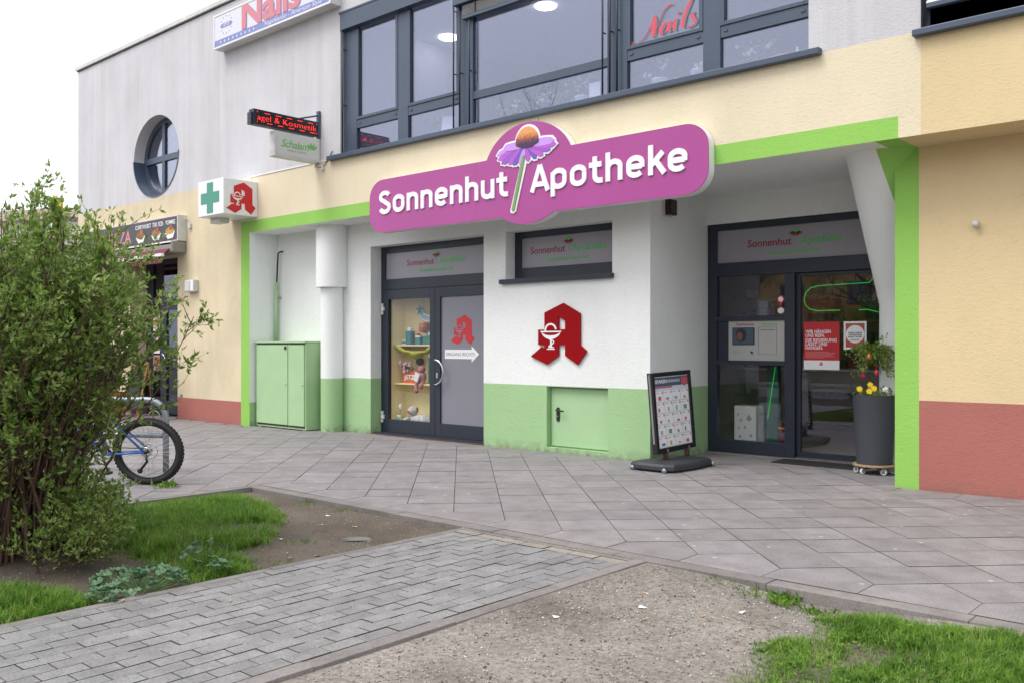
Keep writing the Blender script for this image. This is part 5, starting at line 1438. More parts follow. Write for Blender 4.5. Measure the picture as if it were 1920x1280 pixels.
for i, (ux_, uz_, ur) in enumerate(((-0.1, 0.5, 0.018), (-0.06, 0.42, 0.02), (-0.09, 0.32, 0.016), (0.0, 0.33, 0.018), (-0.07, 0.2, 0.022), (0.09, 0.22, 0.02), (-0.02, 0.09, 0.05), (0.06, 0.45, 0.04), (0.1, 0.1, 0.02))):
    MB().poly_xz([(ux_+ur*math.cos(R(a_)), uz_+ur*0.8*math.sin(R(a_))+(ur*0.9 if a_ == 90 else 0)) for a_ in range(0, 360, 30)], -0.1225, -0.1205).build('drop_print', M_PRNT[3], us)
gb = empty('teal_display', (-5.62, 2.55, 0), 0, 'narrow teal display column inside the entrance window', 'display')
MB().box(-0.08, 0.08, -0.05, 0.05, 0.02, 1.15, 0.004).build('column', plain('teal laminate', (0.01, 0.13, 0.09, 1), 0.4), gb)
MB().tube([(0.05, -0.06, 1.15), (-0.06, -0.06, 0.45)], 0.006, 6).build('glow_tube', M_NEON, gb, True)  # slanted green pole, no lamp; its glow is added with the neon material
bg_ = empty('dark_red_box', (-5.38, 2.5, 0), 0, 'dark red carton with yellow stripe inside the entrance window', 'box')
MB().box(-0.11, 0.11, -0.1, 0.1, 0.02, 0.40, 0.006).build('carton', plain('dark red card', (0.12, 0.015, 0.03, 1), 0.6), bg_); MB().box(-0.111, 0.111, -0.101, 0.101, 0.33, 0.355).build('stripe', M_PRNT[4], bg_)

# ---- goods in the display case of the double door
yg = 0.99
def item(name, label, cat, build_fn):
    e = empty(name, (0, 0, 0), 0, label, cat); build_fn(e); return e
x0 = DOOR[0]+0.17
M_BG = plain('packet green', (0.02, 0.19, 0.10, 1), 0.4); M_BT = plain('packet teal', (0.03, 0.20, 0.19, 1), 0.4)
item('toiletry_bottle', 'dark green bottle on the upper display shelf', 'bottle', lambda e: (MB().box(x0+0.20, x0+0.33, yg, yg+0.1, 1.441, 1.66, 0.012).build('body', M_BT, e), MB().box(x0+0.225, x0+0.305, yg+0.02, yg+0.08, 1.661, 1.72, 0.008).build('cap', M_PAINTW, e)))
item('packet', 'small square teal packet on the upper display shelf', 'packet', lambda e: (MB().box(x0+0.44, x0+0.55, yg, yg+0.08, 1.441, 1.56, 0.004).build('box', M_BT, e), MB().box(x0+0.44, x0+0.55, yg-0.001, yg+0.081, 1.561, 1.585).build('lid', M_PAINTW, e)))
item('packet', 'wide green packet at the right of the upper display shelf', 'packet', lambda e: (MB().box(x0+0.63, x0+0.86, yg-0.01, yg+0.08, 1.441, 1.575, 0.004).build('box', M_BG, e), MB().box(x0+0.65, x0+0.84, yg-0.012, yg-0.0105, 1.47, 1.52).build('print', M_BT, e)))
item('packet', 'green packet standing behind the wide packet on the upper shelf', 'packet', lambda e: (MB().box(x0+0.80, x0+0.98, yg+0.10, yg+0.16, 1.441, 1.74, 0.004).build('box', M_BG, e), MB().box(x0+0.82, x0+0.96, yg+0.097, yg+0.0995, 1.60, 1.70).build('print', M_PAINTW, e)))
item('orange_jar', 'orange round jar picture hanging above the display shelf', 'jar', lambda e: (MB().lathe([(0.05, 1.63), (0.085, 1.66), (0.085, 1.77), (0.06, 1.79)], (x0+0.56, yg+0.08, 0), 18).build('jar', plain('terracotta', (0.45, 0.14, 0.08, 1), 0.5), e, True), MB().tube([(x0+0.56, yg+0.08, 1.79), (x0+0.56, yg+0.08, 2.34)], 0.002, 5).build('string', M_INK, e)))
def moon(e):
    pts = [(x0+0.66+0.25*math.cos(R(a_)), 2.0+0.19*math.sin(R(a_))) for a_ in range(180, 371, 10)] + [(x0+0.70+0.19*math.cos(R(a_)), 2.03+0.12*math.sin(R(a_))) for a_ in range(360, 179, -10)]
    MB().poly_xz(pts, yg+0.08, yg+0.095).build('board', M_PAINTW, e)
    pts = [(x0+0.66+0.23*math.cos(R(a_)), 2.0+0.17*math.sin(R(a_))) for a_ in range(190, 361, 10)] + [(x0+0.70+0.20*math.cos(R(a_)), 2.02+0.125*math.sin(R(a_))) for a_ in range(350, 199, -10)]
    MB().poly_xz(pts, yg+0.075, yg+0.079).build('blue_field', plain('pale blue print', (0.30, 0.45, 0.52, 1), 0.5), e)
    MB().poly_xz(star(x0+0.47, 2.0, 0.10), yg+0.07, yg+0.074).build('star', M_BT, e)
item('crescent_board', 'pale blue crescent shaped display board hanging in the case', 'display board', moon)
def swag(e):
    m = MB()
    for k in range(3): m.tube([(x0+0.02+0.95*t/12, yg-0.05+0.05*k, 1.415-0.11*math.sin(math.pi*t/12*(1+0.15*k))-0.03*k+0.01*math.sin(t*1.9)) for t in range(13)], [0.03+0.012*math.sin(t*1.3+k) for t in range(13)], 8)
    m.build('ribbon', plain('yellow green tulle', (0.50, 0.48, 0.06, 1), 0.7, 0, 0.3, 18), e, True)
item('tulle_swag', 'yellow green tulle swag draped along the upper display shelf', 'garland', swag)
item('price_board', 'orange board reading Jetzt on the lower display shelf', 'sign', lambda e: (MB().box(x0+0.12, x0+0.63, yg, yg+0.012, 0.823, 1.02).build('board', plain('orange board', (0.66, 0.13, 0.03, 1), 0.4), e), text_mesh('lettering', 'JETZT', M_PAINTW, e, 0.10, 0.001, 0.004, loc=(x0+0.17, yg-0.002, 0.885), width=0.32)))
item('tall_packet', 'tall green packet with white top on the lower display shelf', 'packet', lambda e: (MB().box(x0+0.75, x0+0.96, yg, yg+0.12, 0.823, 1.24, 0.004).build('box', M_BG, e), MB().box(x0+0.75, x0+0.96, yg, yg+0.12, 1.241, 1.33, 0.004).build('top', M_PAINTW, e), MB().box(x0+0.80, x0+0.92, yg-0.002, yg-0.0005, 0.86, 0.94).build('print', M_BT, e)))
for nm_, lb_, bx_, mt_ in (('packet', 'flat white packet at the left of the upper display shelf', (0.03, 0.16, 1.441, 1.53), M_PAINTW), ('packet', 'narrow orange packet behind the teal packet on the upper shelf', (0.36, 0.42, 1.441, 1.62), M_PRNT[6]), ('packet', 'pale blue packet under the crescent board', (0.66, 0.78, 1.576, 1.66), M_PRNT[2]),
                           ('packet', 'small yellow packet at the left end of the lower display shelf', (0.02, 0.10, 0.823, 0.93), M_PRNT[4]), ('packet', 'pink packet beside the plush dog', (0.22, 0.31, 0.191, 0.31), M_PRNT[7]), ('packet', 'green carton at the right foot of the display case', (0.80, 0.97, 0.191, 0.36), M_BG)):
    item(nm_, lb_, 'packet', lambda e: (MB().box(x0+bx_[0], x0+bx_[1], yg+0.07, yg+0.14, bx_[2], bx_[3], 0.003).build('box', mt_, e), MB().box(x0+bx_[0]+0.012, x0+bx_[1]-0.012, yg+0.0685, yg+0.0695, bx_[2]+0.02, bx_[2]+0.05).build('print', M_PAINTW if mt_ is not M_PAINTW else M_BT, e)))
M_PINK = plain('pink plush', (0.50, 0.22, 0.24, 1), 0.95, 0, 0.2, 30, 0.6, 90)
def plush(e):
    m = MB().ball((x0+0.65, yg-0.05, 0.93), 0.085, 14, 10, (1, 0.8, 1.1)).ball((x0+0.66, yg-0.06, 1.05), 0.06, 14, 10).tube([(x0+0.61, yg-0.06, 0.87), (x0+0.58, yg-0.11, 0.80), (x0+0.60, yg-0.12, 0.72), (x0+0.63, yg-0.14, 0.70)], [0.035, 0.03, 0.028, 0.034], 10).tube([(x0+0.70, yg-0.06, 0.87), (x0+0.71, yg-0.11, 0.80), (x0+0.70, yg-0.12, 0.74)], [0.035, 0.03, 0.028], 10)
    m.build('body', M_PINK, e, True)
    MB().box(x0+0.58, x0+0.69, yg-0.155, yg-0.145, 0.86, 1.0, 0.002, Matrix.Rotation(R(25), 3, 'Y')).build('swing_tag', M_PAINTW, e)
item('plush_toy', 'pink plush toy with white tag sitting on the lower display shelf', 'plush toy', plush)
M_FLOW = plain('pale pink blossom', (0.66, 0.42, 0.42, 1), 0.8, 0, 0.2, 30)
def flowers(e):
    r3 = random.Random(3); m = MB()
    for k in range(22): m.ball((x0+0.02+0.30*r3.random(), yg-0.03+0.08*r3.random(), 1.0+0.16*r3.random()), r3.uniform(0.018, 0.034), 8, 6)
    m.build('blossoms', M_FLOW, e, True)
    m = MB()
    for k in range(12): 
        p = (x0+0.1+0.3*r3.random(), yg+0.0, 1.0+0.12*r3.random()); m.tube([(x0+0.25, yg+0.03, 0.83), p], [0.004, 0.012], 5)
    m.build('leaves', plain('dull leaf green', (0.08, 0.13, 0.05, 1), 0.8), e)
item('blossom_branch', 'pale pink blossom branch behind the orange board', 'flowers', flowers)
M_DOG = plain('spotted white plush', (0.62, 0.60, 0.56, 1), 0.95, 0, 0.5, 12, 0.5, 80)
def dog(e):
    MB().tube([(x0+0.40, yg-0.05, 0.25), (x0+0.52, yg-0.04, 0.255), (x0+0.70, yg-0.02, 0.25), (x0+0.86, yg-0.02, 0.235)], [0.05, 0.075, 0.08, 0.05], 14).ball((x0+0.47, yg-0.08, 0.385), 0.085, 14, 10, (1.1, 0.9, 0.85)).tube([(x0+0.42, yg-0.10, 0.27), (x0+0.32, yg-0.14, 0.225)], [0.035, 0.03], 10).build('body', M_DOG, e, True)
    MB().ball((x0+0.39, yg-0.08, 0.39), 0.04, 10, 8, (0.6, 0.6, 1.2)).ball((x0+0.55, yg-0.06, 0.40), 0.04, 10, 8, (0.6, 0.6, 1.2)).build('ear', plain('grey brown plush', (0.16, 0.13, 0.11, 1), 0.95), e, True)
    MB().ball((x0+0.46, yg-0.165, 0.37), 0.013, 8, 6).build('nose', M_INK, e, True)
item('plush_dog', 'spotted white plush dog lying at the bottom of the display case', 'plush toy', dog)
def bulb(e):
    MB().lathe([(0.03, 0.19), (0.05, 0.26), (0.055, 0.30)], (x0+0.13, yg-0.05, 0), 14).build('glass_pot', plain('pale mint pot', (0.42, 0.60, 0.54, 1), 0.2), e, True)
    MB().tube([(x0+0.13, yg-0.05, 0.29), (x0+0.135, yg-0.05, 0.40)], 0.006, 6).build('stem', M_STEM, e); MB().ball((x0+0.135, yg-0.05, 0.43), 0.035, 10, 8, (0.8, 0.8, 1.4)).build('bloom', M_PAINTW, e, True)
item('white_tulip', 'white tulip in a mint pot at the bottom of the display case', 'flower', bulb)
item('moss_ball', 'dark green moss ball hanging in the display case', 'ornament', lambda e: (MB().ball((x0+0.44, yg+0.1, 1.17), 0.065, 12, 9).build('ball', plain('moss', (0.05, 0.08, 0.04, 1), 1.0, 0, 0.4, 40, 0.8, 90), e, True), MB().tube([(x0+0.44, yg+0.1, 1.23), (x0+0.44, yg+0.1, 1.42)], 0.002, 5).build('string', M_INK, e)))

# ---- upstairs: ceiling lamps, plants, paper on the inner sill
for i, (lx, ly) in enumerate(((-11.39, 2.06), (-9.20, 2.05))):
    o = MB().lathe([(0.15, 6.72), (0.165, 6.73), (0.165, 6.749)], (lx, ly, 0), 32, 1.0, 1.0).build('ceiling_lamp', emit('lamp glow', (1.0, 0.97, 0.90, 1), 6.0) if i == 0 else MATS['lamp glow'], None, True)
    tag(o, ('round lit ceiling lamp behind the narrow upstairs panes', 'round lit ceiling lamp behind the wide upstairs pane')[i], 'lamp', 'upstairs ceiling lamps')
M_LEAFP = plain('pale houseplant leaf', (0.20, 0.30, 0.16, 1), 0.6); M_BLOOM = plain('cream bloom', (0.70, 0.66, 0.58, 1), 0.7)
def houseplant(x, w_, h_, label, seed, pot=True, bloom=True, y=0.25):
    r3 = random.Random(seed); e = empty('potted_plant', (x, y, 4.462), 0, label, 'plant', 'plants on the upstairs window sill')
    if pot: MB().lathe([(0.07, 0.0), (0.095, 0.11), (0.10, 0.12), (0.09, 0.12)], (0, 0, 0), 20).build('pot', M_WHITEP, e, True)
    m = MB()
    for k in range(34):
        a_ = r3.uniform(0, 6.28); rr_ = w_*r3.random()**0.6; z_ = 0.10+h_*r3.random()
        bx_, by_ = rr_*math.cos(a_), 0.35*rr_*math.sin(a_); s_ = r3.uniform(0.02, 0.045); t_ = r3.uniform(0, 6.28)
        m.quad((bx_, by_, z_), (bx_+s_*math.cos(t_), by_-0.01, z_+s_*math.sin(t_)), (bx_+1.7*s_*math.cos(t_+0.4), by_, z_+1.7*s_*math.sin(t_+0.4)), (bx_+s_*math.cos(t_+0.9), by_+0.01, z_+s_*math.sin(t_+0.9)))
    for k in range(7): m.tube([(0, 0, 0.08), (w_*0.7*math.cos(k*1.3), 0.2*w_*math.sin(k*1.3), 0.10+h_*0.8)], [0.005, 0.002], 4)
    m.build('leaves', M_LEAFP, e)
    if bloom:
        m = MB()
        for k in range(9): m.ball((w_*r3.uniform(-0.9, 0.9), -0.03, 0.10+h_*r3.uniform(0.3, 1.0)), r3.uniform(0.014, 0.028), 8, 6)
        m.build('blooms', M_BLOOM, e, True)
houseplant(-8.35, 0.25, 0.16, 'leafy plant at the lower left of the wide upstairs pane', 1, False)
houseplant(-7.55, 0.30, 0.22, 'cream flowering plant in the middle of the wide upstairs pane', 2, False)
houseplant(-7.10, 0.18, 0.26, 'plant in a white pot beside the paper upstairs', 3)
houseplant(-5.95, 0.22, 0.26, 'plant in a white pot below the red window script', 4)
houseplant(-5.42, 0.12, 0.10, 'small plant in a white bowl by the upstairs mullion', 5)
houseplant(-4.72, 0.26, 0.20, 'bushy pale flowering plant behind the last upstairs pane', 6, False)
houseplant(-9.75, 0.24, 0.18, 'grey leafy plant behind the second upstairs pane', 7, False, False)
o = MB().box(-6.93, -6.76, 0.17, 0.175, 4.47, 4.70).build('paper_sheet', M_PAINTW); tag(o, 'white sheet of paper standing behind the wide upstairs pane', 'paper')
o = MB().box(-9.62, -9.36, 0.20, 0.206, 4.46, 4.72, 0, Matrix.Rotation(R(9), 3, 'Y')).build('paper_sheet', M_PAINTW); tag(o, 'tilted white sheet behind the second upstairs pane', 'paper')
o = MB().lathe([(0.03, 0), (0.033, 0.05), (0.018, 0.08), (0.012, 0.10), (0.012, 0.125)], (-4.22, 0.22, 4.462), 14).build('white_bottle', M_WHITEP, None, True); tag(o, 'small white bottle at the right end upstairs', 'bottle')
o = MB().lathe([(0.07, 0), (0.11, 0.05), (0.11, 0.06), (0.10, 0.055)], (-4.38, 0.23, 4.462), 18).build('pink_bowl', plain('pink bowl', (0.60, 0.22, 0.26, 1), 0.4), None, True); tag(o, 'low pink bowl beside the small white bottle upstairs', 'bowl')

# ---- bicycle stand
rk = empty('bicycle_stand', (-9.854, -3.886, 0), R(34), 'grey steel hoop bicycle stand behind the shrub', 'bicycle stand')
pts = [(0, 0, -0.05), (0, 0, 0.62)]
for k in range(1, 9): a_ = R(90*k/8); pts.append((-0.22+0.22*math.cos(a_), 0, 0.62+0.20*math.sin(a_)))
pts += [(-1.15, 0, 0.82)]
for k in range(1, 9): a_ = R(90+90*k/8); pts.append((-1.15+0.22*math.cos(a_), 0, 0.62+0.20*math.sin(a_)))
pts += [(-1.37, 0, -0.05)]
MB().tube(pts, 0.034, 14).build('hoop', M_GALV, rk, True); MB().tube([(-0.03, 0, 0.42), (-1.34, 0, 0.42)], 0.03, 12).build('cross_rail', M_GALV, rk, True)
MB().torus((-0.12, -0.04, 0.63), 0.07, 0.008, 'Y', 20, 6).build('lock_ring', M_GALV, rk, True)

# ---- bicycle, rear wheel to the right
bk = empty('bicycle', (-9.14, -4.44, 0.0), 0, 'blue mountain bicycle half hidden behind the leafy shrub', 'bicycle')
bk.rotation_euler = (R(3), 0, R(34)); bk.scale = (1.12, 1, 1)
M_BLUE = plain('bicycle blue', (0.015, 0.10, 0.42, 1), 0.3, 0, 0.05, 6, coat=0.5)
def wheel(x):
    w_ = empty('wheel', (x, 0, 0.345)); w_.parent = bk
    MB().torus((0, 0, 0), 0.312, 0.031, 'Y', 56, 12).build('tyre', M_RUBBER, w_, True)
    m = MB()
    for k in range(56):                                         # tread blocks
        a_ = 2*math.pi*k/56
        for yy in (-0.014, 0.0, 0.014):
            m.box(0.338, 0.3475, yy-0.006, yy+0.006, -0.010, 0.010, 0, Matrix.Rotation(-a_-(0.05 if yy else 0), 3, 'Y'), (0, 0, 0))
    m.build('tread', M_RUBBER, w_)['kind'] = 'stuff'
    MB().torus((0, 0, 0), 0.277, 0.010, 'Y', 56, 8).build('rim', plain('black rim', (0.03, 0.03, 0.03, 1), 0.35, 0.3) if 'black rim' not in MATS else MATS['black rim'], w_, True)
    m = MB()
    for k in range(32):
        a_ = 2*math.pi*k/32; b_ = a_+(0.5 if k % 2 else -0.5); s_ = 0.028*(1 if k % 4 < 2 else -1)
        m.tube([(0.025*math.cos(b_), s_, 0.025*math.sin(b_)), (0.272*math.cos(a_), 0, 0.272*math.sin(a_))], 0.0016, 5)
    m.build('spokes', M_STEEL, w_)['kind'] = 'stuff'
    MB().tube([(0, -0.06, 0), (0, 0.06, 0)], 0.018, 12).build('hub', M_BLACK, w_, True)
    MB().torus((0, 0.035, 0), 0.075, 0.006, 'Y', 28, 4).build('disc_rotor', M_STEEL, w_, True)
    return w_
wheel(0.0); wheel(-1.08)
def bt(name, pts, r, mat): return MB().tube(pts, r, 10).build(name, mat, bk, True)
for s_ in (-0.06, 0.06):
    bt('seat_stay', [(-0.01, s_, 0.345), (-0.30, s_*0.6, 0.62), (-0.47, s_*0.4, 0.80)], 0.011, M_BLUE); bt('chain_stay', [(-0.01, s_, 0.345), (-0.41, s_*0.7, 0.31)], 0.012, M_BLUE)
    bt('fork_blade', [(-1.08, s_, 0.345), (-1.0, s_, 0.72)], 0.016, M_BLACK)
bt('seat_tube', [(-0.42, 0, 0.30), (-0.52, 0, 0.82)], 0.018, M_BLUE); bt('down_tube', [(-0.42, 0, 0.30), (-0.93, 0, 0.78)], 0.022, M_BLUE); bt('top_tube', [(-0.50, 0, 0.75), (-0.94, 0, 0.84)], 0.019, M_BLUE); bt('head_tube', [(-0.91, 0, 0.74), (-0.95, 0, 0.90)], 0.022, M_BLUE)
bt('seat_post', [(-0.52, 0, 0.82), (-0.545, 0, 0.95)], 0.014, M_STEEL); bt('handlebar', [(-0.93, -0.30, 1.0), (-0.97, -0.15, 0.97), (-0.97, 0.15, 0.97), (-0.93, 0.30, 1.0)], 0.014, M_BLACK); bt('stem', [(-0.95, 0, 0.90), (-0.97, 0, 0.97)], 0.016, M_BLACK)
MB().tube([(-0.40, 0, 0.97), (-0.47, 0, 0.985), (-0.60, 0, 0.975), (-0.70, 0, 0.965)], [0.055, 0.06, 0.035, 0.02], 12).build('saddle', M_BLACK, bk, True)
MB().torus((-0.42, -0.05, 0.30), 0.09, 0.006, 'Y', 30, 5).build('chainring', M_BLACK, bk, True); bt('crank', [(-0.42, -0.07, 0.30), (-0.36, -0.08, 0.14)], 0.011, M_BLACK); bt('crank', [(-0.42, 0.07, 0.30), (-0.48, 0.08, 0.46)], 0.011, M_BLACK)
MB().box(-0.41, -0.31, -0.17, -0.08, 0.125, 0.15, 0.006).build('pedal', M_BLACK, bk); MB().box(-0.53, -0.43, 0.08, 0.17, 0.45, 0.475, 0.006).build('pedal', M_BLACK, bk)
MB().torus((0, -0.045, 0.345), 0.045, 0.007, 'Y', 24, 5).build('cassette', M_STEEL, bk, True)
bt('derailleur', [(0.0, -0.06, 0.33), (0.02, -0.07, 0.25), (-0.05, -0.07, 0.16)], 0.013, M_BLACK); MB().ball((-0.05, -0.07, 0.155), 0.028, 10, 8, (1, 0.5, 1)).build('jockey_wheel', M_BLACK, bk, True)
bt('chain', [(-0.42, -0.05, 0.39), (0.0, -0.05, 0.385)], 0.005, M_BLACK)
m = MB(); pts = [(-0.50, 0, 0.74), (-0.36, 0, 0.765), (-0.10, 0, 0.80), (0.10, 0, 0.83)]
for i in range(3):
    p, q = pts[i], pts[i+1]
    m.quad((p[0], -0.035, p[2]), (p[0], 0.035, p[2]), (q[0], 0.035, q[2]), (q[0], -0.035, q[2])); m.quad((p[0], -0.035, p[2]), (q[0], -0.035, q[2]), (q[0], -0.04, q[2]-0.02), (p[0], -0.04, p[2]-0.02))
m.build('mudguard', M_BLACK, bk)

# ---- in front of the snack shop
sbd = empty('sandwich_board', (-17.0, -0.7, 0), 0, 'wooden sandwich board before the snack shop door', 'sandwich board')
for yy, lean in ((0.0, -0.16), (0.28, 0.16)):
    for xx in (-0.30, 0.32):
        MB().box(xx-0.02, xx+0.02, -0.012, 0.012, 0.0, 1.10, 0.003, Matrix.Rotation(R(8 if lean < 0 else -8), 3, 'X') @ Matrix.Rotation(R(4), 3, 'Y'), (xx, 0, 1.10)).build('leg', M_WOOD, sbd)
    MB().box(-0.34, 0.36, -0.012, 0.012, 1.05, 1.11, 0.003).build('top_rail', M_WOOD, sbd) if yy == 0 else None
    MB().box(-0.29, 0.31, -0.008, 0.008, 0.22, 1.03, 0, Matrix.Rotation(R(8 if lean < 0 else -8), 3, 'X'), (0, 0, 1.10)).build('panel', M_INK, sbd)
tp = empty('covered_cart', (-18.45, -0.75, 0), 0, 'dark blue tarpaulin bundle on a wooden crate before the snack shop', 'cart')
r3 = random.Random(4); m = MB(); bmesh.ops.create_icosphere(m.bm, subdivisions=3, radius=0.5)
for v in m.bm.verts:
    n_ = 0.06*math.sin(7*v.co.x+2)+0.05*math.sin(9*v.co.y+1)+0.05*math.sin(8*v.co.z+5*v.co.x); v.co *= (1+n_)
    v.co.z = 0.92+v.co.z*0.95 if v.co.z > -0.3 else 0.62+v.co.z*0.2; v.co.x *= 0.9; v.co.y *= 0.75
m.build('tarpaulin', plain('dark blue tarpaulin', (0.014, 0.022, 0.065, 1), 0.6, 0, 0.2, 10, 0.5, 14), tp, True)
for zz in (0.04, 0.16, 0.28, 0.40): MB().box(-0.38, 0.38, -0.30, -0.28, zz, zz+0.09).build('slat', M_WOOD, tp); MB().box(0.36, 0.38, -0.28, 0.28, zz, zz+0.09).build('slat', M_WOOD, tp)
MB().box(-0.36, 0.36, -0.27, 0.27, 0.0, 0.5).build('crate_core', M_DARKIN, tp)
for k, (zz, hh) in enumerate(((1.72, 0.42), (1.26, 0.42), (0.90, 0.32))):
    e = empty('menu_poster', (0, 0, 0), 0, ('top food poster on the snack shop window', 'middle food poster on the snack shop window', 'bottom food poster on the snack shop window')[k], 'poster', 'snack shop menu posters')
    MB().box(SHOP[0]+0.32, SHOP[0]+0.60, yk-0.004, yk-0.001, zz, zz+hh).build('sheet', M_PAINTW if k < 2 else M_PRNT[7], e)
    MB().poly_xz([(SHOP[0]+0.46+0.11*math.cos(R(a_)), zz+0.18+0.09*math.sin(R(a_))) for a_ in range(0, 360, 20)], yk-0.006, yk-0.0045).build('food_print', M_FOOD[2-k], e)
    MB().box(SHOP[0]+0.33, SHOP[0]+0.59, yk-0.006, yk-0.0045, zz+hh-0.09, zz+hh-0.03).build('caption', M_PRNT[0], e)

# ---- litter
r3 = random.Random(21)
M_BUTT = plain('cigarette filter', (0.55, 0.30, 0.12, 1), 0.8); M_BUTP = plain('cigarette paper', (0.70, 0.68, 0.64, 1), 0.8)
spots = [(-6.05, -5.12, 'cigarette butt at the edge of the left grass'), (-5.55, -5.22, 'cigarette butt between the left grass and the path'), (-5.43, -5.28, 'cigarette butt beside the path border tuft'), (-6.2, -4.45, 'cigarette butt on the soil behind the puddle'), (-5.95, -4.3, 'cigarette butt on the soil nearest the far edging'),
         (-5.09, -6.62, 'cigarette butt at the small mallow clump'), (-4.63, -6.22, 'cigarette butt lying on the grey pavers'), (-2.52, -4.66, 'cigarette butt on the gravel close to the lawn'), (-2.72, -4.92, 'cigarette butt on the gravel, nearest the viewer'), (-2.05, -4.02, 'cigarette butt in the worn hollow by the edging'), (-3.0, -4.5, 'cigarette butt on the gravel near the path corner')]
for i, (x_, y_, lb_) in enumerate(spots):
    rgt = x_ > -3.43
    z_ = float((gravel_z if rgt else soil_z)(np.array(x_), np.array(y_))) if x_ < -5.16 or rgt else 0.0
    e = empty('cigarette_butt', (x_, y_, z_+0.006), r3.uniform(0, 3.1), lb_, 'cigarette butt', 'cigarette butts on the ground')
    MB().tube([(-0.014, 0, 0), (0.010, 0, 0)], 0.0045, 8).build('filter', M_BUTT, e, True); MB().tube([(0.010, 0, 0), (0.028, 0.002, 0)], [0.0045, 0.003], 8).build('paper', M_BUTP, e, True)
# scraps of white paper
for i, (x_, y_, lb_) in enumerate(((-5.95, -5.0, 'white paper scrap at the edge of the left grass'), (-5.35, -5.1, 'white paper scrap by the path border'), (-2.85, -4.75, 'white paper scrap on the middle of the gravel'), (-2.4, -4.45, 'white paper scrap on the gravel by the lawn tip'), (-6.5, -4.15, 'white paper scrap near the far edging of the bed'), (-3.1, -5.2, 'white paper scrap on the gravel beside the path'))):
    z_ = float((gravel_z if x_ > -3.43 else soil_z)(np.array(x_), np.array(y_)))+0.006
    o = mesh('paper_scrap', [(-0.02, -0.012, 0), (0.018, -0.015, 0.004), (0.024, 0.01, 0.001), (-0.015, 0.014, 0.006)], [(0, 1, 2, 3)], M_PAINTW); o.location = (x_, y_, z_); o.rotation_euler = (0.1, 0.1, r3.uniform(0, 6)); tag(o, lb_, 'paper scrap', 'paper scraps on the ground')
# ------------------------------------------------------------------ vegetation
def leaf_mat(name, a, b_, c_, transl=0.35, sc_=9.0, rough=0.5):
    m = bpy.data.materials.new(name); m.use_nodes = True; MATS[name] = m
    nt = m.node_tree; pb = nt.nodes['Principled BSDF']; out = nt.nodes['Material Output']
    n = noise(nt, (sc_*0.5,)*3, 3, 0.7); n2 = noise(nt, (sc_*4,)*3, 2, 0.6)
    col = ramp(nt, mixc(nt, n, n2, 0.5), [(0.38, a), (0.5, b_), (0.62, c_)])
    nt.links.new(col, pb.inputs['Base Color']); pb.inputs['Roughness'].default_value = rough
    pb.inputs['Specular IOR Level'].default_value = 0.35
    tr = N(nt, 'ShaderNodeBsdfTranslucent'); nt.links.new(col, tr.inputs[0])
    mx = N(nt, 'ShaderNodeMixShader'); mx.inputs[0].default_value = transl
    nt.links.new(pb.outputs[0], mx.inputs[1]); nt.links.new(tr.outputs[0], mx.inputs[2]); nt.links.new(mx.outputs[0], out.inputs['Surface'])
    return m
M_BUSHL = leaf_mat('shrub leaf', (0.10, 0.19, 0.03, 1), (0.22, 0.34, 0.065, 1), (0.43, 0.51, 0.20, 1), 0.45)
M_GRASS = leaf_mat('grass blade', (0.075, 0.165, 0.016, 1), (0.135, 0.285, 0.028, 1), (0.25, 0.39, 0.065, 1), 0.42, 6.0)
M_STRAW = leaf_mat('dry grass blade', (0.25, 0.21, 0.10, 1), (0.36, 0.31, 0.15, 1), (0.42, 0.38, 0.22, 1), 0.3, 20)
M_MALL  = leaf_mat('mallow leaf', (0.06, 0.14, 0.06, 1), (0.11, 0.21, 0.11, 1), (0.20, 0.30, 0.18, 1), 0.2, 20)
M_BARK  = plain('shrub bark', (0.13, 0.075, 0.05, 1), 0.85, 0, 0.45, 22)
M_TBARK = plain('tree bark', (0.10, 0.085, 0.07, 1), 0.9, 0, 0.4, 12)

def norm(v): return v / np.maximum(1e-9, np.linalg.norm(v, axis=-1, keepdims=True))
class Sticks:
    """many thin tapering tubes gathered into one mesh"""
    def __init__(s, k=4): s.v = []; s.f = []; s.n = 0; s.k = k
    def add(s, pts, r0, r1):
        pts = np.asarray(pts, float); n = len(pts); k = s.k
        t = norm(np.gradient(pts, axis=0))
        a = norm(np.cross(t, np.where(np.abs(t[:, 2:3]) < 0.9, [[0, 0, 1.0]], [[1.0, 0, 0]]))); b_ = np.cross(t, a)
        rr_ = np.linspace(r0, r1, n)[:, None, None]
        ang = np.arange(k)*2*np.pi/k
        ring = pts[:, None] + rr_*(a[:, None]*np.cos(ang)[None, :, None] + b_[:, None]*np.sin(ang)[None, :, None])
        s.v.append(ring.reshape(-1, 3))
        i = np.arange(n-1)[:, None]*k; j = np.arange(k)[None]; jn = (j+1) % k
        s.f.append((np.stack([i+j, i+jn, i+k+jn, i+k+j], -1).reshape(-1, 4)) + s.n); s.n += n*k
    def build(s, name, mat, parent): return np_mesh(name, np.concatenate(s.v), np.concatenate(s.f), mat, parent, True)
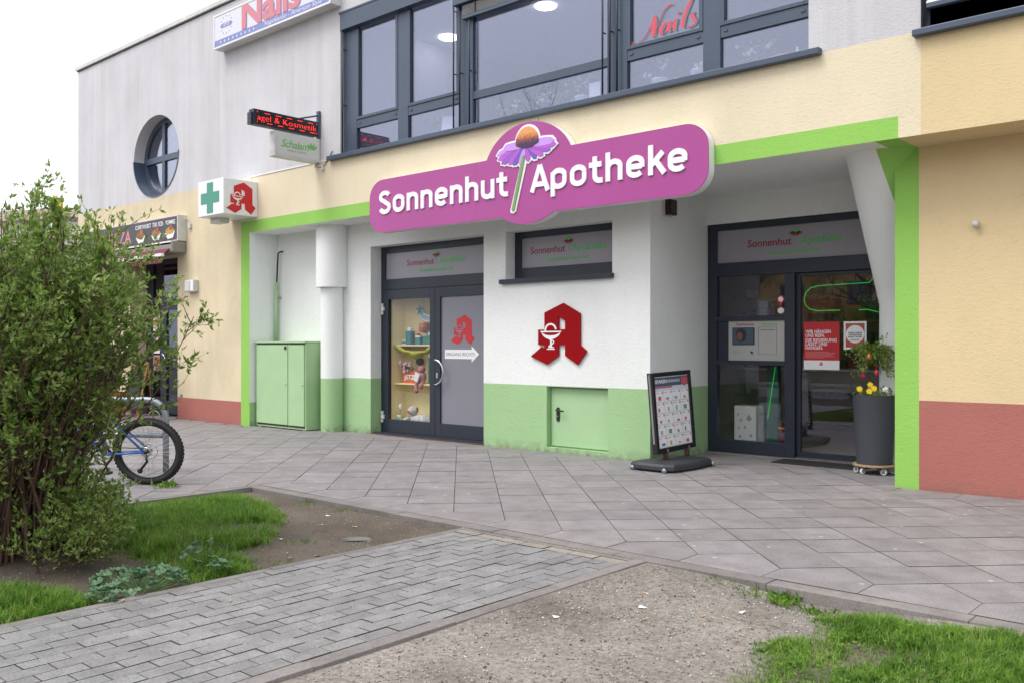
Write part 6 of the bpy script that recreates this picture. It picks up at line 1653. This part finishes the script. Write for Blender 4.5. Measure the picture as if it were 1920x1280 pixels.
def leaves_mesh(name, pos, dirs, size, mat, parent, wid=0.42, r=None, fold=0.25):
    """pointed folded leaves; pos, dirs (n,3), size (n,)"""
    r = r or rng; n = len(pos)
    d = norm(dirs); rv = norm(r.normal(size=(n, 3))); sd = norm(np.cross(d, rv)); up = np.cross(sd, d)
    L = size[:, None]; W = L*wid/2
    base = pos; tip = pos + d*L
    m1 = pos + d*L*0.45
    l = m1 + sd*W + up*L*fold*0.4; q = m1 - sd*W + up*L*fold*0.4
    tip = tip - up*L*0.06
    v = np.stack([base, l, tip, q], 1).reshape(-1, 3)
    i = np.arange(n)[:, None]*4
    f = np.concatenate([i+[[0, 2, 1]], i+[[0, 3, 2]]], 0)
    return np_mesh(name, v, f, mat, parent)

def make_shrub(name, base, label, r_base, height, spread, n_stems, seed, leaf=(0.024, 0.05)):
    r = np.random.default_rng(seed)
    e = empty(name, base, 0, label, 'shrub')
    st = Sticks(5); tw = Sticks(3); LP, LD, LS = [], [], []
    def foliage(p, d, n, lo=leaf[0], hi=leaf[1]):
        for _ in range(n):
            LP.append(p + r.normal(size=3)*0.006); dd = d*0.55 + r.normal(size=3)*0.55 + np.array([0, 0, 0.25]); LD.append(dd); LS.append(r.uniform(lo, hi))
    for k in range(n_stems):
        a = r.uniform(0, 2*np.pi); rb = r_base*np.sqrt(r.random()); p = np.array([rb*np.cos(a), rb*np.sin(a), -0.02])
        out = np.array([np.cos(a + r.normal()*0.5), np.sin(a + r.normal()*0.5), 0])
        lean = r.uniform(0.02, 1.0)**1.1*spread
        H_ = height*r.uniform(0.72, 1.0)*(1-0.22*lean/spread)
        n = 11; pts = [p]; d = norm(np.array([out[0]*lean*0.6, out[1]*lean*0.6, 1.0]))
        L = H_*1.06/(n-1)
        for i in range(n-1):
            f = i/(n-1)
            d = norm(d + out*lean*0.05*(1-f) + r.normal(size=3)*0.075 + np.array([0, 0, 0.03]))
            pts.append(pts[-1] + d*L)
        pts = np.array(pts)
        st.add(pts, r.uniform(0.008, 0.017), 0.0028)
        nb = r.integers(13, 19)
        for b in range(nb):
            f = r.uniform(0.16, 1.0)**0.8; i = min(n-2, int(f*(n-1))); q = pts[i] + (pts[i+1]-pts[i])*(f*(n-1)-i)
            d0 = norm(pts[i+1]-pts[i])
            bd = norm(d0*0.75 + r.normal(size=3)*np.array([0.6, 0.6, 0.3]) + out*0.3 + np.array([0, 0, 0.18]))
            bl = r.uniform(0.16, 0.46)*(1.15-0.45*f)
            m = 5; bp = [q]
            for j in range(m-1):
                bd = norm(bd + r.normal(size=3)*0.14 + np.array([0, 0, 0.06])); bp.append(bp[-1] + bd*bl/(m-1))
            bp = np.array(bp); tw.add(bp, 0.0042, 0.0014)
            rad = np.hypot(*(bp[-1][:2])); outer = 0.62*rad/(max(spread, 0.7)*height*0.36) + 0.95*(bp[-1][2]/height)**1.4
            if outer < r.uniform(0.58, 1.32):                       # the woody inside stays nearly bare
                if r.random() < 0.22: foliage(bp[-1], bd, 4)
                continue
            for j in range(1, m):
                if r.random() < 0.75: foliage(bp[j], norm(bp[j]-bp[j-1]), r.integers(2, 5))
            foliage(bp[-1], bd, 5)
            for t in range(r.integers(1, 4)):
                j = r.integers(1, m); td = norm(bd + r.normal(size=3)*0.55 + np.array([0, 0, 0.25])); tl = r.uniform(0.06, 0.19)
                tp = np.array([bp[j], bp[j]+td*tl*0.5, bp[j]+norm(td+r.normal(size=3)*0.15)*tl]); tw.add(tp, 0.0022, 0.001)
                for x in (1, 2): foliage(tp[x], td, r.integers(3, 6))
    st.build('stems', M_BARK, e)['kind'] = 'stuff'; tw.build('twigs', M_BARK, e)['kind'] = 'stuff'
    leaves_mesh('foliage', np.array(LP), np.array(LD), np.array(LS), M_BUSHL, e, 0.42, r)['kind'] = 'stuff'
    return e
shrub = make_shrub('shrub', (-6.95, -6.63, -0.0), 'tall many stemmed shrub with fresh green leaves at the left edge', 0.44, 2.42, 0.58, 215, 4, (0.018, 0.064))
make_shrub('low_shrub', (-6.95, -6.45, -0.02), 'low leafy sprouts at the foot of the tall shrub', 0.42, 0.42, 1.3, 16, 9, (0.03, 0.055))
make_shrub('low_shrub', (-6.38, -6.55, -0.02), 'low leafy sprouts between the tall shrub and the mallow', 0.28, 0.22, 1.4, 11, 12, (0.022, 0.045))

# ---- grass
def inside(poly, x, y):
    c = np.zeros(len(x), bool); n = len(poly)
    for i in range(n):
        (x1, y1), (x2, y2) = poly[i], poly[(i+1) % n]
        k = ((y1 > y) != (y2 > y)) & (x < (x2-x1)*(y-y1)/(y2-y1+1e-12)+x1); c ^= k
    return c
def edge_dist(poly, x, y):
    d = np.full(len(x), 9.0); n = len(poly)
    for i in range(n):
        a, b_ = np.array(poly[i]), np.array(poly[(i+1) % n]); ab_ = b_-a
        t = np.clip(((x-a[0])*ab_[0]+(y-a[1])*ab_[1])/(ab_@ab_), 0, 1)
        d = np.minimum(d, np.hypot(x-a[0]-t*ab_[0], y-a[1]-t*ab_[1]))
    return d
def grass(name, label, polys, zf, n, hlo, hhi, seed, bare=0.0):
    r = np.random.default_rng(seed); X, Y, Hh = [], [], []
    for poly, share in polys:
        P = np.array(poly); m = int(n*share*2.2)
        x = r.uniform(P[:, 0].min()-0.05, P[:, 0].max()+0.05, m); y = r.uniform(P[:, 1].min()-0.05, P[:, 1].max()+0.05, m)
        x += 0.05*np.sin(9*y+1)+0.03*np.sin(23*x); y += 0.04*np.sin(11*x)
        ok = inside(poly, x, y); x, y = x[ok], y[ok]
        ed = edge_dist(poly, x, y)
        dens = np.clip(ed/0.16, 0.12, 1)*(0.62+0.38*np.sin(5*x+2*np.sin(4*y))*np.sin(6*y+x)+0.2)
        patch_ = bumps(x*1.3, y*1.3, 1.0, seed+1)
        dens = np.where(patch_ < -0.55+bare, dens*0.25, dens)
        ok = r.random(len(x)) < dens; x, y, ed = x[ok], y[ok], ed[ok]
        # blades draw together into tufts
        g_ = 0.055; cx_ = np.round(x/g_ + 0.5*np.sin(7*y))*g_; cy_ = np.round(y/g_ + 0.5*np.sin(9*x))*g_
        pull = r.uniform(0.0, 0.65, len(x)); x = x+(cx_-x)*pull; y = y+(cy_-y)*pull
        h = (hlo+(hhi-hlo)*r.random(len(x))**1.7)*(0.55+0.45*np.clip(ed/0.22, 0, 1))*(1+0.45*np.clip(bumps(x, y, 0.8, seed+2), -1, 1))
        X.append(x); Y.append(y); Hh.append(h)
    x, y, h = np.concatenate(X), np.concatenate(Y), np.concatenate(Hh)
    z = zf(x, y)-0.004; m = len(x)
    a = r.uniform(0, 2*np.pi, m); lean = r.uniform(0.1, 1.25, m)*h; wd = r.uniform(0.0016, 0.0032, m)
    fx, fy = np.cos(a), np.sin(a); sx_, sy_ = -fy, fx
    def pt(t, lat):
        return np.stack([x+fx*lean*t*t+sx_*wd*lat, y+fy*lean*t*t+sy_*wd*lat, z+h*(t-0.28*t*t*lean/np.maximum(h, 1e-3))], -1)
    v = np.stack([pt(0, 1), pt(0, -1), pt(0.55, 0.8), pt(0.55, -0.8), pt(1.0, 0)], 1).reshape(-1, 3)
    i = np.arange(m)[:, None]*5
    f = np.concatenate([i+[[0, 1, 3]], i+[[0, 3, 2]], i+[[2, 3, 4]]], 0)
    o = np_mesh(name, v, f, M_GRASS); o.data.materials.append(M_STRAW)
    dry = (r.random(m) < 0.03).astype(np.int32); o.data.polygons.foreach_set('material_index', np.tile(dry, 3))
    return tag(o, label, 'grass', kind='stuff')
LAWN_L = [(-8.19, -4.75), (-8.12, -4.05), (-7.35, -4.12), (-6.85, -4.36), (-6.35, -4.62), (-5.95, -4.98), (-5.62, -5.42), (-5.28, -5.60), (-5.18, -6.05), (-5.45, -6.20), (-5.85, -6.12), (-6.3, -6.1), (-6.9, -6.0), (-7.6, -5.9), (-8.19, -6.2)]
LAWN_L2 = [(-5.165, -8.3), (-5.17, -6.75), (-5.40, -6.58), (-5.75, -6.66), (-6.05, -6.85), (-6.25, -7.2), (-6.4, -8.3)]
grass('grass', 'lush green grass of the bed around the shrub', [(LAWN_L, 0.75), (LAWN_L2, 0.32)], soil_z, 66000, 0.035, 0.13, 31, 0.05)
LAWN_R = [(-1.95, -3.98), (-2.10, -4.30), (-1.95, -4.55), (-2.12, -4.85), (-2.05, -5.10), (-2.0, -5.45), (-1.75, -5.75), (-1.5, -6.2), (0.0, -6.2), (0.2, -3.86), (-1.3, -3.87)]
# dark turf soil below the blades
xs_, ys_ = np.arange(-2.2, 0.4, 0.05), np.arange(-6.4, -3.85, 0.05)
XX, YY = np.meshgrid(xs_, ys_); fx_ = (XX+0.03*np.sin(YY*17)).ravel(); fy_ = YY.ravel()
vv_ = np.stack([XX.ravel(), fy_, gravel_z(XX, YY).ravel()+0.004], -1); ok_ = (inside(LAWN_R, fx_, fy_) & (edge_dist(LAWN_R, fx_, fy_) > 0.10)).reshape(XX.shape)
ii = np.arange(XX.size).reshape(XX.shape); mk = ok_[:-1, :-1] & ok_[1:, :-1] & ok_[:-1, 1:] & ok_[1:, 1:]
qq = np.stack([ii[:-1, :-1], ii[:-1, 1:], ii[1:, 1:], ii[1:, :-1]], -1)[mk]
tag(np_mesh('lawn_soil', vv_, qq, M_SOIL, None, True), 'dark soil under the lawn at the lower right', 'soil', kind='structure')
grass('grass', 'short green lawn at the lower right beside the gravel', [(LAWN_R, 1.0)], gravel_z, 110000, 0.022, 0.075, 32, 0.22)

def tuft(name, x, y, zf, n, h, label, seed, wid=0.16, spread=0.05, mat=None):
    r = np.random.default_rng(seed); z = float(zf(np.array(x), np.array(y)))
    e = empty(name, (x, y, z), 0, label, 'weed', 'weeds along the edging stones')
    p = np.zeros((n, 3)); p[:, :2] = r.normal(size=(n, 2))*spread
    d = np.concatenate([r.normal(size=(n, 2))*0.8, np.full((n, 1), 0.75)], 1)
    leaves_mesh('leaves', p, d, r.uniform(0.5, 1.0, n)*h, mat or M_GRASS, e, wid, r); return e
flat = lambda X, Y: np.zeros_like(X)
for i, (x, y, n, h, wd, sp, zf, lb) in enumerate((
        (-2.42, -3.90, 70, 0.10, 0.26, 0.05, gravel_z, 'broad leafy weed tuft at the worn hollow of the edging'), (-2.62, -3.90, 60, 0.06, 0.12, 0.07, gravel_z, 'grassy weed tuft left of the broad leafy one'),
        (-2.86, -3.88, 40, 0.05, 0.12, 0.07, gravel_z, 'small grass tuft at the edging towards the path'), (-2.22, -3.95, 50, 0.06, 0.25, 0.06, gravel_z, 'low weed right of the broad leafy one'),
        (-2.10, -4.12, 40, 0.06, 0.12, 0.05, gravel_z, 'sparse weed in the bare hollow below the edging'), (-1.93, -3.88, 30, 0.05, 0.18, 0.04, gravel_z, 'tiny weed between edging and lawn'),
        (-8.86, -4.40, 60, 0.10, 0.28, 0.06, flat, 'leafy weed growing from the slabs under the bicycle wheel'), (-6.55, -3.88, 40, 0.05, 0.15, 0.09, soil_z, 'thin grass tuft against the far edging of the bed'),
        (-7.15, -3.90, 40, 0.05, 0.15, 0.09, soil_z, 'thin moss tuft at the far corner of the bed'), (-5.30, -5.42, 40, 0.045, 0.14, 0.07, soil_z, 'flat grass tuft at the path border'), (-5.75, -4.95, 40, 0.045, 0.14, 0.06, soil_z, 'small tuft on the bare soil'))):
    tuft('weed_tuft', x, y, zf, n, h, lb, 50+i, wd, sp)

def clover(name, label, spots, zf, seed):
    r = np.random.default_rng(seed); P, D_, S = [], [], []
    for x, y, rad, n in spots:
        for k in range(n):
            a = r.uniform(0, 6.28); q = rad*np.sqrt(r.random()); X, Y = x+q*np.cos(a), y+q*np.sin(a); Z = float(zf(np.array(X), np.array(Y)))+r.uniform(0.015, 0.05)
            for t in range(3): P.append((X, Y, Z)); b = a+2.09*t; D_.append((np.cos(b), np.sin(b), 0.25)); S.append(r.uniform(0.008, 0.015))
    return tag(leaves_mesh(name, np.array(P), np.array(D_), np.array(S), M_GRASS, None, 0.9, r, 0.1), label, 'ground cover', kind='stuff')
clover('clover', 'low clover and broad leaved weeds between the lawn blades', [(-1.75, -4.6, 0.16, 90), (-1.45, -4.25, 0.2, 110), (-1.7, -5.2, 0.2, 120), (-1.2, -4.9, 0.25, 150), (-1.95, -4.15, 0.08, 40), (-1.3, -5.5, 0.2, 120), (-6.2, -5.2, 0.25, 110), (-5.7, -5.7, 0.2, 100), (-6.8, -4.8, 0.3, 120), (-5.45, -6.9, 0.2, 120), (-5.5, -7.3, 0.2, 110)], lambda X, Y: np.where(X > -3.43, gravel_z(X, Y), soil_z(X, Y)), 88)

# ---- mallow with round crinkled leaves
def mallow(x, y, n, rad, label, seed, hmax=0.13):
    r = random.Random(seed); z = float(soil_z(np.array(x), np.array(y)))
    e = empty('mallow_plant', (x, y, z), 0, label, 'plant', 'mallow plants at the path edge')
    m = MB(); s_ = MB()
    for k in range(n):
        a = r.uniform(0, 6.28); rr_ = rad*math.sqrt(r.random()); cx_, cy_ = rr_*math.cos(a)*1.15, rr_*math.sin(a); cz = 0.03+hmax*(1-0.6*(rr_/rad)**2)*r.uniform(0.5, 1)
        R_ = r.uniform(0.018, 0.034); tx, ty = r.uniform(-0.5, 0.5), r.uniform(-0.5, 0.5)
        c = m.bm.verts.new((cx_, cy_, cz-R_*0.22)); ring = []
        for q in range(15):
            b_ = 2*math.pi*q/15; w_ = R_*(1+0.10*math.cos(5*b_)); dx, dy = w_*math.cos(b_), w_*math.sin(b_)
            ring.append(m.bm.verts.new((cx_+dx, cy_+dy, cz+dx*tx+dy*ty+0.16*R_*math.cos(5*b_+1)+(0.05*R_ if q % 2 else 0))))
        for q in range(15):
            if q == 7: continue
            m.bm.faces.new((c, ring[q], ring[(q+1) % 15]))
        s_.tube([(cx_*0.35, cy_*0.35, 0.0), (cx_*0.8, cy_*0.8, cz*0.6), (cx_, cy_, cz-R_*0.22)], 0.0014, 4)
    m.build('leaves', M_MALL, e); s_.build('stalks', M_STEM, e); return e
mallow(-5.42, -6.36, 120, 0.27, 'dense mallow clump with round leaves spilling onto the pavers', 1)
mallow(-5.27, -6.62, 34, 0.13, 'small mallow clump at the paver border nearest the viewer', 2, 0.08)
mallow(-5.70, -5.75, 16, 0.16, 'few mallow leaves standing in the grass', 3, 0.14)
mallow(-5.42, -5.85, 14, 0.12, 'scattered mallow leaves between grass and path', 4, 0.09)

# ---- pebbles on the gravel and crumbs on the soil
def pebbles(name, label, n, xr, yr, zf, lo, hi, mat, seed, avoid=None):
    r = np.random.default_rng(seed); x = r.uniform(*xr, n); y = r.uniform(*yr, n)
    if avoid is not None: ok = ~inside(avoid, x, y); x, y = x[ok], y[ok]
    n = len(x); s_ = lo*(hi/lo)**(r.random(n)**2.2); z = zf(x, y)+s_*0.25
    o_ = np.array([[1, 0, 0], [-1, 0, 0], [0, 1, 0], [0, -1, 0], [0, 0, 0.7], [0, 0, -0.7]], float)
    v = np.stack([x, y, z], -1)[:, None] + o_[None]*s_[:, None, None]*r.uniform(0.6, 1.25, (n, 6, 1)) + r.normal(size=(n, 6, 3))*s_[:, None, None]*0.12
    f0 = np.array([[0, 2, 4], [2, 1, 4], [1, 3, 4], [3, 0, 4], [2, 0, 5], [1, 2, 5], [3, 1, 5], [0, 3, 5]])
    f = (np.arange(n)[:, None, None]*6 + f0[None]).reshape(-1, 3)
    o = np_mesh(name, v.reshape(-1, 3), f, mat); return tag(o, label, 'gravel', kind='stuff')
M_PEB, pnt_, pb_ = new_mat('pebble')
pnt_.links.new(ramp(pnt_, noise(pnt_, (38,)*3, 2, 0.5), [(0.36, (0.07, 0.06, 0.055, 1)), (0.48, (0.24, 0.21, 0.185, 1)), (0.58, (0.36, 0.33, 0.30, 1)), (0.66, (0.58, 0.56, 0.53, 1))]), pb_.inputs['Base Color']); pb_.inputs['Roughness'].default_value = 0.9
pebbles('gravel', 'loose small stones on the trodden gravel', 17000, (-3.4, -1.2), (-6.6, -3.86), gravel_z, 0.0022, 0.0095, M_PEB, 61, LAWN_R)
pebbles('gravel', 'small stones and crumbs on the bare soil of the bed', 4500, (-7.2, -5.18), (-6.9, -3.86), soil_z, 0.002, 0.007, M_PEB, 62)

# ---- planting in the tall pot
pz = 0.862
ps = empty('potted_shrub', (ptx, pty, pz), 0, 'trailing green shrub with hung eggs in the tall pot', 'plant')
r = np.random.default_rng(77); st = Sticks(5); LP, LD, LS = [], [], []
st.add(np.array([[0.02, 0, 0], [0.03, 0.0, 0.2], [0.015, 0.01, 0.42], [0.02, 0.0, 0.56]]), 0.012, 0.008); st.add(np.array([[-0.06, -0.03, 0], [-0.065, -0.02, 0.35], [-0.05, 0, 0.54]]), 0.008, 0.006)
for k in range(70):
    a = r.uniform(0, 6.28); d = np.array([np.cos(a), np.sin(a), r.uniform(0.1, 0.9)]); p = np.array([0, 0, r.uniform(0.42, 0.56)]); pts = [p]; L = r.uniform(0.12, 0.5)
    for j in range(8): d = norm(d + np.array([0, 0, -0.30 if L > 0.25 else -0.05]) + r.normal(size=3)*0.12); p = p + d*L/8; pts.append(p)
    st.add(np.array(pts), 0.0028, 0.0012)
    for j in range(1, 9):
        if L > 0.33 and j > 4 and r.random() < 0.75: continue
        for _ in range(r.integers(4, 8)): LP.append(pts[j]+r.normal(size=3)*0.012); LD.append(d*0.4+r.normal(size=3)*0.6+np.array([0, 0, 0.15])); LS.append(r.uniform(0.02, 0.045))
st.build('branches', M_BARK, ps); leaves_mesh('foliage', np.array(LP), np.array(LD), np.array(LS), M_BUSHL, ps, 0.5, r)
M_EGG = [plain('red egg', (0.50, 0.02, 0.07, 1), 0.2, 0, 0.05), plain('orange egg', (0.62, 0.18, 0.02, 1), 0.3)]
for i, (ex, ey, ez) in enumerate(((0.06, -0.10, 0.27), (-0.09, -0.10, 0.24), (0.0, -0.16, 0.45))):
    m = MB().lathe([(0.004, -0.034), (0.016, -0.028), (0.025, -0.008), (0.022, 0.012), (0.012, 0.03), (0.003, 0.038)], (ex, ey, ez), 14); m.tube([(ex, ey, ez+0.036), (ex, ey, ez+0.12)], 0.0012, 4)
    m.build('hanging_egg', M_EGG[0 if i < 2 else 1], ps, True)
pa = empty('pansies', (ptx, pty, pz), 0, 'yellow pansies at the rim of the tall pot', 'flowers')
LP, LD, LS = [], [], []
for k in range(170): a = r.uniform(0, 6.28); rr_ = 0.21*np.sqrt(r.random()); LP.append([rr_*np.cos(a), rr_*np.sin(a), r.uniform(0.0, 0.10)]); LD.append(r.normal(size=3)+np.array([0, 0, 0.5])); LS.append(r.uniform(0.03, 0.055))
leaves_mesh('leaves', np.array(LP), np.array(LD), np.array(LS), M_BUSHL, pa, 0.5, r)
M_PANS = plain('pansy yellow', (0.80, 0.55, 0.015, 1), 0.6)
for k, (fx_, fy_, fz_) in enumerate(((0.01, -0.15, 0.14), (0.06, -0.17, 0.10), (-0.10, -0.17, 0.09), (0.02, -0.20, 0.07), (0.16, -0.10, 0.09))):
    m = MB()
    for q in range(5):
        a = R(72*q+90); m.poly_xz([(fx_+0.018*math.cos(a)+0.017*math.cos(R(t)), fz_+0.016*math.sin(a)+0.017*math.sin(R(t))) for t in range(0, 360, 36)], fy_-0.002-0.0012*q, fy_-0.001-0.0012*q)
    m.build('bloom', M_PANS if k < 4 else M_PAINTW, pa)

# ------------------------------------------------------------------ farther off
M_FARW = plain('far render', (0.50, 0.47, 0.44, 1), 0.9); M_FARR = plain('far roof edge', (0.50, 0.40, 0.33, 1), 0.8); M_FARG = plain('far glass', (0.10, 0.12, 0.15, 1), 0.15)
fb = empty('far_building', (-48.5, 9.0, 0), R(25), 'low grey building with peach roof edge beyond the shrub', 'building')
MB().box(-9, 6.2, 0, 8, 0, 7.6).build('wall', M_FARW, fb); MB().box(-9.2, 6.4, -0.2, 8.2, 7.6, 8.1).build('roof_edge', M_FARR, fb)
for k in range(6):
    for zz in (1.0, 4.4): MB().box(-8.2+2.4*k, -6.6+2.4*k, -0.03, 0.02, zz, zz+1.9).build('window', M_FARG, fb)
fp = empty('flag_pole', (-31.2, 3.3, 0), 0, 'white pole with yellow and blue flag beyond the shrub', 'flag')
MB().tube([(0, 0, 0), (0, 0, 6.45)], [0.06, 0.035], 10).build('pole', M_WHITEP, fp, True)
def cloth(m, x0, x1, z0, z1, nx=10, nz=14):
    gx = [[m.bm.verts.new((x0+(x1-x0)*i/nx, 0.10*math.sin(5*i/nx*2+z*0.35)*(i/nx), z0+(z1-z0)*z/nz-0.25*(i/nx)**2)) for i in range(nx+1)] for z in range(nz+1)]
    for z in range(nz):
        for i in range(nx): m.bm.faces.new((gx[z][i], gx[z][i+1], gx[z+1][i+1], gx[z+1][i]))
m = MB(); cloth(m, 0.04, 0.62, 4.9, 6.3); m.build('flag_cloth', plain('flag yellow', (0.75, 0.50, 0.02, 1), 0.8), fp, True)
m = MB(); cloth(m, 0.04, 0.52, 4.1, 4.9); m.build('flag_cloth', plain('flag blue', (0.01, 0.08, 0.30, 1), 0.8), fp, True)
m = MB(); cloth(m, 0.04, 0.40, 2.6, 4.1); m.build('flag_cloth', MATS['flag yellow'], fp, True)
bn = MB().box(-33.6, -32.2, 5.2, 5.24, 3.6, 5.3).build('banner', plain('pink banner', (0.55, 0.06, 0.22, 1), 0.7)); tag(bn, 'pink advertising banner seen through the shrub', 'banner')

# across the street behind the viewer: what the shop glass mirrors
def bare_tree(x, y, h, seed, label):
    r = np.random.default_rng(seed); e = empty('street_tree', (x, y, 0), 0, label, 'tree', 'street trees across the road'); tr = Sticks(7); br = Sticks(3); LP, LD, LS = [], [], []
    n = 8; p = np.array([0, 0, -0.1]); pts = [p]; d = np.array([0, 0, 1.0])
    for i in range(n): d = norm(d+r.normal(size=3)*0.05+np.array([0, 0, 0.1])); pts.append(pts[-1]+d*h*0.75/n)
    pts = np.array(pts); tr.add(pts, h*0.022, h*0.008)
    def grow(q, d, L, rad, lev):
        bp = [q]
        for j in range(5): d = norm(d+r.normal(size=3)*0.16+np.array([0, 0, 0.09])); bp.append(bp[-1]+d*L/5)
        bp = np.array(bp); (tr if lev == 0 else br).add(bp, rad, rad*0.35)
        if lev < 3:
            for b in range(4 if lev < 2 else 3): j = r.integers(2, 6); grow(bp[j], norm(d+r.normal(size=3)*0.6), L*r.uniform(0.45, 0.65), rad*0.4, lev+1)
        if lev >= 2:
            for j in (3, 5): LP.append(bp[j]); LD.append(r.normal(size=3)); LS.append(r.uniform(0.05, 0.11))
    for b in range(9): i = r.integers(3, n+1); a = r.uniform(0, 6.28); grow(pts[i], norm(np.array([np.cos(a), np.sin(a), 0.75])), h*r.uniform(0.28, 0.42), h*0.008, 0)
    tr.build('trunk', M_TBARK, e); br.build('branches', M_TBARK, e); leaves_mesh('crown', np.array(LP), np.array(LD), np.array(LS), M_BUSHL, e, 0.6, r)
for i, (x, y, h) in enumerate(((-13.5, -23, 9.5), (-5.5, -25, 10.5), (-20.5, -26, 9.0), (-29, -24, 10), (2.5, -23, 9))):
    bare_tree(x, y, h, 90+i, ('budding street tree mirrored in the entrance glass', 'tall budding tree across the road behind the viewer', 'second budding tree along the road behind the viewer', 'farthest budding tree along the road behind the viewer', 'budding tree across the road to the right')[i])
hd = empty('hedge', (-14, -20.5, 0), 0, 'dark clipped hedge across the road mirrored in the glass', 'hedge')
r = np.random.default_rng(5); n = 9000
lp = np.stack([r.uniform(-16, 18, n), r.uniform(-0.5, 0.5, n), r.uniform(0.1, 1.5, n)], -1)
leaves_mesh('foliage', lp, r.normal(size=(n, 3)), r.uniform(0.12, 0.22, n), leaf_mat('hedge leaf', (0.015, 0.03, 0.010, 1), (0.03, 0.055, 0.016, 1), (0.05, 0.08, 0.03, 1)), hd, 0.7, r)
MB().box(-16, 18, -0.35, 0.35, 0, 1.35).build('woody_core', M_TBARK, hd)
ob = empty('opposite_building', (-22, -46, 0), 0, 'yellow apartment block across the road behind the viewer', 'building')
M_OBY = plain('opposite yellow render', (0.62, 0.46, 0.22, 1), 0.9); M_OBO = plain('opposite orange render', (0.55, 0.24, 0.10, 1), 0.9)
MB().box(-22, 30, -9, 0, 0, 12).build('wall', M_OBY, ob)
for k in range(11):
    for zz in (1.0, 4.0, 7.0, 10.0):
        x_ = -20+4.6*k
        MB().box(x_, x_+1.6, -0.02, 0.04, zz, zz+1.5).build('window', M_FARG, ob)
        if zz > 1.5: MB().box(x_+1.9, x_+4.2, 0.0, 1.1, zz-0.6, zz+0.4).build('balcony', M_OBO if k % 2 else M_PAINTW, ob)
